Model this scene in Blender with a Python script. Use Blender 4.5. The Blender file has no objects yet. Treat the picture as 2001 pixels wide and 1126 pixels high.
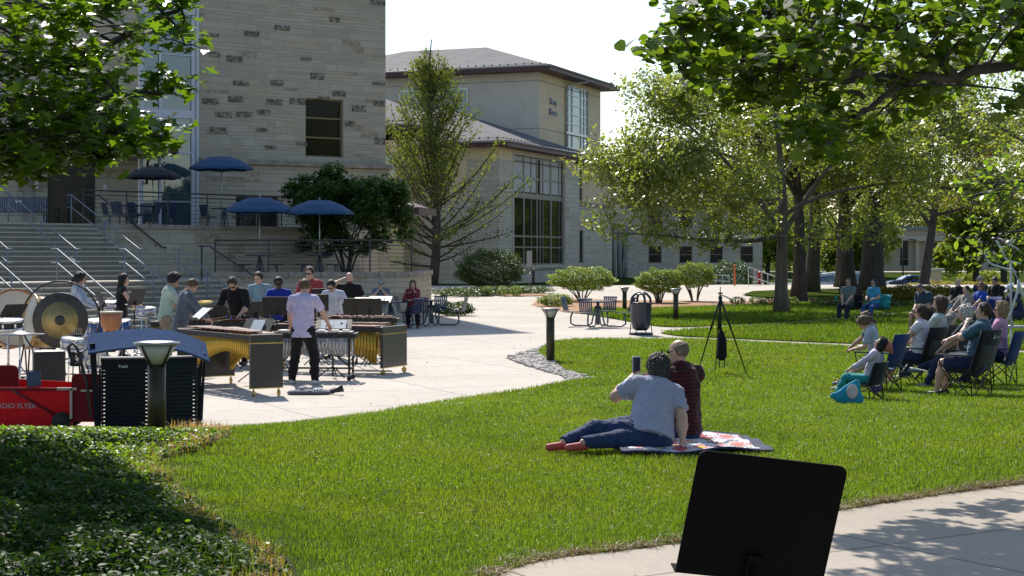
import bpy, math, random
import numpy as np
from mathutils import Vector, Matrix
from mathutils.geometry import delaunay_2d_cdt
PI = math.pi
R = math.radians
S = bpy.context.scene
COL = S.collection

# ---------------------------------------------------------------- camera, sky, sun, exposure
F = 3180.0            # focal length in photo pixels (photo 2001 px wide)
CAMZ = 2.1
HZ = 500.0            # horizon row of the photograph
cd = bpy.data.cameras.new('camera')
cam = bpy.data.objects.new('camera', cd)
COL.objects.link(cam)
cam.location = (0, 0, CAMZ)
cam.rotation_euler = (R(90), 0, 0)
cd.sensor_width = 36
cd.lens = 36 * F / 2001
cd.shift_y = -(563 - HZ) / 2001
cd.clip_start = 0.1
cd.clip_end = 3000
S.camera = cam

SUN_EL = 43.0
SUN_DIR = Vector((-0.23, 0.97, 0)).normalized() * math.cos(R(SUN_EL)) + Vector((0, 0, math.sin(R(SUN_EL))))
wd = bpy.data.worlds.new('World')
S.world = wd
wd.use_nodes = True
nt = wd.node_tree
nt.nodes.clear()
sky = nt.nodes.new('ShaderNodeTexSky')
sky.sky_type = 'NISHITA'
sky.sun_disc = False
sky.sun_elevation = R(SUN_EL)
sky.sun_rotation = math.atan2(SUN_DIR.x, SUN_DIR.y)
sky.air_density = 1.0
sky.dust_density = .7
sky.ozone_density = 1.0
bg = nt.nodes.new('ShaderNodeBackground')
bg.inputs['Strength'].default_value = 0.13
wo = nt.nodes.new('ShaderNodeOutputWorld')
nt.links.new(sky.outputs[0], bg.inputs[0])
nt.links.new(bg.outputs[0], wo.inputs[0])
sd = bpy.data.lights.new('sun', 'SUN')
sd.energy = 4.8
sd.angle = R(0.55)
sd.color = (1.0, 0.95, 0.87)
so = bpy.data.objects.new('sun', sd)
COL.objects.link(so)
so.rotation_euler = SUN_DIR.to_track_quat('Z', 'Y').to_euler()
so.location = (0, 0, 40)
S.view_settings.view_transform = 'Standard'
S.view_settings.look = 'None'
S.view_settings.gamma = 1
S.view_settings.use_curve_mapping = False
S.view_settings.exposure = 0.38
S.cycles.max_bounces = 8
S.cycles.transparent_max_bounces = 8

# ---------------------------------------------------------------- placement helpers
def at(px, D, z=0.0):
    return Vector(((px - 1000) / F * D, D, z))

def hz(py, D):
    """height of photo row py at depth D"""
    return CAMZ - (py - HZ) / F * D

def sstep(t):
    t = np.clip(t, 0, 1)
    return t * t * (3 - 2 * t)

YBX = [-30, -4.3, -3.62, -2.54, -1.4, -.38, .67, .91]
YBY = [18.2, 18.2, 19.2, 20.2, 22.3, 24.3, 26.5, 27.6]

def gz(x, y):
    x = np.asarray(x, dtype=float); y = np.asarray(y, dtype=float)
    yb = np.interp(x, YBX, YBY)
    z = 0.4 * sstep((yb - y) / 4) * sstep((27 - y) / 14)
    z = z + 0.4 * sstep((y - 65) / 30)
    far = np.interp(y, [96, 112, 225, 262, 280, 2000], [0, -1.25, -2.7, -1.0, -.85, -.85])
    z = z + far * sstep((x - 9) / 8)
    return z

def G(px, py):
    """ground point seen at a photo pixel"""
    D = 8.0
    for _ in range(60):
        x = (px - 1000) / F * D
        D = 0.5 * D + 0.5 * (CAMZ - float(gz(x, D))) * F / (py - HZ)
    return Vector(((px - 1000) / F * D, D, float(gz((px - 1000) / F * D, D))))

# ---------------------------------------------------------------- object helpers
def tag(o, label=None, cat=None, group=None, kind=None):
    if label: o['label'] = label
    if cat: o['category'] = cat
    if group: o['group'] = group
    if kind: o['kind'] = kind
    return o

def thing(name, label, cat, loc=(0, 0, 0), rz=0.0, group=None):
    o = bpy.data.objects.new(name, None)
    o.empty_display_size = 0.2
    COL.objects.link(o)
    o.location = loc
    o.rotation_euler = (0, 0, rz)
    return tag(o, label, cat, group)

def kids(o, table={}):
    return [c for c in COL.objects if c.parent == o]

def copy_tree(o, loc=None, rz=None, label=None, group=None):
    def rec(a, parent):
        c = a.copy()
        COL.objects.link(c)
        c.parent = parent
        for ch in CH.get(a.name, []):
            d = rec(ch, c)
            CH.setdefault(c.name, []).append(d)
        return c
    c = rec(o, None)
    if loc is not None: c.location = loc
    if rz is not None: c.rotation_euler = (0, 0, rz)
    if label: c['label'] = label
    if group: c['group'] = group
    return c

CH = {}

def mesh_obj(name, verts, faces, mat, parent=None, smooth=False, mi=None, mats=None):
    me = bpy.data.meshes.new(name)
    v = np.asarray(verts, dtype=np.float32).reshape(-1, 3)
    if isinstance(faces, np.ndarray) and faces.ndim == 2:
        n, k = faces.shape
        me.vertices.add(len(v)); me.vertices.foreach_set('co', v.ravel())
        me.loops.add(n * k); me.loops.foreach_set('vertex_index', faces.astype(np.int32).ravel())
        me.polygons.add(n)
        me.polygons.foreach_set('loop_start', np.arange(0, n * k, k, dtype=np.int32))
        me.polygons.foreach_set('loop_total', np.full(n, k, dtype=np.int32))
        me.update(calc_edges=True)
    else:
        me.from_pydata([tuple(map(float, p)) for p in v], [], faces)
    if smooth:
        me.polygons.foreach_set('use_smooth', np.ones(len(me.polygons), dtype=bool))
    for m in (mats or [mat]):
        me.materials.append(m)
    if mi is not None:
        me.polygons.foreach_set('material_index', np.asarray(mi, dtype=np.int32))
    me.update()
    o = bpy.data.objects.new(name, me)
    COL.objects.link(o)
    if parent is not None:
        o.parent = parent
        CH.setdefault(parent.name, []).append(o)
    return o

def V(*a):
    return np.array(a, dtype=float)

class MB:
    """collects closed shapes into ONE mesh"""
    def __init__(s):
        s.v = []; s.f = []; s.m = []; s.sm = []
    def add(s, vs, fs, m=0, smooth=False):
        b = len(s.v)
        s.v.extend([tuple(map(float, p)) for p in vs])
        s.f.extend([tuple(b + i for i in f) for f in fs])
        s.m.extend([m] * len(fs)); s.sm.extend([smooth] * len(fs))
        return s
    def box(s, c, d, rz=0.0, m=0, rot=None, taper=1.0):
        cx, cy, cz = c; a, b, h = d[0] / 2, d[1] / 2, d[2] / 2
        vs = []
        for zz, t in ((-h, 1), (h, taper)):
            for xx, yy in ((-a, -b), (a, -b), (a, b), (-a, b)):
                vs.append(Vector((xx * t, yy * t, zz)))
        M = rot if rot is not None else Matrix.Rotation(rz, 3, 'Z')
        vs = [M @ v + Vector(c) for v in vs]
        s.add(vs, [(3, 2, 1, 0), (4, 5, 6, 7), (0, 1, 5, 4), (1, 2, 6, 5), (2, 3, 7, 6), (3, 0, 4, 7)], m)
        return s
    def tube(s, pts, r, n=8, m=0, closed=False, cap=True, squash=None):
        pts = [Vector(p) for p in pts]
        N = len(pts)
        rs = r if hasattr(r, '__len__') else [r] * N
        vs = []
        prev = None
        for i, p in enumerate(pts):
            if closed:
                t = pts[(i + 1) % N] - pts[i - 1]
            else:
                t = pts[min(i + 1, N - 1)] - pts[max(i - 1, 0)]
            if t.length < 1e-9: t = Vector((0, 0, 1))
            t.normalize()
            if prev is None:
                a = Vector((0, 0, 1)) if abs(t.z) < .9 else Vector((1, 0, 0))
                u = t.cross(a).normalized()
            else:
                u = (prev - t * prev.dot(t))
                u = u.normalized() if u.length > 1e-6 else t.orthogonal().normalized()
            prev = u
            w = t.cross(u)
            for k in range(n):
                an = 2 * PI * k / n
                vs.append(p + (u * math.cos(an) + w * math.sin(an)) * rs[i])
        fs = []
        for i in range(N if closed else N - 1):
            j = (i + 1) % N
            for k in range(n):
                l = (k + 1) % n
                fs.append((i * n + k, i * n + l, j * n + l, j * n + k))
        if cap and not closed:
            fs.append(tuple(range(n - 1, -1, -1)))
            fs.append(tuple((N - 1) * n + k for k in range(n)))
        s.add(vs, fs, m, True)
        return s
    def cyl(s, p, q, r, r2=None, n=12, m=0):
        return s.tube([p, q], [r, r if r2 is None else r2], n, m)
    def lathe(s, prof, c=(0, 0, 0), n=24, m=0, smooth=True, rot=None, sx=1, sy=1, ring=False):
        """prof: (r, z) from bottom to top; closed on the axis if r==0"""
        vs = []; fs = []
        M = rot if rot is not None else Matrix.Identity(3)
        for (r, z) in prof:
            for k in range(n):
                a = 2 * PI * k / n
                vs.append(M @ Vector((r * math.cos(a) * sx, r * math.sin(a) * sy, z)) + Vector(c))
        for i in range(len(prof) - 1):
            for k in range(n):
                l = (k + 1) % n
                fs.append((i * n + k, i * n + l, (i + 1) * n + l, (i + 1) * n + k))
        if ring:
            q = (len(prof) - 1) * n
            fs += [(q + k, q + (k + 1) % n, (k + 1) % n, k) for k in range(n)]
        else:
            fs.append(tuple(range(n - 1, -1, -1)))
            fs.append(tuple((len(prof) - 1) * n + k for k in range(n)))
        s.add(vs, fs, m, smooth)
        return s
    def ball(s, c, r, n=12, m=0, rot=None):
        rr = r if hasattr(r, '__len__') else (r, r, r)
        vs = []; fs = []
        M = rot if rot is not None else Matrix.Identity(3)
        h = n // 2
        for i in range(h + 1):
            t = PI * i / h
            for k in range(n):
                a = 2 * PI * k / n
                rad = max(math.sin(t), 1e-3)
                vs.append(M @ Vector((rr[0] * rad * math.cos(a), rr[1] * rad * math.sin(a), -rr[2] * math.cos(t))) + Vector(c))
        for i in range(h):
            for k in range(n):
                l = (k + 1) % n
                fs.append((i * n + k, i * n + l, (i + 1) * n + l, (i + 1) * n + k))
        fs.append(tuple(range(n - 1, -1, -1))); fs.append(tuple(h * n + k for k in range(n)))
        s.add(vs, fs, m, True)
        return s
    def prism(s, pts, axis, t, m=0):
        """flat outline pts (3D, planar) extruded by vector axis*t"""
        a = Vector(axis).normalized() * t
        n = len(pts)
        p = [Vector(q) for q in pts]
        nn = Vector((0, 0, 0))
        for i in range(n):
            nn += p[i].cross(p[(i + 1) % n])
        if nn.dot(a) > 0: p = p[::-1]
        vs = p + [q + a for q in p]
        fs = [tuple(range(n)), tuple(range(2 * n - 1, n - 1, -1))]
        for i in range(n):
            j = (i + 1) % n
            fs.append((j, i, n + i, n + j))
        s.add(vs, fs, m)
        return s
    def build(s, name, mat, parent=None, bevel=0, mats=None, loc=None, rz=None):
        if not s.f: return None
        me = bpy.data.meshes.new(name)
        me.from_pydata(s.v, [], s.f)
        for mm in (mats or [mat]): me.materials.append(mm)
        me.polygons.foreach_set('material_index', s.m)
        me.polygons.foreach_set('use_smooth', s.sm)
        me.update()
        o = bpy.data.objects.new(name, me)
        COL.objects.link(o)
        if parent is not None:
            o.parent = parent
            CH.setdefault(parent.name, []).append(o)
        if loc is not None: o.location = loc
        if rz is not None: o.rotation_euler = (0, 0, rz)
        if bevel:
            b = o.modifiers.new('bevel', 'BEVEL'); b.width = bevel; b.segments = 2; b.limit_method = 'ANGLE'
        return o

# ---------------------------------------------------------------- materials
MATS = {}
def newmat(name):
    m = bpy.data.materials.new(name); m.use_nodes = True
    n = m.node_tree.nodes; n.clear()
    out = n.new('ShaderNodeOutputMaterial')
    b = n.new('ShaderNodeBsdfPrincipled')
    m.node_tree.links.new(b.outputs[0], out.inputs[0])
    return m, m.node_tree, b, out

def ramp(nt, fac, stops):
    r = nt.nodes.new('ShaderNodeValToRGB')
    e = r.color_ramp.elements
    while len(e) < len(stops): e.new(0.5)
    for i, (p, c) in enumerate(stops):
        e[i].position = p; e[i].color = (*c, 1) if len(c) == 3 else c
    nt.links.new(fac, r.inputs[0])
    return r.outputs[0]

def noise(nt, scale, detail=4, rough=.6, coord='Object', vec=None, stretch=None):
    t = nt.nodes.new('ShaderNodeTexNoise')
    t.inputs['Scale'].default_value = scale
    t.inputs['Detail'].default_value = detail
    t.inputs['Roughness'].default_value = rough
    if vec is None:
        if coord == 'Position':
            g = nt.nodes.new('ShaderNodeNewGeometry'); vec = g.outputs['Position']
        else:
            g = nt.nodes.new('ShaderNodeTexCoord'); vec = g.outputs['Object']
    if stretch:
        mp = nt.nodes.new('ShaderNodeMapping'); mp.inputs['Scale'].default_value = stretch
        nt.links.new(vec, mp.inputs[0]); vec = mp.outputs[0]
    nt.links.new(vec, t.inputs['Vector'])
    return t.outputs['Fac']

def mixc(nt, fac, a, b, mode='MIX'):
    m = nt.nodes.new('ShaderNodeMix'); m.data_type = 'RGBA'; m.blend_type = mode
    def put(x, s):
        if hasattr(x, 'links'): nt.links.new(x, s)
        elif hasattr(x, '__len__'): s.default_value = (*x[:3], 1)
        else: s.default_value = x
    put(fac, m.inputs[0]); put(a, m.inputs[6]); put(b, m.inputs[7])
    return m.outputs[2]

def math_(nt, op, a, b=0.0, clamp=False):
    m = nt.nodes.new('ShaderNodeMath'); m.operation = op; m.use_clamp = clamp
    for x, s in ((a, m.inputs[0]), (b, m.inputs[1])):
        if hasattr(x, 'links'): nt.links.new(x, s)
        else: s.default_value = x
    return m.outputs[0]

def bump(nt, b, h, strength=.3, dist=.02):
    u = nt.nodes.new('ShaderNodeBump'); u.inputs['Strength'].default_value = strength
    u.inputs['Distance'].default_value = dist
    nt.links.new(h, u.inputs['Height']); nt.links.new(u.outputs[0], b.inputs['Normal'])

def mat(name, c, rough=.6, metal=0.0, var=.12, scale=6.0, bmp=0.0, bscale=None, coat=0.0, spec=None, stretch=None, emit=None):
    """plain surface with mottled colour and a little relief"""
    if name in MATS: return MATS[name]
    m, nt, b, out = newmat(name)
    f = noise(nt, scale, stretch=stretch)
    lo = tuple(x * (1 - var) for x in c); hi = tuple(min(1, x * (1 + var)) for x in c)
    nt.links.new(ramp(nt, f, [(.3, lo), (.7, hi)]), b.inputs['Base Color'])
    b.inputs['Roughness'].default_value = rough
    b.inputs['Metallic'].default_value = metal
    if coat: b.inputs['Coat Weight'].default_value = coat
    if spec is not None: b.inputs['Specular IOR Level'].default_value = spec
    if bmp:
        bump(nt, b, noise(nt, bscale or scale * 4, 5), bmp, .01)
    MATS[name] = m
    return m

def cloth(name, c, var=.15, fold=.5, rough=.85, pattern=None, c2=None, pscale=20):
    """fabric with soft folds; pattern: 'stripes','plaid','floral'"""
    if name in MATS: return MATS[name]
    m, nt, b, out = newmat(name)
    f = noise(nt, 9, 3)
    lo = tuple(x * (1 - var) for x in c); hi = tuple(min(1, x * (1 + var)) for x in c)
    col = ramp(nt, f, [(.3, lo), (.7, hi)])
    if pattern == 'plaid':
        tc = nt.nodes.new('ShaderNodeTexCoord')
        for ax, sc, br in (('Z', pscale, 1), ('X', pscale, 1)):
            w = nt.nodes.new('ShaderNodeTexWave'); w.bands_direction = ax
            w.inputs['Scale'].default_value = sc; w.inputs['Distortion'].default_value = 1.2; w.inputs['Detail'].default_value = 1
            w.inputs['Detail Scale'].default_value = .4
            nt.links.new(tc.outputs['Object'], w.inputs['Vector'])
            k = ramp(nt, w.outputs['Fac'], [(.45, (0, 0, 0)), (.6, (1, 1, 1))])
            col = mixc(nt, math_(nt, 'MULTIPLY', k, .85 if ax == 'Z' else .45), col, c2)
    elif pattern == 'stripes':
        tc = nt.nodes.new('ShaderNodeTexCoord')
        w = nt.nodes.new('ShaderNodeTexWave'); w.bands_direction = 'Z'
        w.inputs['Scale'].default_value = pscale; w.inputs['Distortion'].default_value = .3
        nt.links.new(tc.outputs['Object'], w.inputs['Vector'])
        col = mixc(nt, ramp(nt, w.outputs['Fac'], [(.45, (0, 0, 0)), (.55, (1, 1, 1))]), col, c2)
    elif pattern == 'floral':
        vo = nt.nodes.new('ShaderNodeTexVoronoi'); vo.inputs['Scale'].default_value = pscale
        tc = nt.nodes.new('ShaderNodeTexCoord'); nt.links.new(tc.outputs['Object'], vo.inputs['Vector'])
        k = ramp(nt, vo.outputs['Distance'], [(.22, (1, 1, 1)), (.34, (0, 0, 0))])
        col = mixc(nt, k, col, c2)
    nt.links.new(col, b.inputs['Base Color'])
    b.inputs['Roughness'].default_value = rough
    b.inputs['Specular IOR Level'].default_value = .2
    b.inputs['Sheen Weight'].default_value = .15
    bump(nt, b, noise(nt, 11, 4, .55, stretch=(1, 1, .6)), fold, .05)
    MATS[name] = m
    return m

def leafmat(name, c, c2, trans=.5, spec=.4, rough=.45, patch=None):
    """leaf: per-leaf colour, light shines through it"""
    if name in MATS: return MATS[name]
    m, nt, b, out = newmat(name)
    g = nt.nodes.new('ShaderNodeNewGeometry')
    col = ramp(nt, g.outputs['Random Per Island'], [(0, c), (1, c2)])
    nz = noise(nt, .9, 2, coord='Position')
    col = mixc(nt, ramp(nt, nz, [(.35, (0, 0, 0)), (.65, (.6, .6, .6))]), col, tuple(.5 * (a + q) * f for a, q, f in zip(c, c2, (1.25, 1.1, .8))))
    if patch:
        col = mixc(nt, ramp(nt, noise(nt, .45, 5, .7, coord='Position'), [(.5, (0, 0, 0)), (.68, (.65, .65, .65))]), col, patch)
        col = mixc(nt, ramp(nt, noise(nt, .8, 4, .7, coord='Position', stretch=(1, .6, 1)), [(.3, (.55, .55, .55)), (.5, (0, 0, 0))]), col, tuple(.62 * x for x in c))
    nt.links.new(col, b.inputs['Base Color'])
    b.inputs['Roughness'].default_value = rough
    b.inputs['Specular IOR Level'].default_value = spec
    t = nt.nodes.new('ShaderNodeBsdfTranslucent')
    tc = mixc(nt, 1.0, col, (2.1, 2.2, .6), 'MULTIPLY')
    nt.links.new(tc, t.inputs[0])
    mx = nt.nodes.new('ShaderNodeMixShader'); mx.inputs[0].default_value = trans
    nt.links.new(b.outputs[0], mx.inputs[1]); nt.links.new(t.outputs[0], mx.inputs[2])
    nt.links.new(mx.outputs[0], out.inputs[0])
    MATS[name] = m
    return m

def stonemat(name, c, w=.62, h=.27, stain=.08, var=.22, mort=(.30, .27, .22), msize=.012):
    """coursed limestone blocks along the wall's own x and z, some stained"""
    if name in MATS: return MATS[name]
    m, nt, b, out = newmat(name)
    tc = nt.nodes.new('ShaderNodeTexCoord')
    sp = nt.nodes.new('ShaderNodeSeparateXYZ'); nt.links.new(tc.outputs['Object'], sp.inputs[0])
    # u = x + y so that side faces are coursed too
    u = math_(nt, 'ADD', sp.outputs[0], sp.outputs[1])
    cb = nt.nodes.new('ShaderNodeCombineXYZ')
    nt.links.new(u, cb.inputs[0]); nt.links.new(sp.outputs[2], cb.inputs[1])
    def brick(bw, bh, sq=1.0, off=.5):
        k = nt.nodes.new('ShaderNodeTexBrick')
        k.inputs['Color1'].default_value = (0, 0, 0, 1); k.inputs['Color2'].default_value = (1, 1, 1, 1)
        k.inputs['Mortar'].default_value = (.5, .5, .5, 1)
        k.inputs['Scale'].default_value = 1; k.inputs['Mortar Size'].default_value = msize
        k.inputs['Mortar Smooth'].default_value = .2
        k.inputs['Brick Width'].default_value = bw; k.inputs['Row Height'].default_value = bh
        k.offset = off; k.squash = sq; k.squash_frequency = 3
        nt.links.new(cb.outputs[0], k.inputs['Vector'])
        return k
    k1 = brick(w, h, .62, .42)
    k2 = brick(w * .8, h * .5, 1.5, .37)
    # patches of half-height courses
    sel = nt.nodes.new('ShaderNodeTexWhiteNoise'); sel.noise_dimensions = '2D'
    sn = nt.nodes.new('ShaderNodeVectorMath'); sn.operation = 'SNAP'; sn.inputs[1].default_value = (w * 6.0, h, 1)
    nt.links.new(cb.outputs[0], sn.inputs[0]); nt.links.new(sn.outputs[0], sel.inputs['Vector'])
    half = math_(nt, 'GREATER_THAN', sel.outputs['Value'], .55)
    rnd = mixc(nt, half, k1.outputs['Color'], k2.outputs['Color'])
    mo = math_(nt, 'ADD', math_(nt, 'MULTIPLY', k1.outputs['Fac'], math_(nt, 'SUBTRACT', 1, half)), math_(nt, 'MULTIPLY', k2.outputs['Fac'], half))
    a = tuple(x * (1 - var) for x in c); z = tuple(min(1, x * (1 + var)) for x in c)
    warm = (c[0] * 1.05, c[1] * .95, c[2] * .8)
    col = ramp(nt, rnd, [(0, a), (.35, c), (.7, z), (.9, warm)])
    big = noise(nt, .35, 4)
    col = mixc(nt, .35, col, ramp(nt, big, [(.3, tuple(x * .75 for x in c)), (.7, z)]))
    fine = noise(nt, 14, 5, .7)
    col = mixc(nt, .5, col, mixc(nt, 1, col, ramp(nt, fine, [(.3, (.8, .8, .8)), (.7, (1.0, 1.0, 1.0))]), 'MULTIPLY'))
    # weather stains sit on single stones, ragged
    st = math_(nt, 'GREATER_THAN', rnd, 1 - stain)
    st = math_(nt, 'MULTIPLY', st, ramp(nt, noise(nt, 5, 4, .7), [(.4, (0, 0, 0)), (.55, (1, 1, 1))]))
    col = mixc(nt, math_(nt, 'MULTIPLY', st, .55), col, tuple(x * .35 for x in c))
    col = mixc(nt, mo, col, mort)
    nt.links.new(col, b.inputs['Base Color'])
    b.inputs['Roughness'].default_value = .9
    b.inputs['Specular IOR Level'].default_value = .2
    hgt = math_(nt, 'ADD', math_(nt, 'MULTIPLY', math_(nt, 'SUBTRACT', 1, mo), .6), math_(nt, 'ADD', math_(nt, 'MULTIPLY', rnd, .4), math_(nt, 'MULTIPLY', fine, .35)))
    bump(nt, b, hgt, .6, .03)
    MATS[name] = m
    return m

def glassmat(name, tint=(.02, .03, .035), rough=.03, spec=1.0, ior=1.7):
    if name in MATS: return MATS[name]
    m, nt, b, out = newmat(name)
    f = noise(nt, .6, 2)
    nt.links.new(ramp(nt, f, [(.3, tint), (.7, tuple(x * 1.5 for x in tint))]), b.inputs['Base Color'])
    b.inputs['Roughness'].default_value = rough
    b.inputs['Specular IOR Level'].default_value = spec
    b.inputs['IOR'].default_value = ior
    bump(nt, b, noise(nt, 1.2, 1), .02, .05)
    MATS[name] = m
    return m

def concrete(name, c, joint=None, ang=0.0, var=.12, stain=.25, spots=True):
    """poured concrete in world position coordinates with saw-cut joints"""
    if name in MATS: return MATS[name]
    m, nt, b, out = newmat(name)
    g = nt.nodes.new('ShaderNodeNewGeometry'); P = g.outputs['Position']
    big = noise(nt, .35, 5, .6, vec=P); fine = noise(nt, 40, 4, .7, vec=P); mid = noise(nt, 3.5, 5, .65, vec=P)
    col = ramp(nt, big, [(.3, tuple(x * (1 - var) for x in c)), (.7, tuple(min(1, x * (1 + var)) for x in c))])
    col = mixc(nt, stain, col, ramp(nt, mid, [(.35, tuple(x * .72 for x in c)), (.6, c)]))
    col = mixc(nt, .3, col, mixc(nt, 1, col, ramp(nt, fine, [(.3, (.6, .6, .6)), (.7, (1.2, 1.2, 1.2))]), 'MULTIPLY'))
    if joint:
        mp = nt.nodes.new('ShaderNodeMapping'); mp.inputs['Rotation'].default_value = (0, 0, ang)
        nt.links.new(P, mp.inputs[0])
        k = nt.nodes.new('ShaderNodeTexBrick'); k.offset = 0; k.squash = 1
        k.inputs['Scale'].default_value = 1; k.inputs['Brick Width'].default_value = joint[0]; k.inputs['Row Height'].default_value = joint[1]
        k.inputs['Mortar Size'].default_value = .014; k.inputs['Mortar Smooth'].default_value = .3
        k.inputs['Color1'].default_value = (.0, 0, 0, 1); k.inputs['Color2'].default_value = (1, 1, 1, 1)
        nt.links.new(mp.outputs[0], k.inputs['Vector'])
        col = mixc(nt, .16, col, mixc(nt, 1, col, ramp(nt, k.outputs['Color'], [(0, (.6, .6, .6)), (1, (1.2, 1.2, 1.2))]), 'MULTIPLY'))
        col = mixc(nt, math_(nt, 'MULTIPLY', k.outputs['Fac'], .85), col, tuple(x * .3 for x in c))
    nt.links.new(col, b.inputs['Base Color'])
    b.inputs['Roughness'].default_value = .88
    b.inputs['Specular IOR Level'].default_value = .25
    bump(nt, b, fine, .25, .004)
    MATS[name] = m
    return m
# ================================================================ SETTING: ground sheets
grass_soil = mat('grass_soil', (.05, .075, .016), .95, var=.35, scale=1.2, bmp=.5, bscale=30, spec=0)
soil = mat('soil', (.09, .065, .045), .95, spec=.1, var=.4, scale=5, bmp=.8, bscale=25)
mulch = mat('mulch', (.36, .19, .10), .95, var=.4, scale=9, bmp=.9, bscale=30)
conc = concrete('plaza_concrete', (.56, .50, .43), (3.1, 2.4), R(-24), stain=.45)
conc2 = concrete('path_concrete', (.46, .395, .32), (2.3, 2.3), R(58))
conc3 = concrete('weathered_step_concrete', (.36, .33, .27), None, stain=.55)
asphalt = mat('asphalt', (.16, .155, .15), .9, var=.2, scale=2, bmp=.3)

def grid_mesh(xs, ys, zoff):
    X, Y = np.meshgrid(xs, ys)
    Z = gz(X, Y) + zoff
    v = np.stack([X, Y, Z], -1).reshape(-1, 3)
    nx, ny = len(xs), len(ys)
    i = np.arange(nx * ny).reshape(ny, nx)
    f = np.stack([i[:-1, :-1], i[:-1, 1:], i[1:, 1:], i[1:, :-1]], -1).reshape(-1, 4)
    return v, f
xs = np.concatenate([[-1500, -600, -250, -120, -70], np.arange(-45, 46, 1.5), [60, 90, 140, 260, 600, 1500]])
ys = np.concatenate([[-300, -80, -20, 0], np.arange(4, 45, .75), np.arange(45, 130, 2), np.arange(135, 300, 10), [330, 400, 600, 1000, 2200]])
v, f = grid_mesh(xs, ys, -.035)
tag(mesh_obj('ground', v, f, grass_soil, smooth=True), kind='structure')

def sheet(name, outline, material, zoff, step=1.0, kind='structure', zmin=None):
    """flat region laid on the terrain, triangulated with inner points"""
    P = [Vector((float(p[0]), float(p[1]))) for p in outline]
    out = []
    for i in range(len(P)):
        a, b = P[i], P[(i + 1) % len(P)]
        n = max(1, int((b - a).length / step))
        for k in range(n): out.append(a + (b - a) * k / n)
    n = len(out)
    poly = np.array([(p.x, p.y) for p in out])
    x0, y0 = poly.min(0); x1, y1 = poly.max(0)
    gx, gy = np.meshgrid(np.arange(x0, x1, step), np.arange(y0, y1, step))
    pts = np.stack([gx.ravel(), gy.ravel()], -1)
    m = inpoly(pts, poly)
    allp = out + [Vector((float(a), float(b))) for a, b in pts[m]]
    vv, ee, ff, *_ = delaunay_2d_cdt(allp, [(i, (i + 1) % n) for i in range(n)], [], 1, 1e-4)
    vs = np.array([(p.x, p.y, 0) for p in vv]); vs[:, 2] = gz(vs[:, 0], vs[:, 1]) + zoff
    ff = [tuple(t) for t in ff]
    fx = []
    for t in ff:
        a, b, c = vs[t[0]], vs[t[1]], vs[t[2]]
        if (b[0] - a[0]) * (c[1] - a[1]) - (b[1] - a[1]) * (c[0] - a[0]) < 0: t = t[::-1]
        fx.append(t)
    return tag(mesh_obj(name, vs, fx, material, smooth=True), kind=kind)

def inpoly(pts, poly):
    x, y = pts[:, 0], pts[:, 1]
    r = np.zeros(len(x), dtype=bool)
    n = len(poly); j = n - 1
    for i in range(n):
        xi, yi = poly[i]; xj, yj = poly[j]
        c = ((yi > y) != (yj > y)) & (x < (xj - xi) * (y - yi) / (yj - yi + 1e-12) + xi)
        r ^= c; j = i
    return r

def spline(pts, n=6):
    """smooth an open list of 2D points (Catmull-Rom)"""
    P = [Vector(p[:2]) for p in pts]; out = []
    for i in range(len(P) - 1):
        p0 = P[max(i - 1, 0)]; p1 = P[i]; p2 = P[i + 1]; p3 = P[min(i + 2, len(P) - 1)]
        for k in range(n):
            t = k / n
            out.append(0.5 * ((2 * p1) + (p2 - p0) * t + (2 * p0 - 5 * p1 + 4 * p2 - p3) * t * t + (3 * p1 - p0 - 3 * p2 + p3) * t ** 3))
    out.append(P[-1])
    return [(p.x, p.y) for p in out]

def gp(*pp):
    return [tuple(G(a, b)[:2]) for a, b in pp]

# plaza: concrete from the performers to the far building
plaza_out = [(-45, 17.4), (-3.0, 17.4), (1.5, 22), (3, 30), (30, 30), (30, 62), (34, 97), (18, 97), (3, 93), (-45, 93)]
sheet('plaza', plaza_out, conc, 0.0, 1.5)

bedge = spline(gp((455, 850), (395, 880), (318, 905), (330, 950), (395, 1005), (470, 1060), (560, 1126)) + [(-.75, 6.0)])
bed_out = [(-30, 5), (-30, 18.2), (-4.6, 18.35)] + bedge + [(-.75, 5)]
sheet('planting_bed', bed_out, soil, 0.014, .6)
left_edge = [(-3.45, 19.0), (-2.54, 20.2), (-1.4, 22.3), (-.38, 24.3), (.55, 26.0), (.95, 27.0), (1.25, 27.4)]
gravel_in = gp((1170, 742), (1110, 727), (1082, 708), (1052, 693), (1062, 678))
far_edge = gp((1062, 678), (1100, 667), (1200, 664), (1330, 664), (1450, 668), (1600, 676), (1800, 684), (2040, 694))
path_edge = gp((2040, 944), (1900, 962), (1650, 1000), (1330, 1065), (980, 1126)) + [(-.3, 6)]
lawnA = list(reversed([(p[0], p[1]) for p in bedge[2:]])) + spline(left_edge)[0:-1] + spline(gravel_in)[:-1] + spline(far_edge)[:-1] + spline([(gp((2040, 694))[0][0] + 6, 34), (14, 24), gp((2040, 944))[0]])[:-1] + spline(path_edge)
sheet('lawn', lawnA, grass_soil, 0.008, .7)
grav = [(-.2, 25.2)] + spline(gp((1115, 748), (1100, 735), (1050, 722), (1000, 705), (998, 697), (1040, 685), (1062, 676))) + spline([(2.6, 27.0), (3.2, 30), (1.6, 34)])
grav = spline(gp((1110, 746), (1095, 735), (1050, 722), (1000, 705), (995, 698), (1030, 688), (1062, 678))) + list(reversed(spline(gravel_in)))[1:]
sheet('gravel_bed', grav, mat('gravel_soil', (.25, .22, .19), .95, var=.4, scale=14, bmp=.8), 0.012, .5)
path_out = spline(path_edge) + [(-.3, 3), (9, 3), (9, 14)]
sheet('path', [(p[0], p[1]) for p in path_out], conc2, 0.012, .7)

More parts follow.
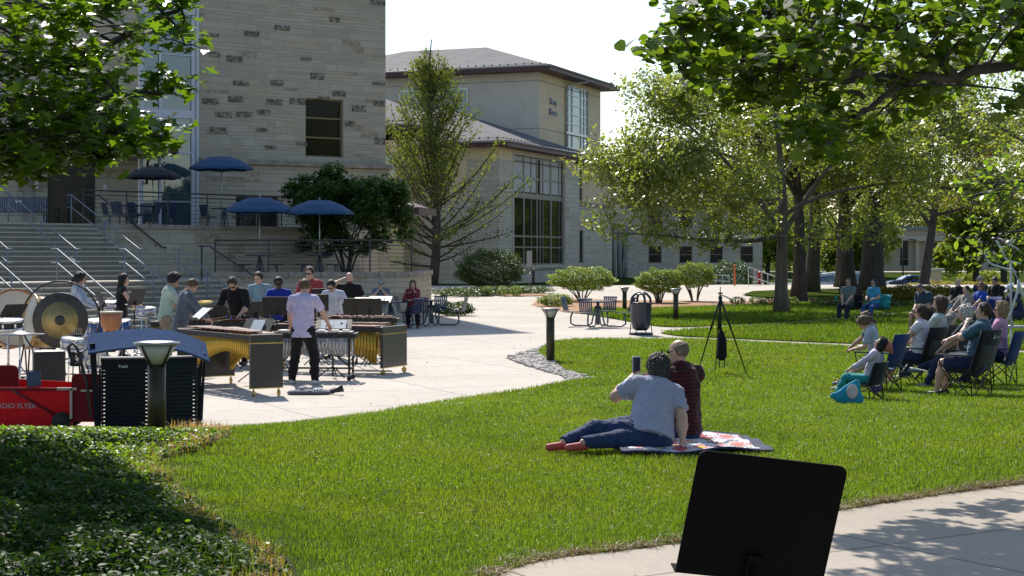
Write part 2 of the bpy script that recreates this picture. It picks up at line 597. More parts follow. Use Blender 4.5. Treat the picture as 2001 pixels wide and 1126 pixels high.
lawnB = spline(gp((1290, 652), (1330, 658), (1400, 661), (1600, 670), (1800, 678), (2040, 687)))[:-1] + [(22, 36), (24, 50)] + list(reversed(spline(gp((1290, 651), (1400, 642), (1560, 632), (1740, 616), (2040, 594)))))[:-1]
sheet('lawn', lawnB, grass_soil, 0.02, 1.2)
lawnC = spline(gp((1140, 614), (1200, 624), (1255, 634), (1310, 640), (1400, 637), (1560, 628), (1740, 612), (2040, 590)))[:-1] + [(24.5, 54), (27, 62)] + gp((1900, 586), (1700, 590), (1560, 594), (1400, 600), (1250, 605), (1160, 604))
sheet('lawn', lawnC, grass_soil, 0.02, 1.2)
sheet('mulch_bed', spline(gp((1038, 596), (1080, 606), (1140, 614), (1160, 604), (1250, 606), (1400, 601), (1560, 595), (1700, 591), (1560, 584), (1420, 590), (1330, 588), (1200, 587), (1100, 583), (1050, 588))), mulch, 0.016, 1.2)
lawnD = gp((1450, 578), (1500, 583), (1600, 588), (1900, 584)) + [(27, 63), (40, 74), (32, 88)] + gp((1640, 567), (1540, 568), (1470, 571))
sheet('lawn', lawnD, grass_soil, 0.06, 1.5)
sheet('planting_bed', gp((860, 578), (900, 580), (1060, 577), (1064, 573), (1060, 566), (860, 566)), soil, 0.03, 1.5)
sheet('mulch_bed', gp((985, 580), (1068, 579), (1066, 574.5), (980, 575)), mulch, 0.036, 1.5)
sheet('road', [(9, 100), (60, 92), (90, 106), (60, 121), (12, 116)], asphalt, .05, 3)
sheet('road', [(30, 205), (140, 205), (140, 235), (30, 235)], asphalt, .05, 6)
sheet('path', [(30, 262), (140, 262), (140, 272), (30, 272)], conc2, .05, 6)

# ================================================================ stairs and terraces (rotated frame: x along the step edges, y up the stairs)
ST_RZ = math.atan2(.74, .67)
ST_O = Vector((-14.1, 54, 0))
def st(e, d, z=0.0):
    return Vector((ST_O.x + .671 * e + .741 * d, ST_O.y + .741 * e - .671 * d, z))
ZU, ZL = 3.15, 1.35
t = thing('outdoor_staircase', 'broad concrete staircase climbing from the plaza to the building entrance', 'stairs', ST_O, ST_RZ)
conc_t = concrete('tread_concrete_lit', (.50, .45, .36), None, stain=.4); conc_r = concrete('riser_concrete_shaded', (.25, .235, .20), None, stain=.5)  # light treads, dark risers: sun and shade on the steps put into colour
mb = MB(); m2 = MB()
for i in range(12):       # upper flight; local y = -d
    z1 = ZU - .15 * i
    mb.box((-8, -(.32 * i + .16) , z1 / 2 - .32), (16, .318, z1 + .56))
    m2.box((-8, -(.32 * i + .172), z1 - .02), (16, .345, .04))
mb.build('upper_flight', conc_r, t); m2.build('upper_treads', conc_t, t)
mb = MB()
mb.box((-6.4, -4.75, ZL / 2 - .3), (19.2, 1.78, ZL + .6))
mb.build('landing', concrete('landing_concrete', (.50, .45, .38), None), t)
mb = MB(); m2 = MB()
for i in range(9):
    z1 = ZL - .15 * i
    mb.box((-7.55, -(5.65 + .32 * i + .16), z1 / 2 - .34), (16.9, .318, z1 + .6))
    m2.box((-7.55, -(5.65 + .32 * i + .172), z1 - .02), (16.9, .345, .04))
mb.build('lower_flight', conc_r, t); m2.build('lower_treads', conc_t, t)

stone_t = stonemat('tower_limestone', (.46, .41, .33), .85, .27, .05, var=.15, mort=(.36, .32, .26))
stone_w = stonemat('terrace_limestone', (.48, .42, .33), 1.1, .36, .14, var=.16)
capst = mat('cap_stone', (.30, .26, .21), .9, var=.35, scale=2.2, bmp=.5)

def slab(name, outline, z0, z1, material, parent=None, bevel=0):
    mb = MB()
    mb.prism([(p[0], p[1], z0) for p in outline], (0, 0, 1), z1 - z0)
    return mb.build(name, material, parent, bevel)

def wall_thing(name, label, cat, pts, z0, z1, th, material, cap=None, caph=.16, capover=.06, group=None):
    """stone wall following pts (world xy), each straight piece coursed along itself"""
    t = thing(name, label, cat, (pts[0][0], pts[0][1], z0), 0, group)
    for i in range(len(pts) - 1):
        a, b = Vector(pts[i]), Vector(pts[i + 1])
        L = (b - a).length; an = math.atan2(b.y - a.y, b.x - a.x)
        mb = MB(); mb.box((L / 2, th / 2, (z1 - z0) / 2), (L - .001, th, z1 - z0))
        o = mb.build('wall', material, t, loc=(a.x - pts[0][0], a.y - pts[0][1], 0), rz=an)
        if cap:
            mb = MB(); n = max(1, int(L / .95))
            for k in range(n):
                mb.box(((k + .5) * L / n, th / 2, z1 - z0 + caph / 2 + .002), (L / n - .008, th + 2 * capover, caph))
            mb.build('coping', cap, t, .012, loc=(a.x - pts[0][0], a.y - pts[0][1], 0), rz=an)
    return t
def arc(c, r, a0, a1, n):
    return [(c[0] + r * math.cos(R(a0 + (a1 - a0) * i / n)), c[1] + r * math.sin(R(a0 + (a1 - a0) * i / n))) for i in range(n + 1)]

P0 = st(0, 0); P1 = st(10.3, 0)
# upper terrace floor and wall
up_pts = [(P0.x, P0.y), (P1.x, P1.y), (P1.x + .25, P1.y + 1.2)]
wall_thing('terrace_wall', 'tall stained limestone retaining wall of the upper terrace right of the stairs', 'wall', up_pts, 0, ZU - .14, .4, stone_w, capst)
sheet_up = [tuple(st(-16, -.02)[:2]), tuple(st(10.2, -.42)[:2]), (-7.6, 63.5), (-5.6, 67.8), (-14.4, 62.0), (-26, 58.6)]
tag(slab('upper_terrace', sheet_up, 0, ZU - .03, conc2), kind='structure')
# lower terrace
lw = [(-9.35, 50.75), (-8.0, 50.85), (-6.0, 51.05), (-4.6, 51.35)] + arc((-4.4, 52.75), 1.4, -82, 0, 4) + [(-2.9, 58.5)]
wall_thing('terrace_wall', 'low limestone wall around the lower terrace behind the musicians', 'wall', lw, 0, 1.42, .35, stone_w, capst)
sh = [(-9.2, 51.1), (-6.0, 51.4), (-4.5, 51.7), (-3.35, 52.8), (-3.2, 58.5), (-5.9, 67.0), (-7.6, 63.2), tuple(st(10.2, .1)[:2]), tuple(st(2.3, .1)[:2]), tuple(st(2.3, 5.5)[:2])]
tag(slab('lower_terrace', sh, 0, 1.36, conc2), kind='structure')
tag(slab('landing_floor', [tuple(st(.01, .1)[:2]), tuple(st(2.9, .1)[:2]), tuple(st(2.9, 3.84)[:2]), tuple(st(.01, 3.84)[:2])], 0, ZL - .004, conc2), kind='structure')

steel = mat('galvanised_rail', (.17, .19, .23), .55, metal=.2, var=.1)
dkrail = mat('dark_bronze_rail', (.045, .04, .045), .5, metal=.3, var=.15)

def fence(label, pts, z, mat_, h=1.07, bars=7, group=None, post=1.6, double=.18):
    t = thing('terrace_railing', label, 'railing', (pts[0][0], pts[0][1], z), 0, group)
    o = Vector((pts[0][0], pts[0][1], 0))
    P = [Vector((p[0], p[1], 0)) - o for p in pts]
    mb = MB(); mb.tube([p + Vector((0, 0, h)) for p in P], .027, 8); mb.build('handrail', mat_, t)
    for k in range(bars):
        zz = .1 + (h - .25) * k / (bars - 1)
        mb = MB(); mb.tube([p + Vector((0, 0, zz)) for p in P], .009 if k < bars - 1 else .018, 6); mb.build('bar', mat_, t)
    for i in range(len(P) - 1):
        L = (P[i + 1] - P[i]).length; n = max(1, round(L / post))
        for k in range(n + (1 if i == len(P) - 2 else 0)):
            p = P[i] + (P[i + 1] - P[i]) * k / n
            mb = MB(); mb.box((p.x, p.y, h / 2), (.045, .045, h)); mb.build('post', mat_, t)
    return t
fence('dark railing along the upper terrace edge above the tall stone wall', [tuple(st(0, -.22)[:2]), tuple(st(10.2, -.22)[:2])], ZU + .02, dkrail, 1.12)
fence('dark railing around the lower terrace with two blue umbrellas behind', [(-9.3, 51.0), (-6.0, 51.25), (-4.5, 51.55), (-3.25, 52.6)], 1.585, dkrail, 1.0)

def stair_rail(label, e, segs, m=steel, group=None, second=True):
    """segs: list of (d, z) floor points; rail 0.95 above, second rail 0.55 above"""
    t = thing('stair_handrail', label, 'handrail', st(e, segs[0][0], segs[0][1]), 0, group)
    o = st(e, segs[0][0], segs[0][1])
    for nm, hh in (('top_rail', .95), ('lower_rail', .55)):
        if not second and nm == 'lower_rail': continue
        mb = MB()
        ds = [(segs[0][0] - .28, segs[0][1])] + segs + [(segs[-1][0] + .28, segs[-1][1])]
        pts = [st(e, d, z + hh) - o for d, z in ds]
        mb.tube(pts, .021, 8); mb.build(nm, m, t)
    for i, (d, z) in enumerate(segs):
        mb = MB(); p = st(e, d, z) - o
        mb.cyl(p + Vector((0, 0, -.1)), p + Vector((0, 0, .95)), .022); mb.build('post', m, t)
    a, b = segs[0], segs[-1]
    mb = MB(); p = (st(e, (a[0] + b[0]) / 2, (a[1] + b[1]) / 2)) - o
    mb.cyl(p + Vector((0, 0, -.1)), p + Vector((0, 0, .95)), .022); mb.build('post', m, t)
    return t
g = 'steel handrails of the wide staircase'
for e, l1, l2 in ((-2.6, 'steel handrail of the upper flight nearest the doors', 'steel handrail of the lower flight between the woman in black and the two men'),
                  (-4.9, 'steel handrail of the upper flight between bench and landing', 'steel handrail of the lower flight above the ponytailed man'),
                  (-7.2, 'steel handrail of the upper flight at the left picture edge', 'steel handrail of the lower flight behind the gong')):
    e2 = e + (0.2)
    stair_rail(l1, e + 2.0, [(0, ZU), (3.84, ZL)], group=g)
    stair_rail(l2, e2, [(5.65, ZL), (8.5, 0)], group=g)
stair_rail('bluish steel handrail at the right end of the lower flight', -.45, [(5.65, ZL), (8.5, 0)], group=g)
t = thing('wall_handrail', 'short black handrail fixed slanting to the tall terrace wall', 'handrail', st(.4, .15, ZU))
mb = MB(); o = st(.4, .15, ZU)
mb.tube([st(.0, -.1, ZU + .95) - o, st(.4, .12, ZU + .95) - o, st(2.9, .12, ZU - .75) - o, st(3.1, .12, ZU - .78) - o], .026, 8); mb.build('rail', dkrail, t)
for q in (1.5, 2.7):
    mb = MB(); p = st(q, .12, ZU + .95 - (q - .4) * .68) - o
    mb.tube([p, p + Vector((0, 0, -.08)), p + (st(q, 0) - st(q, .12)) + Vector((0, 0, -.1))], .015, 6); mb.build('bracket', dkrail, t)
t = thing('wall_handrail', 'dark handrail sloping down beside the lower terrace railing', 'handrail', (-9.75, 50.5, 0))
mb = MB(); mb.tube([(0, .1, 2.4), (.35, .05, 2.4), (2.6, -.5, .95), (2.8, -.5, .95)], .026, 8); mb.build('rail', dkrail, t)
MB().cyl((.1, .1, .9), (.1, .1, 2.4), .03).build('post', dkrail, t); MB().cyl((2.6, -.5, 0), (2.6, -.5, .95), .03).build('post', dkrail, t)

# ================================================================ buildings
def facade(mb, x0, x1, z0, z1, holes, th=.25, y=0.0, m=0):
    xs_ = sorted({x0, x1, *[h[0] for h in holes], *[h[1] for h in holes]})
    zs_ = sorted({z0, z1, *[h[2] for h in holes], *[h[3] for h in holes]})
    for i in range(len(xs_) - 1):
        for j in range(len(zs_) - 1):
            a, b, c, d = xs_[i], xs_[i + 1], zs_[j], zs_[j + 1]
            if any(h[0] <= (a + b) / 2 <= h[1] and h[2] <= (c + d) / 2 <= h[3] for h in holes): continue
            mb.add([(a, y, c), (b, y, c), (b, y, d), (a, y, d)], [(0, 1, 2, 3)], m)
    for a, b, c, d in holes:
        mb.add([(a, y, c), (b, y, c), (b, y, d), (a, y, d), (a, y + th, c), (b, y + th, c), (b, y + th, d), (a, y + th, d)],
               [(0, 4, 5, 1), (1, 5, 6, 2), (2, 6, 7, 3), (3, 7, 4, 0)], m)

def window(parent, a, b, c, d, fm, gm, cols=(), rows=(), y=.14, fw=.06, name='window', pane=None):
    """frame with mullions (part) and one pane (sub-part); cols/rows are absolute positions"""
    mb = MB()
    mb.box(((a + b) / 2, y, c + fw / 2), (b - a, .09, fw)); mb.box(((a + b) / 2, y, d - fw / 2), (b - a, .09, fw))
    mb.box((a + fw / 2, y, (c + d) / 2), (fw, .088, d - c - 2 * fw)); mb.box((b - fw / 2, y, (c + d) / 2), (fw, .088, d - c - 2 * fw))
    for q in cols:
        x, w = q if isinstance(q, tuple) else (q, fw)
        mb.box((x, y - .003, (c + d) / 2), (w, .086, d - c - 2 * fw))
    for q in rows:
        z, w = q if isinstance(q, tuple) else (q, fw)
        mb.box(((a + b) / 2, y - .006, z), (b - a - 2 * fw, .084, w))
    o = mb.build(name, fm, parent)
    p = MB(); p.box(((a + b) / 2, y + .03, (c + d) / 2), (b - a - .02, .012, d - c - .02)); p.build('pane', gm, o)
    if pane:     # drawn blinds behind the upper lights
        for (u0, u1, w0, w1) in pane[1]:
            q = MB(); q.box(((u0 + u1) / 2, y + .012, (w0 + w1) / 2), (u1 - u0, .008, w1 - w0)); q.build('blind', pane[0], o)
    return o

white_m = mat('white_mullion', (.55, .56, .62), .4, var=.05)
bronze_m = mat('bronze_window_frame', (.20, .18, .15), .45, metal=.2, var=.1)
gold_m = mat('brass_window_frame', (.22, .17, .08), .4, metal=.4, var=.1)
glass_t = glassmat('tinted_window_glass', (.012, .015, .017), .04, .5, 1.22)
glass_b = glassmat('bluish_curtain_glass', (.03, .06, .07), .05)
glass_y = glassmat('dark_window_glass', (.022, .022, .012), .05, .5, 1.2)

TW_RZ = math.atan2(.568, .823)
tw = thing('stone_tower', 'tall limestone building with a single bronze window and a white glazed strip at its left', 'building', (-5.32, 68.5, 0), TW_RZ)
HT = 23.0
stain_s, nts, bs_, _o = newmat('stained_block')
nts.links.new(ramp(nts, noise(nts, 5.5, 6, .75, stretch=(1, 1, 1.6)), [(.38, (.07, .06, .05)), (.5, (.17, .15, .12)), (.62, (.40, .36, .29))]), bs_.inputs['Base Color']); bs_.inputs['Roughness'].default_value = .95
bump(nts, bs_, noise(nts, 20, 5), .8, .02)
mb = MB()
facade(mb, -8.49, 0, 5.95, HT, [(-3.76, -2.02, 6.15, 8.55)], .3)
mb.add([(0, 0, 0), (0, 12, 0), (0, 12, HT), (0, 0, HT)], [(0, 1, 2, 3)])
mb.add([(-6.2, 12, 0), (-10.9, 0, 0), (-10.9, 0, HT), (-6.2, 12, HT)], [(0, 1, 2, 3)])  # unseen left side, slanted back so that sun reaches the stair landing
mb.add([(0, 12, 0), (-6.2, 12, 0), (-6.2, 12, HT), (0, 12, HT)], [(0, 1, 2, 3)])
rgs = random.Random(2)
for qx, qy in ((70, 160), (90, 250), (180, 270), (400, 128), (510, 270), (560, 350), (660, 430), (185, 455), (70, 465), (365, 468), (470, 465), (590, 450), (225, 525), (315, 515), (130, 525), (105, 597), (305, 595), (345, 675), (490, 660), (710, 567), (850, 648), (860, 385), (860, 15), (752, 498), (850, 475), (210, 382), (375, 380), (640, 90), (260, 155)):
    r_ = (380 + qx / 2.345 - 1000) / F; tq = (66 * r_ + 8.92) / (.823 - .568 * r_)
    xq, zq = tq - 4.37, hz(qy / 2.345, 66 + .568 * tq); wq = rgs.uniform(.42, .72)
    if xq + wq / 2 > -.02: xq = -.02 - wq / 2
    xq = max(xq, -8.4 + wq / 2)
    mb.box((xq, -.012, zq), (wq, .06, rgs.choice([.13, .2, .24])), m=1)
mb.build('wall', stone_t, tw, mats=[stone_t, stain_s])
mb = MB(); facade(mb, -8.49, .12, 0, 5.72, [(-6.9, -5.0, 3.0, 4.5)], .3, y=-.1)
mb.add([(.12, -.1, 0), (.12, 4, 0), (.12, 4, 5.72), (.12, -.1, 5.72)], [(0, 1, 2, 3)])
mb.build('base_wall', stone_w, tw)
mb = MB(); mb.box((-4.15, -.1, 5.83), (8.66, .42, .2)); mb.box((.2, 2, 5.83), (.18, 3.9, .2)); mb.build('string_course', capst, tw, .015)
mb = MB(); mb.prism([(-11, -.1, HT + .002), (.1, -.1, HT + .002), (.1, 12.1, HT + .002), (-6.2, 12.1, HT + .002)], (0, 0, 1), .3); mb.build('parapet', capst, tw)
window(tw, -3.76, -2.02, 6.15, 8.55, gold_m, glass_y, (), (6.95, 7.75), .18)
window(tw, -6.9, -5.0, 3.0, 4.5, bronze_m, glass_t, (-5.95,), (), .05)
cwall = window(tw, -10.9, -8.6, 3.1, HT - .3, white_m, glass_b, ((-10.05, .09),), ((4.2, .05), (6.1, .06), (7.25, .07), (7.6, .3), (8.7, .06), (9.9, .05), (11.6, .32), (12.6, .06), (15, .3), (18.5, .3)), -.02, .16, name='glazed_strip')
mb = MB(); mb.box((-8.54, -.06, HT / 2 + 1.5), (.09, .2, HT - 3.2)); mb.build('edge_mullion', white_m, tw)
# curtains seen through the glazed strip
blue_frame = mat('pale_panel', (.42, .45, .55), .5, var=.06)

# lower wing with the entrance, left of the tower
EW_RZ = math.atan2(.292, .956)
ew = thing('entrance_wing', 'shaded limestone wing with glass entrance doors at the head of the stairs', 'building', (-14.3, 62.3, 0), EW_RZ)
mb = MB(); facade(mb, -16, 0, 0, 10.7, [(-3.35, -1.6, ZU, 6.1), (-9.5, -7.5, 7.8, 9.8)], .35)
mb.build('wall', stone_w, ew)
mb = MB(); mb.prism([(.05, -.05, 10.71), (.05, -.05, 12.5), (-9, -.05, 17.8), (-16, -.05, 17.8), (-16, -.05, 10.71)], (0, 1, 0), 3.0); mb.build('unseen_stair_shade', stone_w, ew)  # added unseen mass, top sloped so its shadow falls on the upper flight
dk = mat('black_metal', (.015, .015, .018), .45, var=.1)
d = window(ew, -3.35, -1.6, ZU, 6.1, dk, glass_t, ((-2.47, .08),), ((5.5, .08),), .2, .08, name='entrance_door')
for dx in (-2.58, -2.36):
    mb = MB(); mb.tube([(dx, .1, 4.0), (dx, .05, 4.05), (dx, .05, 4.5), (dx, .1, 4.55)], .015, 6); mb.build('handle', steel, d)
window(ew, -9.5, -7.5, 7.8, 9.8, bronze_m, glass_t, (-8.5,), (8.8,), .2)
mb = MB(); mb.box((-3.75, -.02, 4.75), (.16, .03, .26)); mb.build('notice', mat('white_sign', (.6, .6, .6), .6), ew)
mb = MB(); mb.box((-1.25, -.02, 4.7), (.14, .03, .2)); mb.build('card_reader', mat('white_sign', (.6, .6, .6), .6), ew)
for sx in (-4.05,):
    mb = MB(); mb.box((sx, -.06, 4.8), (.35, .12, 3.3)); mb.build('pilaster', capst, ew)

maroon = mat('maroon_metal_roof', (.085, .025, .038), .7, var=.12, spec=.2)
maroon2 = mat('maroon_fascia', (.075, .03, .034), .5, var=.15)
def canopy(label, loc, rz, w, dep, z0, rise, parts=True, brackets=(), seam=.4):
    t = thing('metal_canopy', label, 'canopy', loc, rz)
    mb = MB()
    # hipped lean-to roof sloping down towards -y
    c = [(-w / 2, -dep, z0), (w / 2, -dep, z0), (w / 2 - dep * .55, 0, z0 + rise), (-w / 2 + dep * .55, 0, z0 + rise), (w / 2, 0, z0), (-w / 2, 0, z0)]
    mb.add(c, [(0, 1, 2, 3), (1, 4, 2), (5, 0, 3), (0, 5, 4, 1), (3, 2, 4, 5)])
    mb.build('roof_panel', maroon, t)
    mb = MB(); n = int(w / seam)
    for i in range(1, n):
        x = -w / 2 + w * i / n
        lim = min(1.0, (w / 2 - abs(x)) / (dep * .55))
        mb.tube([(x, -dep, z0 + .03), (x, -dep + dep * lim, z0 + rise * lim + .03)], .022, 4)
    mb.build('seam', maroon, t)
    mb = MB(); mb.box((0, -dep - .03, z0 - .09), (w + .12, .06, .3)); mb.box((w / 2 + .03, -dep / 2, z0 - .09), (.06, dep, .298)); mb.box((-w / 2 - .03, -dep / 2, z0 - .09), (.06, dep, .298))
    mb.build('fascia', maroon2, t)
    for x in brackets:
        mb = MB(); mb.tube([(x, -.02, z0 - 1.3), (x, -.5, z0 - .55), (x, -dep * .7, z0 - .12)], .05, 6); mb.build('bracket', maroon2, t)
    return t
p = Vector((-14.3, 62.3, 0)) + Matrix.Rotation(EW_RZ, 3, 'Z') @ Vector((-1.9, -.03, 0))
canopy('dark standing seam canopy over the glass entrance doors', p, EW_RZ, 6.2, 2.6, 6.15, 1.0, brackets=(-2.2, 2.2))
canopy('maroon standing seam canopy beside the dark leafy tree right of the tower', (-5.75, 70.5, 0), R(-12), 5.0, 2.8, 4.05, .55)

stucco = mat('beige_stucco', (.68, .55, .37), .9, var=.08, scale=1.2, bmp=.2, bscale=60)
stucco_d = mat('grey_beige_stucco', (.60, .55, .47), .9, var=.06, scale=1.2, bmp=.2, bscale=60)
stone_b = stonemat('pale_wing_stone', (.58, .54, .46), .95, .32, .02, var=.12)
shingle = stonemat('grey_shingles', (.20, .185, .19), .5, .16, .02, var=.2, mort=(.1, .095, .1), msize=.01)

def hip_roof(parent, x0, x1, y0, y1, z, rise, ov=1.0, along='x', fas=.32):
    X0, X1, Y0, Y1 = x0 - ov, x1 + ov, y0 - ov, y1 + ov
    mb = MB()
    if along == 'x':
        h = (Y1 - Y0) / 2; a = (X0 + h, (Y0 + Y1) / 2, z + rise); b = (X1 - h, (Y0 + Y1) / 2, z + rise)
        c = [(X0, Y0, z), (X1, Y0, z), (X1, Y1, z), (X0, Y1, z), a, b]
        mb.add(c, [(0, 1, 5, 4), (1, 2, 5), (2, 3, 4, 5), (3, 0, 4)])
    else:
        h = (X1 - X0) / 2; a = ((X0 + X1) / 2, Y0 + h, z + rise); b = ((X0 + X1) / 2, Y1 - h, z + rise)
        c = [(X0, Y0, z), (X1, Y0, z), (X1, Y1, z), (X0, Y1, z), a, b]
        mb.add(c, [(0, 1, 4), (1, 2, 5, 4), (2, 3, 5), (3, 0, 4, 5)])
    ro = mb.build('roof', shingle, parent)
    mb = MB()
    mb.box(((X0 + X1) / 2, Y0 + .03, z - fas / 2), (X1 - X0, .06, fas)); mb.box(((X0 + X1) / 2, Y1 - .03, z - fas / 2), (X1 - X0, .06, fas))
    mb.box((X0 + .03, (Y0 + Y1) / 2, z - fas / 2), (.06, Y1 - Y0 - .12, fas)); mb.box((X1 - .03, (Y0 + Y1) / 2, z - fas / 2), (.06, Y1 - Y0 - .12, fas))
    mb.box(((X0 + X1) / 2, (Y0 + Y1) / 2, z - fas + .02), (X1 - X0 - .13, Y1 - Y0 - .13, .04))
    mb.build('fascia', maroon2, ro)
    mb = MB(); mb.tube([(X0 - .06, Y0 - .06, z - .02), (X1 + .06, Y0 - .06, z - .02)], .07, 6); mb.tube([(X0 - .06, Y0 - .06, z - .02), (X0 - .06, Y1, z - .02)], .07, 6)
    mb.build('gutter', mat('pale_gutter', (.30, .27, .27), .5), ro)
    # snow guards: one continuous low rail with teeth
    mb = MB(); k = .6; wy = (Y1 - Y0) / 2 if along == 'x' else (X1 - X0) / 2
    zz = z + rise * k / wy + .03
    mb.tube([(X1 - k, Y0 + k, zz), (X0 + k, Y0 + k, zz), (X0 + k, Y1 - k, zz)], .012, 4)
    for i in range(int((X1 - X0 - 2 * k) / .6)): mb.box((X0 + k + .3 + i * .6, Y0 + k, zz), (.09, .05, .10))
    for i in range(int((Y1 - Y0 - 2 * k) / .6)): mb.box((X0 + k, Y0 + k + .3 + i * .6, zz), (.05, .09, .10))
    mb.build('snow_guard', dk, ro)
    return ro

BB = thing('campus_building', 'beige three storey building with hipped grey shingle roofs and tall gridded windows', 'building', (-.79, 100, 0), math.atan2(.931, .366))
# lower block: local x recedes right, local y runs left
mb = MB()
facade(mb, 0, 15.1, -.5, 1.2, [], .1, y=-.06)
mb.add([(0, -.06, -.5), (0, -.06, 1.2), (-.06, -.06, 1.2), (-.06, -.06, -.5)], [(0, 1, 2, 3)])
mb.add([(-.06, 14, -.5), (-.06, -.06, -.5), (-.06, -.06, 1.2), (-.06, 14, 1.2)], [(0, 1, 2, 3)])
mb.build('plinth', stone_b, BB)
mb = MB()
facade(mb, 0, 15.1, 1.2, 8.1, [(2.4, 11.9, 1.5, 8.1)], .3)
mb.add([(0, 2.2, 1.2), (0, 0, 1.2), (0, 0, 8.1), (0, 2.2, 8.1)], [(0, 1, 2, 3)])
mb.add([(0, 14, 1.2), (0, 2.2, 1.2), (0, 2.2, 5.5), (0, 14, 5.5)], [(0, 1, 2, 3)])
mb.build('stone_wall', stone_b, BB)
mb = MB()
facade(mb, 0, 15.1, 8.1, 9.1, [(2.4, 11.9, 8.1, 8.5)], .3)
mb.add([(0, 14, 8.1), (0, 0, 8.1), (0, 0, 9.1), (0, 14, 9.1)], [(0, 1, 2, 3)])
mb.add([(0, 14, 5.5), (0, 2.2, 5.5), (0, 2.2, 8.1), (0, 14, 8.1)], [(0, 1, 2, 3)])
mb.add([(15.1, 0, -.5), (15.1, 2, -.5), (15.1, 2, 9.1), (15.1, 0, 9.1)], [(0, 1, 2, 3)])
mb.build('stucco_wall', stucco, BB)
mb = MB(); mb.box((7.5, -.06, 1.26), (15.1, .14, .14)); mb.build('ledge', capst, BB)
cols = [4.55, (6.95, .2), (7.6, .1), (9.6, .14)]
shade_blind = mat('white_blind', (.50, .49, .47), .8, var=.05, scale=2)
pn = []
xx = [2.55, 4.5, 4.65, 6.85, 7.7, 9.5, 9.7, 11.7]
for k in range(0, 8, 2):
    pn.append((xx[k], xx[k + 1], 6.2, 7.05)); pn.append((xx[k], xx[k + 1], 7.15, 8.4))
window(BB, 2.4, 11.9, 1.5, 8.5, bronze_m, glass_y, [(4.57, .22), (6.95, .18), (7.55, .12), (9.6, .26), (5.9, .08), (8.1, .08), (11.2, .07)], [(5.95, .34), (7.1, .1), (3.35, .12), (2.65, .1)], .16, .1, pane=(shade_blind, pn))
mb = MB(); mb.box((2.3, -.03, 5), (.12, .1, 7)); mb.box((12.0, -.03, 5), (.12, .1, 7)); mb.box((7.15, -.03, 8.56), (9.8, .1, .12)); mb.build('window_trim', stucco_d, BB)
hip_roof(BB, 0, 15.1, 0, 14, 9.1, 2.9, .9)
# upper block
mb = MB()
X0, X1, Y0, Y1 = 12.4, 25.8, 2.0, 22.0
facade(mb, X0, X1, 6, 15.0, [(17.8, 23.0, 9.9, 14.5)], .3, y=Y0)
mb.add([(X1, Y0, -.5), (X1, Y1, -.5), (X1, Y1, 15), (X1, Y0, 15)], [(0, 1, 2, 3)])
mb.build('stucco_wall', stucco, BB)
mb = MB()
mb.add([(X0, Y1, 6), (X0, Y0, 6), (X0, Y0, 15), (X0, Y1, 15)], [(0, 1, 2, 3)])
mb.build('side_wall', stucco_d, BB)  # left face in greyer stucco: its shade is put into the colour
mb = MB()
for zz in (10.9, 14.2): mb.box(((X0 + X1) / 2, Y0 - .004, zz), (X1 - X0, .02, .035))
for zz in (10.9, 14.2): mb.box((X0 - .004, (Y0 + Y1) / 2, zz), (.02, Y1 - Y0, .035))
mb.build('control_joint', mat('joint_grey', (.25, .2, .15), .9), BB)
alu = mat('pale_aluminium', (.50, .53, .56), .35, metal=.5, var=.05)
glass_s = glassmat('sky_glass', (.16, .22, .23), .06)
o = window(BB, 17.8, 23.0, 9.9, 14.5, alu, glass_s, [(18.6, .06), (19.5, .06), (21.6, .3), (22.2, .08)], [(11.0, .22), (11.7, .05), (12.4, .05), (13.1, .05), (13.8, .05)], .1, .09)
for q in [o] + CH.get(o.name, []):
    if q is o: q.location = (0, Y0, 0)
mb = MB(); mb.tube([(17.6, Y0 - .1, 9.9), (17.6, Y0 - .1, 14.2), (17.65, Y0 - .3, 14.45), (19.2, Y0 - 1.2, 14.7)], .07, 6); mb.build('downpipe', mat('tan_pipe', (.38, .32, .24), .6), BB)
# window in the left face, mostly behind the tree
mb = MB(); mb.box((X0 - .05, 10.0, 12.2), (.1, 5.4, 3.4)); o = mb.build('window', alu, BB)
mb = MB(); mb.box((X0 - .12, 10.0, 12.2), (.04, 5.1, 3.1)); mb.build('pane', glass_b, o)
mb = MB()
for q in (8.5, 10, 11.5): mb.box((X0 - .15, q, 12.2), (.05, .07, 3.1))
mb.build('mullion', alu, o)
hip_roof(BB, X0, X1, Y0, Y1, 15.1, 2.5, 1.2, 'y')
# left wing (yellow) behind the tall tree
mb = MB()
mb.add([(-1.2, 26, -.5), (-1.2, 5.9, -.5), (-1.2, 5.9, 9.3), (-1.2, 26, 9.3)], [(0, 1, 2, 3)])
mb.add([(-1.2, 5.9, -.5), (3, 5.9, -.5), (3, 5.9, 9.3), (-1.2, 5.9, 9.3)], [(0, 1, 2, 3)])
mb.build('left_wing_wall', stucco, BB)
for y in (7.0, 9.8):
    mb = MB(); mb.box((-1.26, y, 7.0), (.1, 1.1, 2.9)); o = mb.build('window', white_m, BB)
    mb = MB(); mb.box((-1.33, y, 6.1), (.03, .95, .9)); mb.box((-1.33, y, 7.5), (.03, .95, 1.6)); mb.build('pane', glass_s, o)
hip_roof(BB, -1.2, 11, 5.9, 26, 10.2, 3.0, .9, 'y')
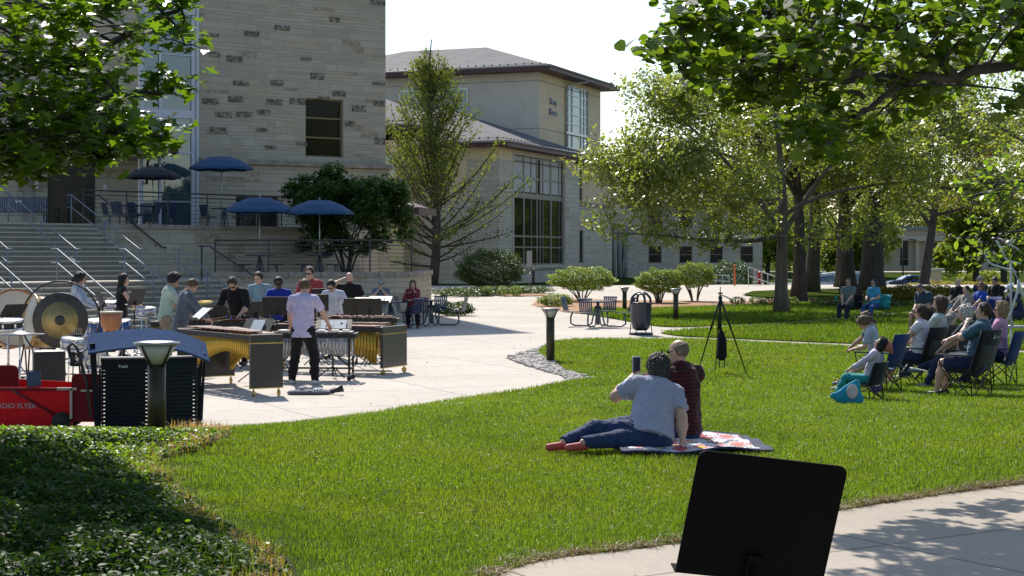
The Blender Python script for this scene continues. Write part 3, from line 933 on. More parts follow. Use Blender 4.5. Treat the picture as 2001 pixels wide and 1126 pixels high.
# set back wing right of the big window
mb = MB(); facade(mb, 15.1, 24, -.5, 5.7, [(15.9, 17.4, 1.6, 3.9)], .3, y=.5); mb.build('stone_wall', stone_b, BB)
mb = MB(); facade(mb, 15.1, 24, 5.7, 8.7, [(15.8, 17.2, 5.7, 8.4)], .3, y=.5)
mb.add([(24, .5, -.5), (24, 6, -.5), (24, 6, 8.7), (24, .5, 8.7)], [(0, 1, 2, 3)]); mb.build('stucco_wall', stucco, BB)
for q in ((15.9, 17.4, 1.6, 3.9, (), ()), (15.8, 17.2, 5.9, 8.4, (16.5,), (7.2, 7.8))):
    o = window(BB, *q[:4], bronze_m, glass_t, q[4], q[5], .14); o.location = (0, .5, 0)
mb = MB(); mb.box((19.5, .44, 5.78), (8.9, .14, .16)); mb.build('ledge', capst, BB)
hip_roof(BB, 15.2, 24, .5, 12, 8.8, 2, .9)
mb = MB(); facade(mb, 24, 46, -.5, 5.4, [(26, 27.5, 1.5, 3.9), (30.5, 33.5, 0, 4.4)], .3, y=2.2); mb.build('stone_wall', stone_b, BB)
mb = MB(); facade(mb, 24, 46, 5.4, 8.2, [(26, 27.5, 5.7, 7.9), (33, 35, 5.7, 7.9), (40, 42, 5.7, 7.9)], .3, y=2.2)
mb.build('stucco_wall', stucco, BB)
for q in ((26, 27.5, 1.5, 3.9), (30.5, 33.5, 0, 4.4), (26, 27.5, 5.7, 7.9), (33, 35, 5.7, 7.9), (40, 42, 5.7, 7.9)):
    o = window(BB, *q, alu, glass_b, ((q[0] + q[1]) / 2,), (), .14); o.location = (0, 2.2, 0)
hip_roof(BB, 24, 46, 2.2, 18, 8.3, 3.2, 1.0)
for x in (25.2, 26.6, 28.0, 29.4):
    mb = MB(); mb.cyl((x, 1.2, 0), (x, 1.2, 4.6), .16, n=10); mb.build('column', mat('grey_column', (.26, .25, .24), .7), BB)

sw = thing('stone_wing', 'long pale stone wing with small square windows seen under the big tree', 'building', at(1225, 134), R(8))
mb = MB(); facade(mb, 0, 11.5, -2, 6.6, [(1.8 + 2.6 * k, 2.9 + 2.6 * k, 1.5, 2.9) for k in range(4)] + [(1.8 + 2.6 * k, 2.9 + 2.6 * k, 4.4, 5.9) for k in range(4)], .3)
mb.add([(11.5, 0, -2), (11.5, 9, -2), (11.5, 9, 6.6), (11.5, 0, 6.6)], [(0, 1, 2, 3)])
mb.build('wall', stone_b, sw)
for k in range(4):
    for c, d_ in ((1.5, 2.9), (4.4, 5.9)): window(sw, 1.8 + 2.6 * k, 2.9 + 2.6 * k, c, d_, bronze_m, glass_t, (), ((c + d_) / 2,), .14, .06)
hip_roof(sw, 0, 11.5, 0, 9, 6.6, 2.0, .8)

fb = thing('far_building', 'low tan building with a white double door and wide dark windows across the far street', 'building', at(1700, 285, -.9), R(2))
tan = mat('tan_wall', (.38, .31, .23), .9, var=.08, scale=.4)
mb = MB(); facade(mb, 0, 42, 0, 7.5, [(5.2, 6.8, 1.2, 5.6), (9.6, 13.8, .8, 5.4), (15.6, 19.3, 0, 5.4), (20.8, 26.2, .8, 5.4)], .4)
mb.build('wall', tan, fb)
mb = MB(); mb.box((21, -.3, 6.2), (42, .8, .5)); mb.box((18, -.8, 5.75), (26, 1.6, .35)); mb.build('cornice', mat('tan_cornice', (.48, .41, .32), .8), fb)
mb = MB()
for x in (8.2, 14.7, 20.0, 27.2): MB().box((x, -.3, 2.9), (.7, .6, 5.8)).build('pier', mat('tan_cornice', (.48, .41, .32), .8), fb)
for q, cc, rr in (((5.2, 6.8, 1.2, 5.6), (), (2.4,)), ((9.6, 13.8, .8, 5.4), (11.0, 12.4), (3.9,)), ((20.8, 26.2, .8, 5.4), (22.6, 24.4), (3.9,))):
    window(fb, *q, white_m if cc else bronze_m, glass_t, cc, rr, .1, .12)
window(fb, 15.6, 19.3, 0, 5.4, white_m, glass_t, ((17.45, .3), (16.5, .12), (18.4, .12)), ((2.7, .35),), .1, .16, name='double_door')
mb = MB(); mb.box((21, 8, 7.8), (43, 17, .6)); mb.build('roof', mat('flat_roof', (.2, .2, .2), .9), fb)
# ================================================================ VEGETATION
SHAPES = {
    'oval': [(0, -.5), (.2, -.28), (.26, 0), (.17, .3), (0, .5), (-.17, .3), (-.26, 0), (-.2, -.28)],
    'round': [(0, -.45), (.32, -.36), (.47, -.05), (.34, .28), (0, .55), (-.34, .28), (-.47, -.05), (-.32, -.36)],
    'maple': [(0, -.45), (.12, -.22), (.42, -.28), (.34, -.05), (.55, .16), (.22, .18), (.2, .3), (0, .6), (-.2, .3), (-.22, .18), (-.55, .16), (-.34, -.05), (-.42, -.28), (-.12, -.22)],
    'quad': [(0, -.5), (.24, 0), (0, .5), (-.24, 0)],
    'needle': [(0, -.5), (.13, 0), (0, .5), (-.13, 0)],
}
def leaves(name, P, size, material, rs, shape='quad', droop=.3, flat=.0, parent=None, origin=(0, 0, 0), curl=.12, sizevar=.35, up=None):
    """one mesh of separate leaf faces at points P (world), random attitude"""
    P = np.asarray(P, float); n = len(P)
    if n == 0: return None
    sh = np.array(SHAPES[shape]); k = len(sh)
    nrm = rs.normal(size=(n, 3)); nrm[:, 2] = np.abs(nrm[:, 2]) * (1 + flat * 3) + flat
    nrm /= np.linalg.norm(nrm, axis=1)[:, None]
    d = rs.normal(size=(n, 3)); d[:, 2] -= droop * 2
    if up is not None: d[:, 2] = up + rs.normal(size=n) * .3
    d -= nrm * (d * nrm).sum(1)[:, None]; d /= np.linalg.norm(d, axis=1)[:, None] + 1e-9
    w = np.cross(d, nrm)
    s = size * (1 + sizevar * rs.uniform(-1, 1, n))
    u = sh[:, 0][None, :, None]; v = sh[:, 1][None, :, None]
    c = (np.abs(sh[:, 0]) * curl * 2 - sh[:, 1] ** 2 * curl)[None, :, None]
    vs = P[:, None, :] + s[:, None, None] * (w[:, None, :] * u - d[:, None, :] * v * -1 + nrm[:, None, :] * c)
    vs = vs.reshape(-1, 3) - np.asarray(origin)
    f = np.arange(n * k).reshape(n, k)
    return mesh_obj(name, vs, f, material, parent)

def bez(a, b, c, n=7):
    a, b, c = Vector(a), Vector(b), Vector(c)
    return [a * (1 - t) ** 2 + b * 2 * t * (1 - t) + c * t * t for t in [i / n for i in range(n + 1)]]

bark = mat('bark', (.06, .052, .044), .95, var=.35, scale=7, bmp=1.0, bscale=18, stretch=(1, 1, .25))
bark_l = mat('bark_grey', (.13, .11, .09), .95, var=.35, scale=7, bmp=1.0, bscale=18, stretch=(1, 1, .25))

def tree(name, label, cat, base, top, tr, clumps, lsize, lm, per, seed, shape='quad', fork=.35, bk=None, lean=(0, 0), group=None, spread=1.0, flat=.2, twigs=4, droop=.3, trunk_top=None):
    """clumps: list of (x,y,z,r) in world; limbs grow from the trunk to each clump"""
    rs = np.random.RandomState(seed); rg = random.Random(seed)
    t = thing(name, label, cat, base, 0, group)
    B = Vector(base); bk = bk or bark
    h = top - B.z
    tt = trunk_top or h * .8
    tp = []
    for i in range(9):
        f = i / 8
        tp.append(Vector((lean[0] * f + .12 * math.sin(f * 5 + seed), lean[1] * f + .1 * math.sin(f * 4 + 2 * seed), -.2 + (tt + .2) * f)))
    mb = MB(); rr = [tr * (1.35 if i == 0 else 1.0 * (1 - .78 * i / 8)) for i in range(9)]
    mb.tube(tp, rr, 12); mb.build('trunk', bk, t)
    mb = MB()
    def tpos(z):
        f = min(max((z + .2) / (tt + .2), 0), .999) * 8; i = int(f)
        return tp[i].lerp(tp[i + 1], f - i), rr[i] * (1 - (f - i)) + rr[i + 1] * (f - i)
    pts = []
    # a few main limbs reach the outermost clumps, every other clump forks off the nearest limb
    C = [Vector((x, y, z)) - B for x, y, z, r in clumps]
    main = [max(range(len(C)), key=lambda i: C[i].length)]
    nm = min(len(C), 9)
    while len(main) < nm: main.append(max(range(len(C)), key=lambda i: min((C[i] - C[j]).length for j in main)))
    nodes = [(tpos(tt * q)[0], tpos(tt * q)[1] * .5) for q in (.7, .8, .9, .98)]
    def limb(i, p, r0):
        c = C[i]; d = (c - p).length
        m1 = p.lerp(c, .35) + Vector((rg.uniform(-.1, .1), rg.uniform(-.1, .1), rg.uniform(-.12, .16))) * d
        m2 = p.lerp(c, .7) + Vector((rg.uniform(-.1, .1), rg.uniform(-.1, .1), rg.uniform(-.05, .14))) * d
        L = [((1 - t_) ** 3) * p + 3 * t_ * (1 - t_) ** 2 * m1 + 3 * t_ * t_ * (1 - t_) * m2 + t_ ** 3 * c for t_ in [k / 9 for k in range(10)]]
        mb.tube(L, [r0 * (1 - .85 * k / 9) + .006 for k in range(10)], 6, cap=False)
        for k in range(2, 10): nodes.append((L[k], r0 * (1 - .85 * k / 9) + .006))
        return L
    order = main + sorted([i for i in range(len(C)) if i not in main], key=lambda i: C[i].length)
    for oi, i in enumerate(order):
        x, y, z, r = clumps[i]; c = C[i]
        if oi < nm:
            horiz = math.hypot(c.x - lean[0] / 2, c.y)
            z0 = min(max(h * fork + .07 * h * (oi % 4), c.z - horiz * 1.1), tt * .95)
            p, pr = tpos(z0); r0 = min(pr * .55, .05 + .016 * (c - p).length)
        else:
            p, pr = min(nodes, key=lambda q: (q[0] - c).length + (1.2 if q[0].z > c.z + .3 else 0) - q[1] * 4)
            r0 = min(pr * .7, .012 + .012 * (c - p).length)
        L = limb(i, p, r0)
        for _ in range(twigs):
            q = L[rg.randint(5, 9)]
            e = c + Vector((rg.gauss(0, 1), rg.gauss(0, 1), rg.gauss(0, .8))) * r * .75
            mb.tube(bez(q, (q + e) / 2 + Vector((0, 0, .15 * r)), e, 4), [.016, .013, .010, .006, .004], 4, cap=False)
        n = int(per * r * r)
        d = rs.normal(size=(n, 3)); d /= np.linalg.norm(d, axis=1)[:, None]
        rad = r * rs.uniform(.15, 1, n) ** .5
        lump = 1 + .35 * np.sin(d[:, 0] * 5 + x * 3) * np.sin(d[:, 1] * 6 + y) * np.cos(d[:, 2] * 4 + z * 2)
        q = d * (rad * lump)[:, None] * np.array([1, 1, .72]) * spread
        # gather into sprays
        ns = max(3, n // 14)
        sc = q[:ns]; q = np.where(rs.uniform(size=(n, 1)) < .75, sc[rs.randint(0, ns, n)] + rs.normal(size=(n, 3)) * .13 * r, q)
        pts.append(q + np.array([x, y, z]))
    mb.build('branch', bk, t)
    P = np.concatenate(pts)
    leaves('crown', P, lsize, lm, rs, shape, droop, flat, t, tuple(B))
    return t

def crown(cx, cy, cz, rx, ry, rz_, n, r, seed, lo=.0, inner=.2):
    rs = np.random.RandomState(seed); out = []
    while len(out) < n:
        d = rs.normal(size=3); d /= np.linalg.norm(d)
        k = rs.uniform(inner, 1) ** .6
        if d[2] < -.75: continue
        p = (cx + d[0] * rx * k, cy + d[1] * ry * k, cz + d[2] * rz_ * k)
        out.append((*p, r * rs.uniform(.7, 1.25)))
    return out

L_oak = leafmat('leaf_spring_green', (.10, .14, .042), (.225, .25, .105), .5, .9, .35)
L_dark = leafmat('leaf_mid_green', (.075, .11, .025), (.16, .18, .045), .5)
L_olive = leafmat('leaf_olive', (.13, .12, .035), (.25, .20, .06), .5)
L_maple = leafmat('leaf_maple', (.045, .095, .012), (.10, .16, .02), .5, .6, .33)
L_linden = leafmat('leaf_linden', (.045, .09, .012), (.115, .16, .028), .52, .6, .35)
L_magn = leafmat('leaf_dark_shrub', (.035, .085, .022), (.07, .13, .035), .4, .7, .4)
L_cyp = leafmat('leaf_cypress', (.06, .092, .032), (.13, .145, .055), .5, .2, .7)
L_bush = leafmat('leaf_bush', (.09, .15, .03), (.19, .24, .07), .4, .4)
L_box = leafmat('leaf_hedge', (.03, .065, .018), (.07, .11, .035), .3, .4)
L_far = leafmat('leaf_distance', (.12, .17, .05), (.22, .25, .08), .5, .3, .6)

def gpos(px, D):
    x = (px - 1000) / F * D
    return (x, D, float(gz(x, D)))

# oak in the middle of the lawn
b = gpos(1533, 59.6)
cl = crown(9.3, 59.6, 5.9, 6.5, 4.6, 3.3, 80, 1.1, 5, inner=.45) + \
     [(x, y, z, r) for x, y, z, r in [(3.3, 58, 3.6, .9), (4.2, 59, 4.5, 1.0), (3.9, 60, 5.4, .9), (5.0, 58.5, 3.4, 1.0), (4.6, 60.5, 6.4, .9), (6.0, 58, 7.6, .9), (6.6, 60, 8.4, .8), (5.8, 59, 3.0, .8), (7.2, 58, 3.2, .8), (8.2, 58, 3.3, .8), (14.5, 59, 4.0, .9), (12.5, 58.2, 3.6, .8), (13.6, 59, 5.4, 1.0), (4.9, 59.5, 5.0, .9), (5.2, 57.5, 2.7, .7), (6.6, 57.4, 2.6, .7), (7.6, 57.0, 2.8, .7), (10.6, 57.2, 2.9, .7), (11.6, 57.6, 2.7, .7), (3.6, 57.5, 2.9, .6), (13.0, 58, 2.9, .7), (8.8, 57, 3.2, .8)]]
tree('oak_tree', 'broad spring green oak with low branches in the middle of the far lawn', 'tree', b, 9.6, .27, cl, .15, L_oak, 430, 11, 'oval', .3, bark_l, (-.35, 0))
TR = [
    ('tree with a dark straight trunk just right of the oak', 1562, 73, .34, 11.5, (12.6, 73, 7.6, 5.2, 4, 4.0), 42, L_dark, 12),
    ('tree with a dark trunk between the oak and the white van', 1582, 82, .40, 13, (15.5, 82, 8.6, 5.5, 4.5, 4.5), 40, L_oak, 13),
    ('slender forked tree in front of the white van', 1631, 90, .19, 9, (18.5, 90, 6.4, 3.9, 3, 3.0), 28, L_dark, 14),
    ('dark trunked tree left of the thickest trunk', 1655, 79, .40, 13, (16.3, 79, 7.9, 4.6, 4, 4.6), 34, L_olive, 15),
    ('thickest dark trunked tree behind the seated couple', 1705, 76, .62, 14, (18.5, 76, 7.9, 6.5, 5, 4.9), 62, L_oak, 16),
    ('tree standing before the far tan building left of its doors', 1805, 112, .42, 13.5, (29.5, 112, 8.9, 8.0, 5, 5.2), 56, L_olive, 17),
]
for lab, px, D, r, h, c, n, lm, sd_ in TR:
    b = gpos(px, D)
    rr = 1.5 if D > 85 else 1.3
    tree('shade_tree', lab, 'tree', b, h, r, crown(c[0], c[1], c[2], c[3], c[4], c[5], n, rr, sd_), .2 if D > 85 else .17, lm, 220 if D > 85 else 330, sd_, 'oval' if D < 85 else 'quad', .33, None, (c[0] - b[0], 0) if abs(c[0] - b[0]) < 1.2 else (.4 * (c[0] - b[0]), 0), 'shade trees across the lawn')
# tree beyond the right edge whose twigs hang into view
b = (21, 52, 0)
tree('shade_tree', 'pale leaved tree hanging in over the right picture edge', 'tree', b, 11, .3, crown(19.5, 54, 7.6, 5.4, 4, 3.6, 40, 1.15, 21) + [(14.6, 50, 3.4, .6), (15.2, 50, 2.6, .5), (15.3, 49, 4.2, .7), (16, 51, 3.2, .6), (14.2, 50, 4.9, .6)], .15, L_oak, 170, 21, 'oval', .3, None, (0, 0), 'shade trees across the lawn')
FT = [(1330, 165, 9, 6, L_far), (1420, 190, 11, 7, L_dark), (1500, 175, 9, 6, L_far), (1585, 210, 11, 8, L_far), (1655, 180, 8, 5, L_dark), (1745, 330, 15, 11, L_far), (1840, 345, 17, 12, L_dark), (1940, 335, 16, 12, L_far), (2060, 330, 17, 12, L_dark), (1690, 250, 12, 8, L_far), (1450, 260, 16, 10, L_far), (1540, 270, 16, 10, L_dark), (1985, 200, 12, 7, L_far), (1962, 150, 13, 9, L_far), (2120, 165, 14, 10, L_dark), (2210, 185, 14, 10, L_far), (1905, 140, 9, 7, L_dark)]
names = ['leftmost', 'second', 'third', 'fourth', 'fifth']
for i, (px, D, h, w, lm) in enumerate(FT):
    b = gpos(px, D)
    lab = ['distant round tree behind the stone wing and oak', 'distant tree right of the stone wing', 'distant pale tree seen between the oak trunks', 'distant tree above the white van roof', 'distant dark tree left of the thickest trunk',
           'far tree rising behind the left end of the tan building', 'far dark tree rising behind the tan building doors', 'far tree rising behind the right windows of the tan building', 'far tree beyond the right end of the tan building',
           'distant tree beyond the blue car', 'tallest far tree behind the stone wing', 'far dark tree behind the street left of the van', 'distant tree right of the tan building windows', 'tree at the right picture edge behind the black shirted man', 'dark tree beyond the right picture edge', 'pale tree far beyond the right picture edge', 'lower dark tree left of the right edge trees'][i]
    tree('distant_tree', lab, 'tree', b, b[2] + h, .35, crown(b[0], b[1], b[2] + h * .55, w * .55, w * .5, h * .42, 30, h * .19, 40 + i), .55, lm, 75 * (11 / h), 40 + i, 'quad', .25, None, (0, 0), 'distant trees', twigs=0)

# cypress beside the campus building
b = (gpos(845, 94))
rs = np.random.RandomState(3); rg = random.Random(3)
t = thing('cypress_tree', 'tall feathery yellow green conifer with an upright trunk beside the campus building', 'tree', b)
H = 14.2
mb = MB(); tp = [Vector((.25 * math.sin(i * .5), 0, -.3 + (H + .3) * i / 12)) for i in range(13)]
mb.tube(tp, [.30 * (1 - .93 * i / 12) + .01 for i in range(13)], 10); mb.build('trunk', bark, t)
mb = MB(); pts = []
for i in range(150):
    z0 = 1.0 + (H - 2.4) * rg.random() ** 1.05
    f = z0 / H
    az = rg.uniform(0, 2 * PI); ln = (7.0 * (1 - f) ** 1.0 + .45) * rg.uniform(.7, 1.1)
    if f < .14: ln *= .6
    el = R(rg.uniform(28, 52) + 20 * f) if f > .2 else R(rg.uniform(5, 35))
    o = Vector((.0, 0, z0)); dr = Vector((math.cos(az) * math.cos(el), math.sin(az) * math.cos(el), math.sin(el)))
    e = o + dr * ln; mid = o + Vector((dr.x, dr.y, dr.z * .5)) * ln * .55
    if e.z > H - 1: e.z = H - rg.random() * 3.2
    L = bez(o, mid, e, 6); mb.tube(L, [.055 * (1 - .85 * k / 6) * (1.2 - f) + .008 for k in range(7)], 5, cap=False)
    for k in range(1, 26):
        u = .22 + .78 * k / 25
        q = o * (1 - u) ** 2 + mid * 2 * u * (1 - u) + e * u * u
        n = int(8 * (.3 + u * .8) * (1.15 - .75 * f) * (0.45 if f < .16 else 1))
        sp = .20 * (1.3 - .5 * u)
        a = rs.normal(size=(n, 3)) * sp; a[:, 2] = a[:, 2] * .8 + .05
        pts.append(a + np.array(q) + np.array(b))
mb.build('branch', bark, t)
leaves('crown', np.concatenate(pts), .155, L_cyp, rs, 'oval', 0, 0, t, b, up=.9)

# dark leafy multi-stem tree on the lower terrace
b = (-6.1, 60.0, 1.36)
cl = crown(-6.15, 60, 3.95, 2.15, 1.5, 1.25, 40, .62, 31) + [(-7.6, 59.6, 4.7, .5), (-8.2, 60, 4.5, .4), (-6.6, 60, 5.2, .5), (-4.3, 59.7, 4.4, .5), (-4.0, 59.6, 3.5, .5), (-3.9, 59.4, 2.9, .4), (-4.9, 59.4, 2.6, .5), (-6.9, 60, 5.0, .45), (-6.2, 59.2, 2.6, .5), (-5.4, 59.2, 2.4, .45), (-7.5, 59.3, 2.5, .45), (-6.8, 59.1, 2.3, .4), (-7.0, 59.3, 2.9, .5)]
dt = tree('dogwood_tree', 'dark leafy multi-stem tree between blue umbrellas and canopy', 'tree', b, 5.2, .08, cl, .15, L_magn, 1900, 31, 'oval', .15, None, (0, 0), flat=.5, trunk_top=2.2)
mb = MB()
for k in range(6):
    a = 2 * PI * k / 6
    mb.tube(bez((.1 * math.cos(a), .1 * math.sin(a), -.1), (.3 * math.cos(a), .3 * math.sin(a), .8), (1.0 * math.cos(a), .8 * math.sin(a), 1.9)), [.05, .045, .04, .036, .032, .03, .025, .02], 6)
mb.build('stem', bark, dt)

def bush(name, label, px, D, w, h, z0, seed, lm, n=9000, size=.09, stems=True, clear=.25, group=None, dep=None, flat=.3):
    """shrub: leaves in a lumpy dome shell over visible stems; w and h in metres"""
    b = gpos(px, D); rs = np.random.RandomState(seed); rg = random.Random(seed)
    t = thing(name, label, 'bush' if stems else 'hedge', b, 0, group)
    dep = dep or w * .8
    d = rs.normal(size=(n, 3)); d /= np.linalg.norm(d, axis=1)[:, None]
    lump = 1 + .10 * np.sin(d[:, 0] * 7 + seed) * np.cos(d[:, 1] * 6 + seed * 2) + .08 * np.sin(d[:, 2] * 11 + d[:, 0] * 9)
    k = rs.uniform(.45, 1, n) ** .45 * lump
    zc = z0 + (h - z0) * .45
    P = np.stack([d[:, 0] * w / 2 * k, d[:, 1] * dep / 2 * k, zc + np.where(d[:, 2] > 0, d[:, 2] * (h - zc), d[:, 2] * (zc - z0) * 1.0) * k], -1)
    P = P[P[:, 2] > z0 * .6 + .02] + np.array(b)
    if stems:
        mb = MB()
        for i in range(11):
            a = rg.uniform(0, 2 * PI); r = rg.uniform(.3, .85)
            e = (math.cos(a) * w / 2 * r, math.sin(a) * dep / 2 * r, zc + rg.uniform(-.1, .3))
            mb.tube(bez((.12 * math.cos(a), .12 * math.sin(a), -.05), (e[0] * .3, e[1] * .3, zc * .5), e, 5), [.035, .03, .027, .022, .016, .01], 5)
        mb.build('stem', bark_l, t)
    leaves('foliage', P, size, lm, rs, 'quad', 0, flat, t, b)
    return t
bush('rounded_shrub', 'large dark rounded shrub against the campus building', 957, 86, 3.7, 2.15, .05, 51, L_box, 17000, .1, False)
bush('flat_topped_shrub', 'light green flat topped shrub behind the four seat table', 1137, 73, 3.15, 1.55, .45, 52, L_bush, 13000, .08, True)
bush('flat_topped_shrub', 'light green rounded shrub left of the pair behind the bin', 1287, 71, 2.1, 1.5, .4, 53, L_bush, 9500, .08, True)
bush('flat_topped_shrub', 'light green taller shrub right of the pair behind the bin', 1357, 73, 1.9, 1.75, .6, 54, L_bush, 8000, .08, True)
bush('low_shrub', 'low bright green clump left of the four seat table', 1085, 67, 1.5, .55, 0, 55, L_bush, 3000, .08, False)
bush('low_shrub', 'low green planting in shade at the right end of the lower terrace', 885, 57, 1.6, .5, 0, 56, L_box, 3500, .08, False)
bush('clipped_hedge', 'round clipped hedge in front of the far tan building', 1918, 170, 5.2, 2.2, .0, 57, L_far, 3500, .3, False)
bush('dark_shrub', 'dark loose shrub in front of the stone wing', 1425, 118, 3.6, 2.6, .0, 58, L_box, 5000, .17, False)
for i, (px, D, w, h) in enumerate([(902, 78, 3.0, .4), (960, 80, 3.4, .42), (1020, 81, 3.2, .4), (1650, 66, 2.2, .3), (1720, 66, 2.4, .32)]):
    bush('ground_cover_clump', ['low dark planting under the tall conifer', 'low dark planting before the big rounded shrub', 'low planting below the tall gridded window', 'small plants at the lawn edge beside the oak trunk', 'small plants at the lawn edge behind the seated couple'][i], px, D, w, h, 0, 60 + i, L_box, 2500, .1, False)
for i in range(7):
    px = 775 + i * 22 if i < 3 else [870, 905, 944, 978][i - 3]
for i, px in enumerate((951, 982, 1008)):
    bush('small_round_shrub', ['leftmost of three small round shrubs in front of the large dark shrub', 'middle one of three small round shrubs near the big window', 'rightmost of three small round shrubs near the big window'][i], px, 78, .55, .5, 0, 70 + i, L_bush, 700, .07, False, group='small round shrubs')
for i, (px, D) in enumerate(((1440, 69), (1478, 70), (1500, 68), (1545, 69), (1600, 68))):
    bush('small_plant', ['leftmost small plant on the mulch before the road', 'second small plant on the mulch before the road', 'third small plant on the mulch, left of the oak trunk', 'small plant on the mulch right behind the oak trunk', 'rightmost small plant on the mulch before the trunks'][i], px, D, .7, .35, 0, 80 + i, L_bush if i % 2 else L_box, 500, .08, False, group='small plants on the mulch')
b1 = bush('hedge', 'loose low hedge running behind the seated group under the trees', 1790, 72, 4.6, .75, 0, 90, L_olive, 6000, .12, False, dep=1.6)
bush('hedge', 'loose low hedge of dry green shrubs right of the blue car', 1860, 120, 9, 1.2, 0, 91, L_olive, 5000, .2, False, dep=3)

# foreground maple, top left, its trunk outside the frame
def canopy_tree(name, label, base, trunk_pts, limbs, clumps, lsize, lm, shape, per, seed, tr, flat, spread_):
    rs = np.random.RandomState(seed); rg = random.Random(seed)
    t = thing(name, label, 'tree', base)
    B = Vector(base)
    mb = MB(); mb.tube([Vector(p) - B for p in trunk_pts], [tr * (1.3 - .12 * i) for i in range(len(trunk_pts))], 12); mb.build('trunk', bark, t)
    mb = MB()
    for L, r in limbs:
        P = [Vector(p) - B for p in L]
        Q = []
        for i in range(len(P) - 1):
            for k in range(4): Q.append(P[i].lerp(P[i + 1], k / 4) + Vector((rg.uniform(-.02, .02), rg.uniform(-.02, .02), rg.uniform(-.025, .025))))
        Q.append(P[-1]); n = len(Q) - 1
        mb.tube(Q, [r * (1 - .85 * i / n) + .004 for i in range(n + 1)], 7)
    nodes = [Vector(p) for L, r in limbs for p in [Vector(L[i]).lerp(Vector(L[i + 1]), k / 4) for i in range(len(L) - 1) for k in range(5)]]
    pts = []
    for (c, r, n) in clumps:
        c = Vector(c); q = min(nodes, key=lambda v: (v - c).length)
        mb.tube([p - B for p in bez(q, (q + c) / 2 + Vector((0, 0, .08)), c, 4)], [.014, .012, .010, .008, .005], 5, cap=False)
        n = int(n * per)
        tips = [c + Vector((rg.gauss(0, 1), rg.gauss(0, 1), rg.gauss(0, .45))) * r for _ in range(max(3, n // 16))]
        for e in tips:
            mb.tube([p - B for p in bez(c, (e + c) / 2 + Vector((0, 0, .03)), e, 3)], [.007, .006, .005, .003], 4, cap=False)
            m = max(1, n // len(tips))
            a = rs.normal(size=(m, 3)) * np.array([1, 1, .55]) * spread_
            pts.append(a + np.array(e))
    mb.build('branch', bark, t)
    leaves('crown', np.concatenate(pts), lsize, lm, rs, shape, .5, flat, t, base, sizevar=.4)
    return t

def PX(px, py, D): return Vector(((px - 1000) / F * D, D, hz(py, D)))
rg = random.Random(77)
cl = []
poly = np.array([(-250, -60), (345, -60), (335, 20), (285, 55), (290, 85), (215, 110), (205, 160), (290, 175), (295, 200), (225, 215), (185, 205), (250, 250), (245, 280), (170, 270), (200, 300), (170, 325), (110, 330), (60, 335), (-250, 350)])
cnt = 0
while cnt < 105:
    px, py = rg.uniform(-250, 390), rg.uniform(-60, 345)
    if not inpoly(np.array([[px, py]]), poly)[0]: continue
    dens = 1 if px < 240 else .8
    if rg.random() > dens: continue
    D = rg.uniform(11.8, 15.5)
    cl.append((PX(px, py, D), .16, 1.0)); cnt += 1
tips = [(375, 8, 13), (345, 20, 13), (330, 55, 13.2), (360, 45, 13), (290, 65, 13), (255, 80, 13.2), (362, 95, 13), (305, 165, 13), (350, 178, 13), (335, 170, 13), (280, 195, 13.2), (325, 275, 13), (295, 262, 13.4), (230, 268, 13), (260, 275, 13), (210, 300, 13), (175, 318, 13), (150, 298, 13.5), (185, 292, 13), (225, 300, 13), (30, 320, 13), (70, 318, 13.4), (0, 335, 13)]
for a, b_, D in tips: cl.append((PX(a, b_ - 6, D), .07, .45))
for i in range(48):   # canopy above and left of the frame, shading the planting bed
    cl.append((Vector((rg.uniform(-10.5, -3.9), rg.uniform(11.5, 17.5), rg.uniform(4.5, 7.2))), .3, .9))
Bm = (-8.2, 14.5, float(gz(-8.2, 14.5)))
limbs = [([(-8.2, 14.5, 2.2), PX(-200, 80, 14), PX(0, 130, 13.5), PX(150, 128, 13.2), PX(250, 70, 13), PX(350, 22, 13)], .07),
         ([(-8.2, 14.5, 2.6), PX(-150, 200, 14), PX(80, 200, 13.4), PX(230, 190, 13), PX(335, 180, 13)], .05),
         ([(-8.2, 14.5, 1.9), PX(-150, 280, 14), PX(50, 265, 13.4), PX(180, 255, 13), PX(320, 272, 13)], .045),
         ([PX(50, 265, 13.4), PX(130, 300, 13.2), PX(210, 308, 13)], .02),
         ([(-8.2, 14.5, 3.0), PX(-100, 20, 14), PX(120, 10, 13.4), PX(300, -30, 13)], .05),
         ([(-8.2, 14.5, 4.0), (-7, 14.6, 5.5), (-5.4, 14.8, 6.2), (-4.2, 14.8, 6.0)], .08), ([(-8.2, 14.5, 4.0), (-8.6, 13.5, 5.8), (-8.0, 12.4, 6.6)], .08), ([(-8.2, 14.5, 4.0), (-8.0, 16, 5.8), (-7.0, 17, 6.4)], .08)]
canopy_tree('maple_tree', 'dark green maple whose leafy boughs hang in at the upper left corner', Bm, [(-8.2, 14.5, .2), (-8.2, 14.5, 1.5), (-8.2, 14.5, 3), (-8.2, 14.5, 4.6)], limbs, cl, .115, L_maple, 'maple', 58, 78, .2, .8, .085)

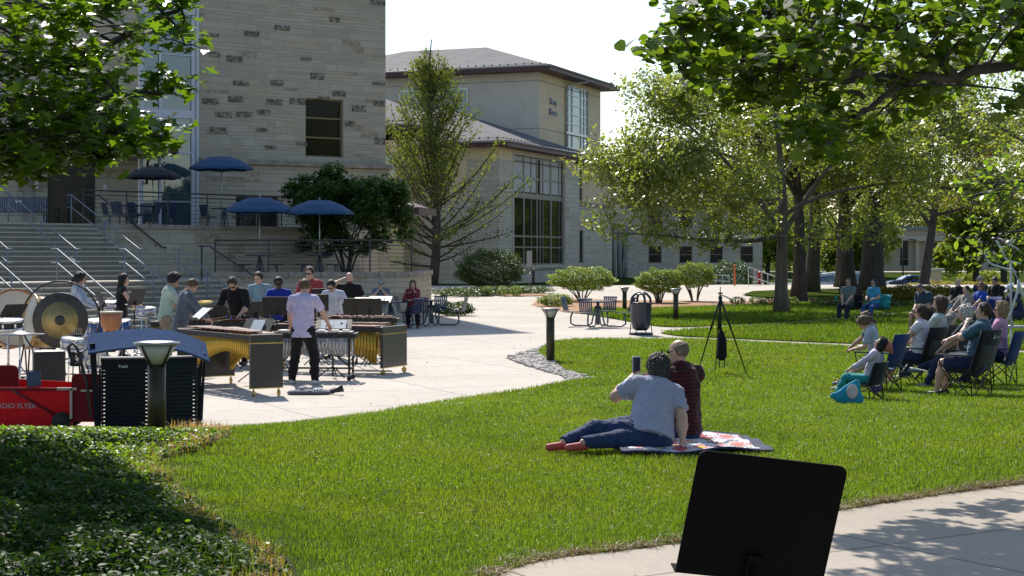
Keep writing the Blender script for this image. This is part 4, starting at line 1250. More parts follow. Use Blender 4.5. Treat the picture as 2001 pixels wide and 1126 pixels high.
poly = np.array([(1268, 60), (1300, 5), (1330, -40), (2060, -40), (2060, 200), (1960, 195), (1890, 185), (1850, 210), (1790, 205), (1745, 250), (1700, 240), (1660, 290), (1610, 298), (1585, 270), (1540, 262), (1530, 215), (1480, 200), (1440, 225), (1410, 160), (1340, 140), (1300, 150), (1275, 110)])
rg = random.Random(99); cl = []; cnt = 0
while cnt < 118:
    px, py = rg.uniform(1262, 2060), rg.uniform(-40, 300)
    if not inpoly(np.array([[px, py]]), poly)[0]: continue
    cl.append((PX(px, py, rg.uniform(11.0, 14.0)), .13, 1.0)); cnt += 1
for i in range(12): cl.append((Vector((rg.uniform(4.8, 7.5), rg.uniform(11, 15.5), rg.uniform(4.2, 6.0))), .3, 1.0))
Bl = (6.6, 13.5, .38)
limbs = [([(6.6, 13.5, 2.6), PX(2150, 90, 13), PX(1980, 125, 12.6), PX(1870, 148, 12.4), PX(1740, 155, 12.3), PX(1620, 155, 12.2), PX(1480, 170, 12.2)], .065),
         ([PX(1740, 155, 12.3), PX(1650, 145, 12.2), PX(1550, 140, 12.2), PX(1450, 132, 12.3), PX(1330, 138, 12.4)], .03),
         ([PX(1780, 155, 12.3), PX(1730, 185, 12.2), PX(1690, 218, 12.2), PX(1600, 265, 12.2)], .028),
         ([PX(1690, 195, 12.2), PX(1640, 170, 12.2)], .02),
         ([PX(1870, 148, 12.4), PX(1750, 60, 12.4), PX(1550, 20, 12.5), PX(1380, 30, 12.5), PX(1300, 45, 12.5)], .035),
         ([(6.6, 13.5, 3), PX(2000, -20, 13), PX(1800, -60, 13)], .05),
         ([(6.6, 13.5, 3.5), (5.5, 13.4, 4.8), (4, 13.2, 5.4), (2.6, 13, 5.2)], .08)]
canopy_tree('linden_tree', 'leafy linden bough with round backlit leaves across the upper right corner', Bl, [(6.6, 13.5, .2), (6.6, 13.5, 1.5), (6.6, 13.5, 3), (6.6, 13.5, 4.4)], limbs, cl, .088, L_linden, 'round', 50, 98, .18, .5, .075)
# nearer twig at the right edge
rg = random.Random(5); cl = [(PX(rg.uniform(1890, 2040), rg.uniform(350, 520), rg.uniform(19, 20)), .16, 1) for _ in range(18)] + [(PX(rg.uniform(1900, 2060), rg.uniform(300, 370), 20), .2, 1) for _ in range(10)]
canopy_tree('young_tree', 'young pale green tree reaching in at the right edge above the audience', (8.2, 20.5, .2), [(8.2, 20.5, .1), (8.2, 20.5, 1.5), (8.1, 20.5, 3), (8.0, 20.4, 4)],
            [([(8.2, 20.5, 1.6), PX(2150, 430, 20), PX(2020, 440, 19.6), PX(1920, 475, 19.5)], .03), ([(8.2, 20.5, 2.2), PX(2100, 350, 20), PX(1960, 360, 19.8), PX(1890, 390, 19.6)], .025)],
            cl, .085, leafmat('leaf_pale_young', (.10, .17, .03), (.17, .24, .05), .5), 'oval', 22, 6, .08, .4, .07)

# trees behind and beside the camera, reflected in the windows and shading nothing in view
for i, (x, y, lab) in enumerate(((24, 8, 'dark tree beside the camera reflected in the tower window'), (34, 22, 'dark tree right of the audience outside the frame'), (16, -10, 'dark tree behind the camera reflected in the glazing'))):
    tree('shade_tree', lab, 'tree', (x, y, 0), 13, .4, crown(x, y, 8, 5.5, 5.5, 4.2, 34, 1.7, 200 + i), .34, L_dark, 110, 200 + i, 'quad', .3, None, (0, 0), 'shade trees across the lawn', twigs=1)

# ---------------------------------------------------------------- grass blades (nobody could count them)
def blades(name, outline, n, hgt, wid, seed, material, dens=None, zoff=0.0, lean=.5, label=None):
    rs = np.random.RandomState(seed)
    poly = np.array(outline); x0, y0 = poly.min(0); x1, y1 = poly.max(0)
    P = []; tot = 0
    while tot < n:
        q = np.stack([rs.uniform(x0, x1, n), rs.uniform(y0, y1, n)], -1)
        k = inpoly(q, poly)
        k &= (np.abs(q[:, 0]) / q[:, 1] < .345)
        if dens is not None: k &= rs.uniform(size=n) < dens(q)
        P.append(q[k]); tot += k.sum()
    P = np.concatenate(P)[:n]
    sc = np.clip(P[:, 1] / 13, .8, 2.2)
    z = gz(P[:, 0], P[:, 1]) + zoff
    clump = .75 + .5 * np.sin(P[:, 0] * 3.1 + np.sin(P[:, 1] * 2.3)) * np.sin(P[:, 1] * 2.7 + P[:, 0])
    h = hgt * rs.uniform(.45, 1.15, n) * (.85 + .25 * clump) * np.sqrt(sc)
    w = wid * rs.uniform(.7, 1.3, n) * sc
    a = rs.uniform(0, 2 * PI, n); ln = np.abs(rs.normal(size=n)) * lean
    dx, dy = np.cos(a), np.sin(a)
    b = a + PI / 2 + rs.normal(size=n) * .4; sx, sy = np.cos(b) * w / 2, np.sin(b) * w / 2
    base = np.stack([P[:, 0], P[:, 1], z - .005], -1)
    side = np.stack([sx, sy, np.zeros(n)], -1)
    dr = np.stack([dx, dy, np.zeros(n)], -1)
    mid = base + np.stack([dx * h * ln * .25, dy * h * ln * .25, h * .6], -1)
    tip = base + np.stack([dx * h * ln, dy * h * ln, h * (1 - .25 * np.minimum(ln, 1.6))], -1)
    V_ = np.stack([base - side, base + side, mid + side * .8, mid - side * .8, tip + side * .15, tip - side * .15], 1).reshape(-1, 3)
    i = np.arange(n)[:, None] * 6
    f = np.concatenate([i + np.array([[0, 1, 2, 3]]), i + np.array([[3, 2, 4, 5]])])
    o = mesh_obj(name, V_, f, material)
    return tag(o, label, 'grass', kind='stuff')
G_near = leafmat('grass_blade', (.068, .122, .012), (.155, .21, .03), .5, .35, .4, patch=(.145, .165, .038))
G_far = leafmat('grass_blade_far', (.05, .10, .008), (.12, .18, .02), .5, .3, .5, patch=(.15, .15, .04))
la = np.array(lawnA)
def near_bed(q):
    d = np.min(np.hypot(q[:, None, 0] - np.array(bedge)[None, :, 0], q[:, None, 1] - np.array(bedge)[None, :, 1]), axis=1)
    pe = np.array(spline(path_edge, 4)); d2 = np.min(np.hypot(q[:, None, 0] - pe[None, :, 0], q[:, None, 1] - pe[None, :, 1]), axis=1)
    k = np.clip((d + .15 * np.sin(q[:, 1] * 9)) / .55, .10, 1) * np.clip((d2 + .05 * np.sin(q[:, 0] * 14)) / .22, .12, 1)
    thin = .72 + .28 * np.sin(q[:, 0] * 2.1 + 1.7 * np.sin(q[:, 1] * .9)) * np.sin(q[:, 1] * 1.3 + .8 * np.sin(q[:, 0] * 3.3))
    return k * thin * np.clip((11.0 / q[:, 1]) ** 1.6, .06, 1)
blades('grass', lawnA, 600000, .054, .005, 7, G_near, near_bed, .01, .55, 'short bright mown grass of the near lawn')
blades('grass', lawnB, 70000, .07, .007, 8, G_far, None, .02, .5, 'mown grass of the middle lawn')
blades('grass', lawnC, 60000, .08, .008, 9, G_far, None, .02, .5, 'mown grass under the oak')
# ================================================================ SMOOTH BODIES: distance-field shapes turned into one surface
def sdf_mesh(prims, vox, k=.025):
    """prims: ('c', p1, p2, r1, r2, n, q[, flat]) round cone squashed by q along n; ('e', c, radii, 3x3 axes); ('cut', p, n)"""
    los, his = [], []
    for p in prims:
        if p[0] == 'c':
            r = max(p[3], p[4]); a, b = np.minimum(p[1], p[2]) - r, np.maximum(p[1], p[2]) + r
        elif p[0] == 'e':
            r = np.abs(p[3]) @ np.array(p[2]); a, b = p[1] - r, p[1] + r
        else: continue
        los.append(a); his.append(b)
    lo = np.min(los, 0) - 2.5 * vox; hi = np.max(his, 0) + 2.5 * vox
    n = np.ceil((hi - lo) / vox).astype(int) + 1
    ax = [lo[i] + vox * np.arange(n[i]) for i in range(3)]
    Fd = np.full(n, 1.0, dtype=np.float32)
    pad = max(k, vox * 2) + .01
    j = 0
    for p in prims:
        if p[0] == 'cut':
            X = ax[0][:, None, None] - p[1][0]; Y = ax[1][None, :, None] - p[1][1]; Z = ax[2][None, None, :] - p[1][2]
            Fd = np.maximum(Fd, (X * p[2][0] + Y * p[2][1] + Z * p[2][2]).astype(np.float32)); continue
        a, b = los[j] - pad, his[j] + pad; j += 1
        i0 = np.clip(((a - lo) / vox).astype(int), 0, n - 1); i1 = np.clip(np.ceil((b - lo) / vox).astype(int) + 1, 1, n)
        X = ax[0][i0[0]:i1[0], None, None]; Y = ax[1][None, i0[1]:i1[1], None]; Z = ax[2][None, None, i0[2]:i1[2]]
        if p[0] == 'c':
            P1, P2, r1, r2, nn, q = p[1:7]
            x, y, z = X - P1[0], Y - P1[1], Z - P1[2]
            ba = P2 - P1; L2 = max(float(ba @ ba), 1e-8)
            t = np.clip((x * ba[0] + y * ba[1] + z * ba[2]) / L2, 0, 1)
            dx, dy, dz = x - t * ba[0], y - t * ba[1], z - t * ba[2]
            if nn is not None:
                m = dx * nn[0] + dy * nn[1] + dz * nn[2]; e = (1 / q - 1)
                dx = dx + m * e * nn[0]; dy = dy + m * e * nn[1]; dz = dz + m * e * nn[2]
            d = np.sqrt(dx * dx + dy * dy + dz * dz) - (r1 + (r2 - r1) * t)
            if nn is not None: d = d * (.5 + .5 * q)
            if len(p) > 7 and p[7]:
                u = ba / math.sqrt(L2)
                d = np.maximum(d, (X - P2[0]) * u[0] + (Y - P2[1]) * u[1] + (Z - P2[2]) * u[2])
        else:
            c, r, M = p[1:4]
            x, y, z = X - c[0], Y - c[1], Z - c[2]
            l = [(x * M[0][i] + y * M[1][i] + z * M[2][i]) / r[i] for i in range(3)]
            k0 = np.sqrt(l[0] ** 2 + l[1] ** 2 + l[2] ** 2)
            k1 = np.sqrt((l[0] / r[0]) ** 2 + (l[1] / r[1]) ** 2 + (l[2] / r[2]) ** 2) + 1e-6
            d = k0 * (k0 - 1) / k1
        S_ = Fd[i0[0]:i1[0], i0[1]:i1[1], i0[2]:i1[2]]
        kk = p[8] if len(p) > 8 else k
        h = np.clip(.5 + .5 * (S_ - d) / kk, 0, 1)
        Fd[i0[0]:i1[0], i0[1]:i1[1], i0[2]:i1[2]] = S_ * (1 - h) + d * h - kk * h * (1 - h)
    return nets(Fd, lo, vox)

def nets(Fd, lo, vox):
    s = Fd < 0
    cs = tuple(q - 1 for q in Fd.shape)
    acc = np.zeros(cs + (3,), np.float32); cnt = np.zeros(cs, np.float32)
    idx = -np.ones(cs, np.int64); edges = []
    for a in range(3):
        sl0 = [slice(None)] * 3; sl1 = [slice(None)] * 3
        sl0[a] = slice(0, -1); sl1[a] = slice(1, None)
        c = s[tuple(sl0)] != s[tuple(sl1)]
        I = np.argwhere(c)
        if not len(I): continue
        v0 = Fd[tuple(sl0)][c]; v1 = Fd[tuple(sl1)][c]
        t = v0 / (v0 - v1)
        P = I.astype(np.float32); P[:, a] += t
        b, d = [(1, 2), (2, 0), (0, 1)][a]
        edges.append((a, b, d, I, v0 < 0))
        for ob in (0, -1):
            for od in (0, -1):
                J = I.copy(); J[:, b] += ob; J[:, d] += od
                ok = (J >= 0).all(1) & (J < np.array(cs)).all(1)
                Jk = J[ok]
                np.add.at(acc, (Jk[:, 0], Jk[:, 1], Jk[:, 2]), P[ok]); np.add.at(cnt, (Jk[:, 0], Jk[:, 1], Jk[:, 2]), 1)
    act = cnt > 0
    idx[act] = np.arange(act.sum())
    vs = acc[act] / cnt[act][:, None] * vox + lo
    fs = []
    for a, b, d, I, inside in edges:
        q = []
        for ob, od in ((0, 0), (-1, 0), (-1, -1), (0, -1)):
            J = I.copy(); J[:, b] += ob; J[:, d] += od
            q.append(idx[J[:, 0], J[:, 1], J[:, 2]])
        q = np.stack(q, -1)
        q[~inside] = q[~inside][:, ::-1]
        fs.append(q)
    f = np.concatenate(fs)
    f = f[(f >= 0).all(1)]
    return vs, f

# ---------------------------------------------------------------- people
skin_l = mat('skin_light', (.55, .33, .24), .5, var=.08, scale=12, bmp=.1)
skin_m = mat('skin_tan', (.42, .25, .17), .5, var=.08, scale=12, bmp=.1)
skin_d = mat('skin_dark', (.09, .05, .035), .45, var=.1, scale=12, bmp=.1)
eye_m = mat('eye', (.03, .025, .02), .2, var=.0)
eyew = mat('eye_white', (.6, .58, .55), .3, var=0)
lip_m = mat('lips', (.35, .13, .11), .5, var=.05)
lens_m = mat('sunglass_lens', (.01, .01, .012), .15, var=0)
def hairmat(nm, c):
    return mat(nm, c, .55, var=.35, scale=30, bmp=.9, bscale=70, stretch=(1, 1, .3))
H_br = hairmat('hair_brown', (.07, .04, .022)); H_dk = hairmat('hair_black', (.012, .01, .009)); H_gr = hairmat('hair_grey', (.11, .10, .095))
H_wh = hairmat('hair_white', (.55, .52, .48)); H_bl = hairmat('hair_blonde', (.36, .24, .12)); H_lb = hairmat('hair_light_brown', (.15, .09, .045)); H_rd = hairmat('hair_auburn', (.13, .06, .025))
denim = cloth('denim', (.025, .045, .11)); black_c = cloth('black_cloth', (.012, .012, .014)); navy_c = cloth('navy_cloth', (.02, .03, .075))
khaki = cloth('khaki', (.30, .24, .16)); shoe_w = mat('white_shoe', (.6, .6, .62), .6); shoe_b = mat('black_shoe', (.02, .02, .022), .5); shoe_g = mat('grey_shoe', (.2, .2, .21), .6)

def nrm(v):
    v = np.asarray(v, float); return v / (np.linalg.norm(v) + 1e-9)

def vnorm(v, f):
    n = np.zeros_like(v); a = np.cross(v[f[:, 2]] - v[f[:, 0]], v[f[:, 3]] - v[f[:, 1]])
    for k in range(4): np.add.at(n, f[:, k], a)
    return n / (np.linalg.norm(n, axis=1)[:, None] + 1e-9)

def wrinkle(v, f, amp, seed=0):
    """soft cloth folds pressed into the surface"""
    rs = np.random.RandomState(seed); w = 0
    for fr in (26, 45):
        a, b = nrm(rs.normal(size=3) * V(1, 1, 1.6)) * fr, rs.normal(size=3) * fr * .35
        s = np.sin(v @ a + 2.2 * np.sin(v @ b + 1) + 1.3 * np.sin(v @ b[::-1]))
        w = w + (1 - np.abs(s)) ** 3 * (26 / fr) * (np.sin(v @ b * .8) > -.4)
    return v + vnorm(v, f) * (amp * w)[:, None]

def strands(v, f, c, up, n, ln, seed=3):
    """loose locks lying on the hair shell"""
    rs = np.random.RandomState(seed); N = vnorm(v, f); i = rs.randint(0, len(v), n)
    p, m = v[i], N[i]; d = -np.asarray(up) + rs.normal(size=(n, 3)) * .45
    d = d - m * (d * m).sum(1)[:, None]; d /= np.linalg.norm(d, axis=1)[:, None] + 1e-9
    s = np.cross(d, m) * (.0022 + .003 * rs.uniform(size=(n, 1))); L = ln * rs.uniform(.5, 1.3, (n, 1))
    q = [p + m * .001 - s, p + m * .001 + s, p + d * L * .5 + m * .006 + s, p + d * L * .5 + m * .006 - s, p + d * L + m * .003 + s * .3, p + d * L + m * .003 - s * .3]
    V_ = np.stack(q, 1).reshape(-1, 3); k = np.arange(n)[:, None] * 6 + len(v)
    return np.concatenate([v, V_]), np.concatenate([f, k + np.array([[0, 1, 2, 3]]), k + np.array([[3, 2, 4, 5]])])

def ik(a, b, l1, l2, pole):
    """joint between a and b for two bones; returns joint, end"""
    d = b - a; L = np.linalg.norm(d); u = d / (L + 1e-9)
    if L > (l1 + l2) * .995: L = (l1 + l2) * .995; b = a + u * L
    x = (l1 * l1 - l2 * l2 + L * L) / (2 * L)
    h = math.sqrt(max(l1 * l1 - x * x, 0))
    p = np.asarray(pole, float); p = nrm(p - u * (p @ u))
    return a + u * x + p * h, b

def rotm(ax, deg):
    return np.array(Matrix.Rotation(R(deg), 3, Vector(ax)))

def person(label, loc, rz, H=1.72, pose='stand', lean=0, side=0, twist=0, head=(0, 0, 0), hands=None, feet=None, pelvis=None, build=1.0,
           skin=None, hair=('short', None), shirt=None, sleeve=.5, pants=None, plen=1.0, shoes=None, glasses=False, vox=.012, group=None,
           female=False, extra=None, long_shirt=.0, elbow=None, knee=None, grip=.8, collar=False, hat=None, skirt=None, shorts_loose=0, beard=None, socks=None, cap_face=False, crossed=False, belly=0.0):
    """local frame: x right, y forward, z up from the ground; hands/feet are targets in that frame (left, right)"""
    s = H / 1.75
    T = thing('person', label, 'person', loc, R(rz), group)
    skin = skin or skin_l
    hipz = (.90 if pose == 'stand' else .50) * s
    pv = V(0, 0, hipz) if pelvis is None else V(*pelvis)
    Rt = rotm((0, 0, 1), twist) @ rotm((0, 1, 0), side) @ rotm((1, 0, 0), -lean)   # torso frame: columns right, forward, up
    rt, fw, up = Rt[:, 0], Rt[:, 1], Rt[:, 2]
    ctr = pv + up * .30 * s
    sh = pv + up * .505 * s
    neck = pv + up * .565 * s
    shw = (.165 if female else .185) * s * (1 + (build - 1) * .35)
    Rh = Rt @ rotm((0, 0, 1), head[0]) @ rotm((1, 0, 0), -head[1]) @ rotm((0, 1, 0), head[2])
    if lean > 15 and pose != 'lie': pass
    hr, hf, hu = Rh[:, 0], Rh[:, 1], Rh[:, 2]
    hc = neck + up * .035 * s + hu * .115 * s + hf * .02 * s
    sL, sR = sh - rt * shw, sh + rt * shw
    ua, fa = .285 * s, .255 * s
    if hands is None: hands = ((-.27, .05, .82 * s), (.27, .05, .82 * s))
    pole = elbow or ((-.6, -.8, -.3), (.6, -.8, -.3))
    eL, wL = ik(sL, V(*hands[0]), ua, fa, pole[0]); eR, wR = ik(sR, V(*hands[1]), ua, fa, pole[1])
    hw = .088 * s * (1 + (build - 1) * .3)
    hr_, hf_ = (rt, fw) if pose == 'stand' else (rotm((0, 0, 1), twist * .5) @ V(1, 0, 0), V(0, 1, 0))
    if pose == 'lie': hr_ = Rt[:, 0]
    hL, hR = pv - hr_ * hw - V(0, 0, .01), pv + hr_ * hw - V(0, 0, .01)
    th, sk = .43 * s, .41 * s
    if feet is None:
        feet = ((-.11, .02, .075), (.11, -.02, .075)) if pose == 'stand' else ((-.14, .52, .075), (.14, .50, .075))
    kp = knee or (((-.2, 1, 0), (.2, 1, 0)) if pose == 'stand' else ((-.1, .5, 1), (.1, .5, 1)))
    kL, aL = ik(hL, V(*feet[0]), th, sk, kp[0]); kR, aR = ik(hR, V(*feet[1]), th, sk, kp[1])
    bw = build
    body = []; c = lambda *a: body.append(('c',) + a)
    # torso
    c(pv, ctr, .135 * s * bw, .125 * s * bw, fw, .74); c(ctr, sh - up * .06 * s, .128 * s * bw, .155 * s * (1 + (bw - 1) * .4), fw, .66)
    c(sL + (sh - sL) * .25, sR + (sh - sR) * .25, .068 * s, .068 * s, None, 1)
    c(sh, neck + up * .03 * s, .085 * s, .056 * s, None, 1); c(neck - up * .01, hc - hu * .05 * s - hf * .01 * s, .056 * s, .054 * s, None, 1)
    # head
    E = lambda p, r, M=Rh: body.append(('e', p, r, M))
    E(hc + hu * .028 * s - hf * .012 * s, (.076 * s, .096 * s, .092 * s)); E(hc - hu * .038 * s + hf * .028 * s, (.058 * s, .064 * s, .078 * s))
    body.append(('c', hc + hu * .012 * s + hf * .088 * s, hc - hu * .022 * s + hf * .105 * s, .009 * s, .016 * s, None, 1, False, .012))
    for q in (-1, 1):
        body.append(('e', hc + hr * q * .077 * s - hf * .005 * s - hu * .005 * s, (.011 * s, .02 * s, .032 * s), Rh, None, None, None, None, .008))
    body.append(('e', hc - hu * .062 * s + hf * .083 * s, (.026 * s, .012 * s, .01 * s), Rh, None, None, None, None, .01))
    # arms, hands
    def arm(a, e, w, q, hd=None):
        c(a, e, .052 * s * bw, .040 * s * bw, None, 1); c(e, e + (w - e) * .35, .041 * s * bw, .042 * s * bw, None, 1); c(e + (w - e) * .35, w, .042 * s * bw, .026 * s, None, 1)
        u = nrm(w - e)
        d = nrm(u + (hd if hd is not None else 0 * u))
        side_ = nrm(np.cross(d, V(0, 0, 1)) if abs(d[2]) < .95 else V(1, 0, 0)) * q     # towards the outer edge
        pn = nrm(np.cross(side_, d)); pn = pn if pn[2] < 0 else -pn                     # palm faces down
        pc = w + d * .045 * s
        body.append(('e', pc, (.040 * s, .05 * s, .017 * s), np.stack([side_, d, pn], -1), None, None, None, None, .012))
        for i, (o, ln) in enumerate(((-.030, .068), (-.010, .078), (.010, .073), (.029, .058))):
            b0 = w + d * .085 * s + side_ * o * s * q * q
            b1 = b0 + (d * (1 - .35 * grip) + pn * .6 * grip + side_ * o * 1.5) * ln * .5 * s
            b2 = b1 + (d * (.9 - 1.3 * grip) + pn * (.3 + .6 * grip)) * ln * .5 * s
            body.append(('c', b0, b1, .0095 * s, .0088 * s, None, 1, False, .006)); body.append(('c', b1, b2, .0088 * s, .0075 * s, None, 1, False, .006))
        t0 = w + d * .02 * s - side_ * .03 * s; t1 = t0 + (d * .6 - side_ * .6 + pn * .4) * .04 * s; t2 = t1 + (d * .8 + pn * .5 * grip) * .034 * s
        body.append(('c', t0, t1, .013 * s, .011 * s, None, 1, False, .01)); body.append(('c', t1, t2, .0105 * s, .008 * s, None, 1, False, .006))
    arm(sL, eL, wL, 1); arm(sR, eR, wR, 1)
    # legs
    def foot_dir(k_, a_, h_):
        f = k_ - a_; f = V((a_ - h_)[0], (a_ - h_)[1], 0) * .3 + V(0, 1, 0) * .5
        if pose == 'lie': f = V(*(extra or {}).get('footdir', (0, 1, 0)))
        return nrm(f)
    for (h_, k_, a_) in ((hL, kL, aL), (hR, kR, aR)):
        c(h_, k_, .088 * s * bw, .056 * s * (1 + (bw - 1) * .5), None, 1); c(k_, k_ + (a_ - k_) * .35, .055 * s, .056 * s * (1 + (bw - 1) * .5), None, 1); c(k_ + (a_ - k_) * .35, a_, .056 * s * (1 + (bw - 1) * .5), .034 * s, None, 1)
        fd = foot_dir(k_, a_, h_)
        c(a_ - V(0, 0, .035) * s, a_ + fd * .14 * s - V(0, 0, .048) * s, .03 * s, .028 * s, None, 1)
    v, f = sdf_mesh([p if p[0] == 'c' or len(p) < 9 else p for p in body], vox, .028 * s)
    mesh_obj('body', v, f, skin, T, True)
    # face
    for q in (-1, 1):
        mb = MB(); mb.ball(hc + hr * q * .031 * s + hf * .083 * s + hu * .012 * s, (.013 * s, .007 * s, .009 * s), 8, rot=Matrix(Rh.tolist())); mb.build('eye', eye_m if vox > .009 else eye_m, T)
    mb = MB(); mb.ball(hc - hu * .052 * s + hf * .088 * s, (.022 * s, .008 * s, .006 * s), 8, rot=Matrix(Rh.tolist())); mb.build('mouth', lip_m, T)
    if glasses:
        mb = MB()
        for q in (-1, 1):
            mb.ball(hc + hr * q * .032 * s + hf * .094 * s + hu * .012 * s, (.028 * s, .008 * s, .02 * s), 10, rot=Matrix(Rh.tolist()))
            mb.cyl(hc + hr * q * .06 * s + hf * .09 * s + hu * .018 * s, hc + hr * q * .082 * s - hf * .005 * s + hu * .014 * s, .004 * s, n=6)
        mb.cyl(hc - hr * .02 * s + hf * .1 * s + hu * .016 * s, hc + hr * .02 * s + hf * .1 * s + hu * .016 * s, .004 * s, n=6)
        mb.build('sunglasses', lens_m, T)
    # hair
    style, hm = hair
    hp = []
    A = lambda p, r, M=Rh: hp.append(('e', p, tuple(x * s for x in r), M))
    if style in ('short', 'bald', 'curly', 'bob', 'long', 'bun', 'pony', 'child', 'fluffy'):
        g_ = {'bald': .0, 'short': .008, 'curly': .03, 'bob': .022, 'long': .015, 'bun': .012, 'pony': .012, 'child': .012, 'fluffy': .03}[style]
        A(hc + hu * (.032 + g_ * .4) * s - hf * .016 * s, (.079 + g_, .098 + g_, .094 + g_ * 1.1))
        if style == 'curly':
            rg_ = random.Random(7)
            for _ in range(26):
                d_ = nrm((rg_.gauss(0, 1), rg_.gauss(0, 1) - .3, abs(rg_.gauss(0, 1)) + .1)); A(hc + hu * .035 * s + Rh @ (d_ * V(.095, .11, .11)) * s, (.026, .026, .026))
        if style in ('bob', 'fluffy'):
            A(hc - hu * .02 * s - hf * .045 * s, (.092 + g_ * .5, .075, .1)); A(hc - hu * .055 * s - hf * .05 * s, (.085, .06, .075))
        if style == 'long':
            hp.append(('c', hc + hu * .0 - hf * .06 * s, neck - up * .16 * s - fw * .085 * s, .085 * s, .075 * s, hf, .6))
            for q in (-1, 1): hp.append(('c', hc + hr * q * .07 * s - hf * .01 * s, neck - up * .1 * s + rt * q * .09 * s + fw * .03 * s, .03 * s, .03 * s, None, 1))
        if style == 'bun':
            A(hc + hu * .05 * s - hf * .125 * s, (.045, .045, .045)); A(hc - hu * .01 * s - hf * .05 * s, (.08, .07, .08))
        if style == 'pony':
            hp.append(('c', hc + hu * .03 * s - hf * .11 * s, hc - hu * .12 * s - hf * .15 * s, .035 * s, .018 * s, None, 1)); A(hc - hu * .005 * s - hf * .05 * s, (.078, .065, .08))
        # keep hair off the face
        hp.append(('cut', hc + hf * .034 * s + hu * .045 * s, nrm(hf - hu * .32)))
        if style in ('short', 'bald', 'curly', 'child'):
            lim = {'bald': -.03, 'curly': -.03, 'child': -.03}.get(style, -.012)
            hp.append(('cut', hc + hu * lim * s, nrm(-hu + hf * .35)))
        if style == 'bald':
            hp.append(('cut', hc + hu * .055 * s - hf * .02 * s, nrm(hu + hf * .5)))
        v, f = sdf_mesh(hp, min(vox, .012) if style != 'bald' else vox * .8, .02 * s)
        rs_ = np.random.RandomState(5); dv = v - hc; dn = dv / (np.linalg.norm(dv, axis=1)[:, None] + 1e-6)
        amp = {'fluffy': .009, 'curly': .008, 'bob': .006}.get(style, .0035)
        w_ = np.sin(v @ (hr * 95) + 2 * np.sin(v @ (hu * 60))) * np.sin(v @ (hf * 80) + v @ (hu * 34))
        v = v + dn * (amp * w_)[:, None] + rs_.normal(size=v.shape) * .0014
        if vox < .0125 and style != 'bald': v, f = strands(v, f, hc, hu, 900 if vox > .009 else 2200, {'short': .03, 'child': .04, 'curly': .03}.get(style, .06) * s)
        mesh_obj('hair', v, f, hm or H_br, T, True)
    if beard is not None:
        v, f = sdf_mesh([('e', hc - hu * .062 * s + hf * .035 * s, (.060 * s, .066 * s, .058 * s), Rh), ('cut', hc - hu * .028 * s, nrm(hu - hf * .25)), ('cut', hc - hf * .0, -hf)], vox, .01)
        mesh_obj('beard', v, f, beard, T, True)
    if hat is not None:
        hm_, brim = hat
        v, f = sdf_mesh([('e', hc + hu * .055 * s - hf * .012 * s, (.09 * s, .11 * s, .085 * s), Rh), ('cut', hc + hu * .035 * s, -hu)], vox, .01)
        o = mesh_obj('cap', v, f, hm_, T, True)
        if brim:
            mb = MB(); mb.ball(hc + hf * .125 * s + hu * .045 * s, (.065 * s, .07 * s, .009 * s), 12, rot=Matrix(Rh.tolist())); mb.build('brim', hm_, o)
    # shirt
    if shirt is not None:
        g_ = .016 * s
        sp = [('c', pv - up * (.02 + long_shirt) * s, ctr, (.152 + .012 * female) * s * bw + g_, .136 * s * bw + g_, fw, .80 + belly), ('c', ctr, sh - up * .06 * s, .136 * s * bw + g_, .163 * s * (1 + (bw - 1) * .4) + g_ * .6, fw, .70 + belly * .5),
              ('c', sL + (sh - sL) * .25, sR + (sh - sR) * .25, .075 * s + g_ * .3, .075 * s + g_ * .3, None, 1), ('c', sh, neck - up * .005 * s, .09 * s, .064 * s, None, 1)]
        if belly: sp.append(('e', ctr + fw * .05 * s - up * .06 * s, (.15 * s * bw, .12 * s * bw, .17 * s), Rt))
        if female: sp += [('e', sh - up * .16 * s + fw * .075 * s + rt * q * .065 * s, (.07 * s, .06 * s, .065 * s), Rt) for q in (-1, 1)]
        for (a, e, w) in ((sL, eL, wL), (sR, eR, wR)):
            if sleeve > 0:
                if sleeve <= 1: sp.append(('c', a, a + (e - a) * sleeve, .058 * s * bw + .010 * s, .05 * s * bw + .016 * s, None, 1, True, .02))
                else:
                    m_ = e + (w - e) * (sleeve - 1)
                    sp.append(('c', a, e, .058 * s * bw + .010, .046 * s * bw + .012, None, 1)); sp.append(('c', e, m_, .046 * s * bw + .012, .032 * s + .010, None, 1, True))
        # creases
        rg_ = random.Random(len(label))
        for i in range(10):
            q = rg_.uniform(-1, 1); zz = rg_.uniform(.05, .42)
            p0 = pv + up * zz * s + rt * q * .12 * s * bw + fw * (.085 if i % 2 else -.085) * s * bw
            sp.append(('c', p0, p0 + (rt * rg_.uniform(-.12, .12) + up * rg_.uniform(-.06, .06)) * s, .016 * s, .007 * s, None, 1, False, .03))
        sp.append(('cut', pv - up * (.045 + long_shirt) * s, -up))
        if not collar: pass
        v, f = sdf_mesh(sp, vox, .03 * s)
        if vox < .0125: v = wrinkle(v, f, (.011 if vox < .009 else .008) * s, len(label))
        o = mesh_obj('shirt', v, f, shirt, T, True)
        if collar:
            mb = MB(); nt_ = 14
            pts = [neck + up * (.012 - .018 * math.cos(2 * PI * k / nt_)) * s * 1 + rt * .068 * s * math.sin(2 * PI * k / nt_) + fw * .066 * s * math.cos(2 * PI * k / nt_) - up * .005 for k in range(nt_)]
            mb.tube([Vector(p) for p in pts], .013 * s, 6, closed=True); mb.build('collar', shirt, o)
    if skirt is not None:
        v, f = sdf_mesh([('c', pv, (kL + kR) / 2, .17 * s, .2 * s, V(0, 0, 1), .6), ('c', (kL + kR) / 2, (aL + aR) / 2, .19 * s, .16 * s, V(0, 1, 0), .6, True)], vox, .03)
        mesh_obj('skirt', v, f, skirt, T, True)
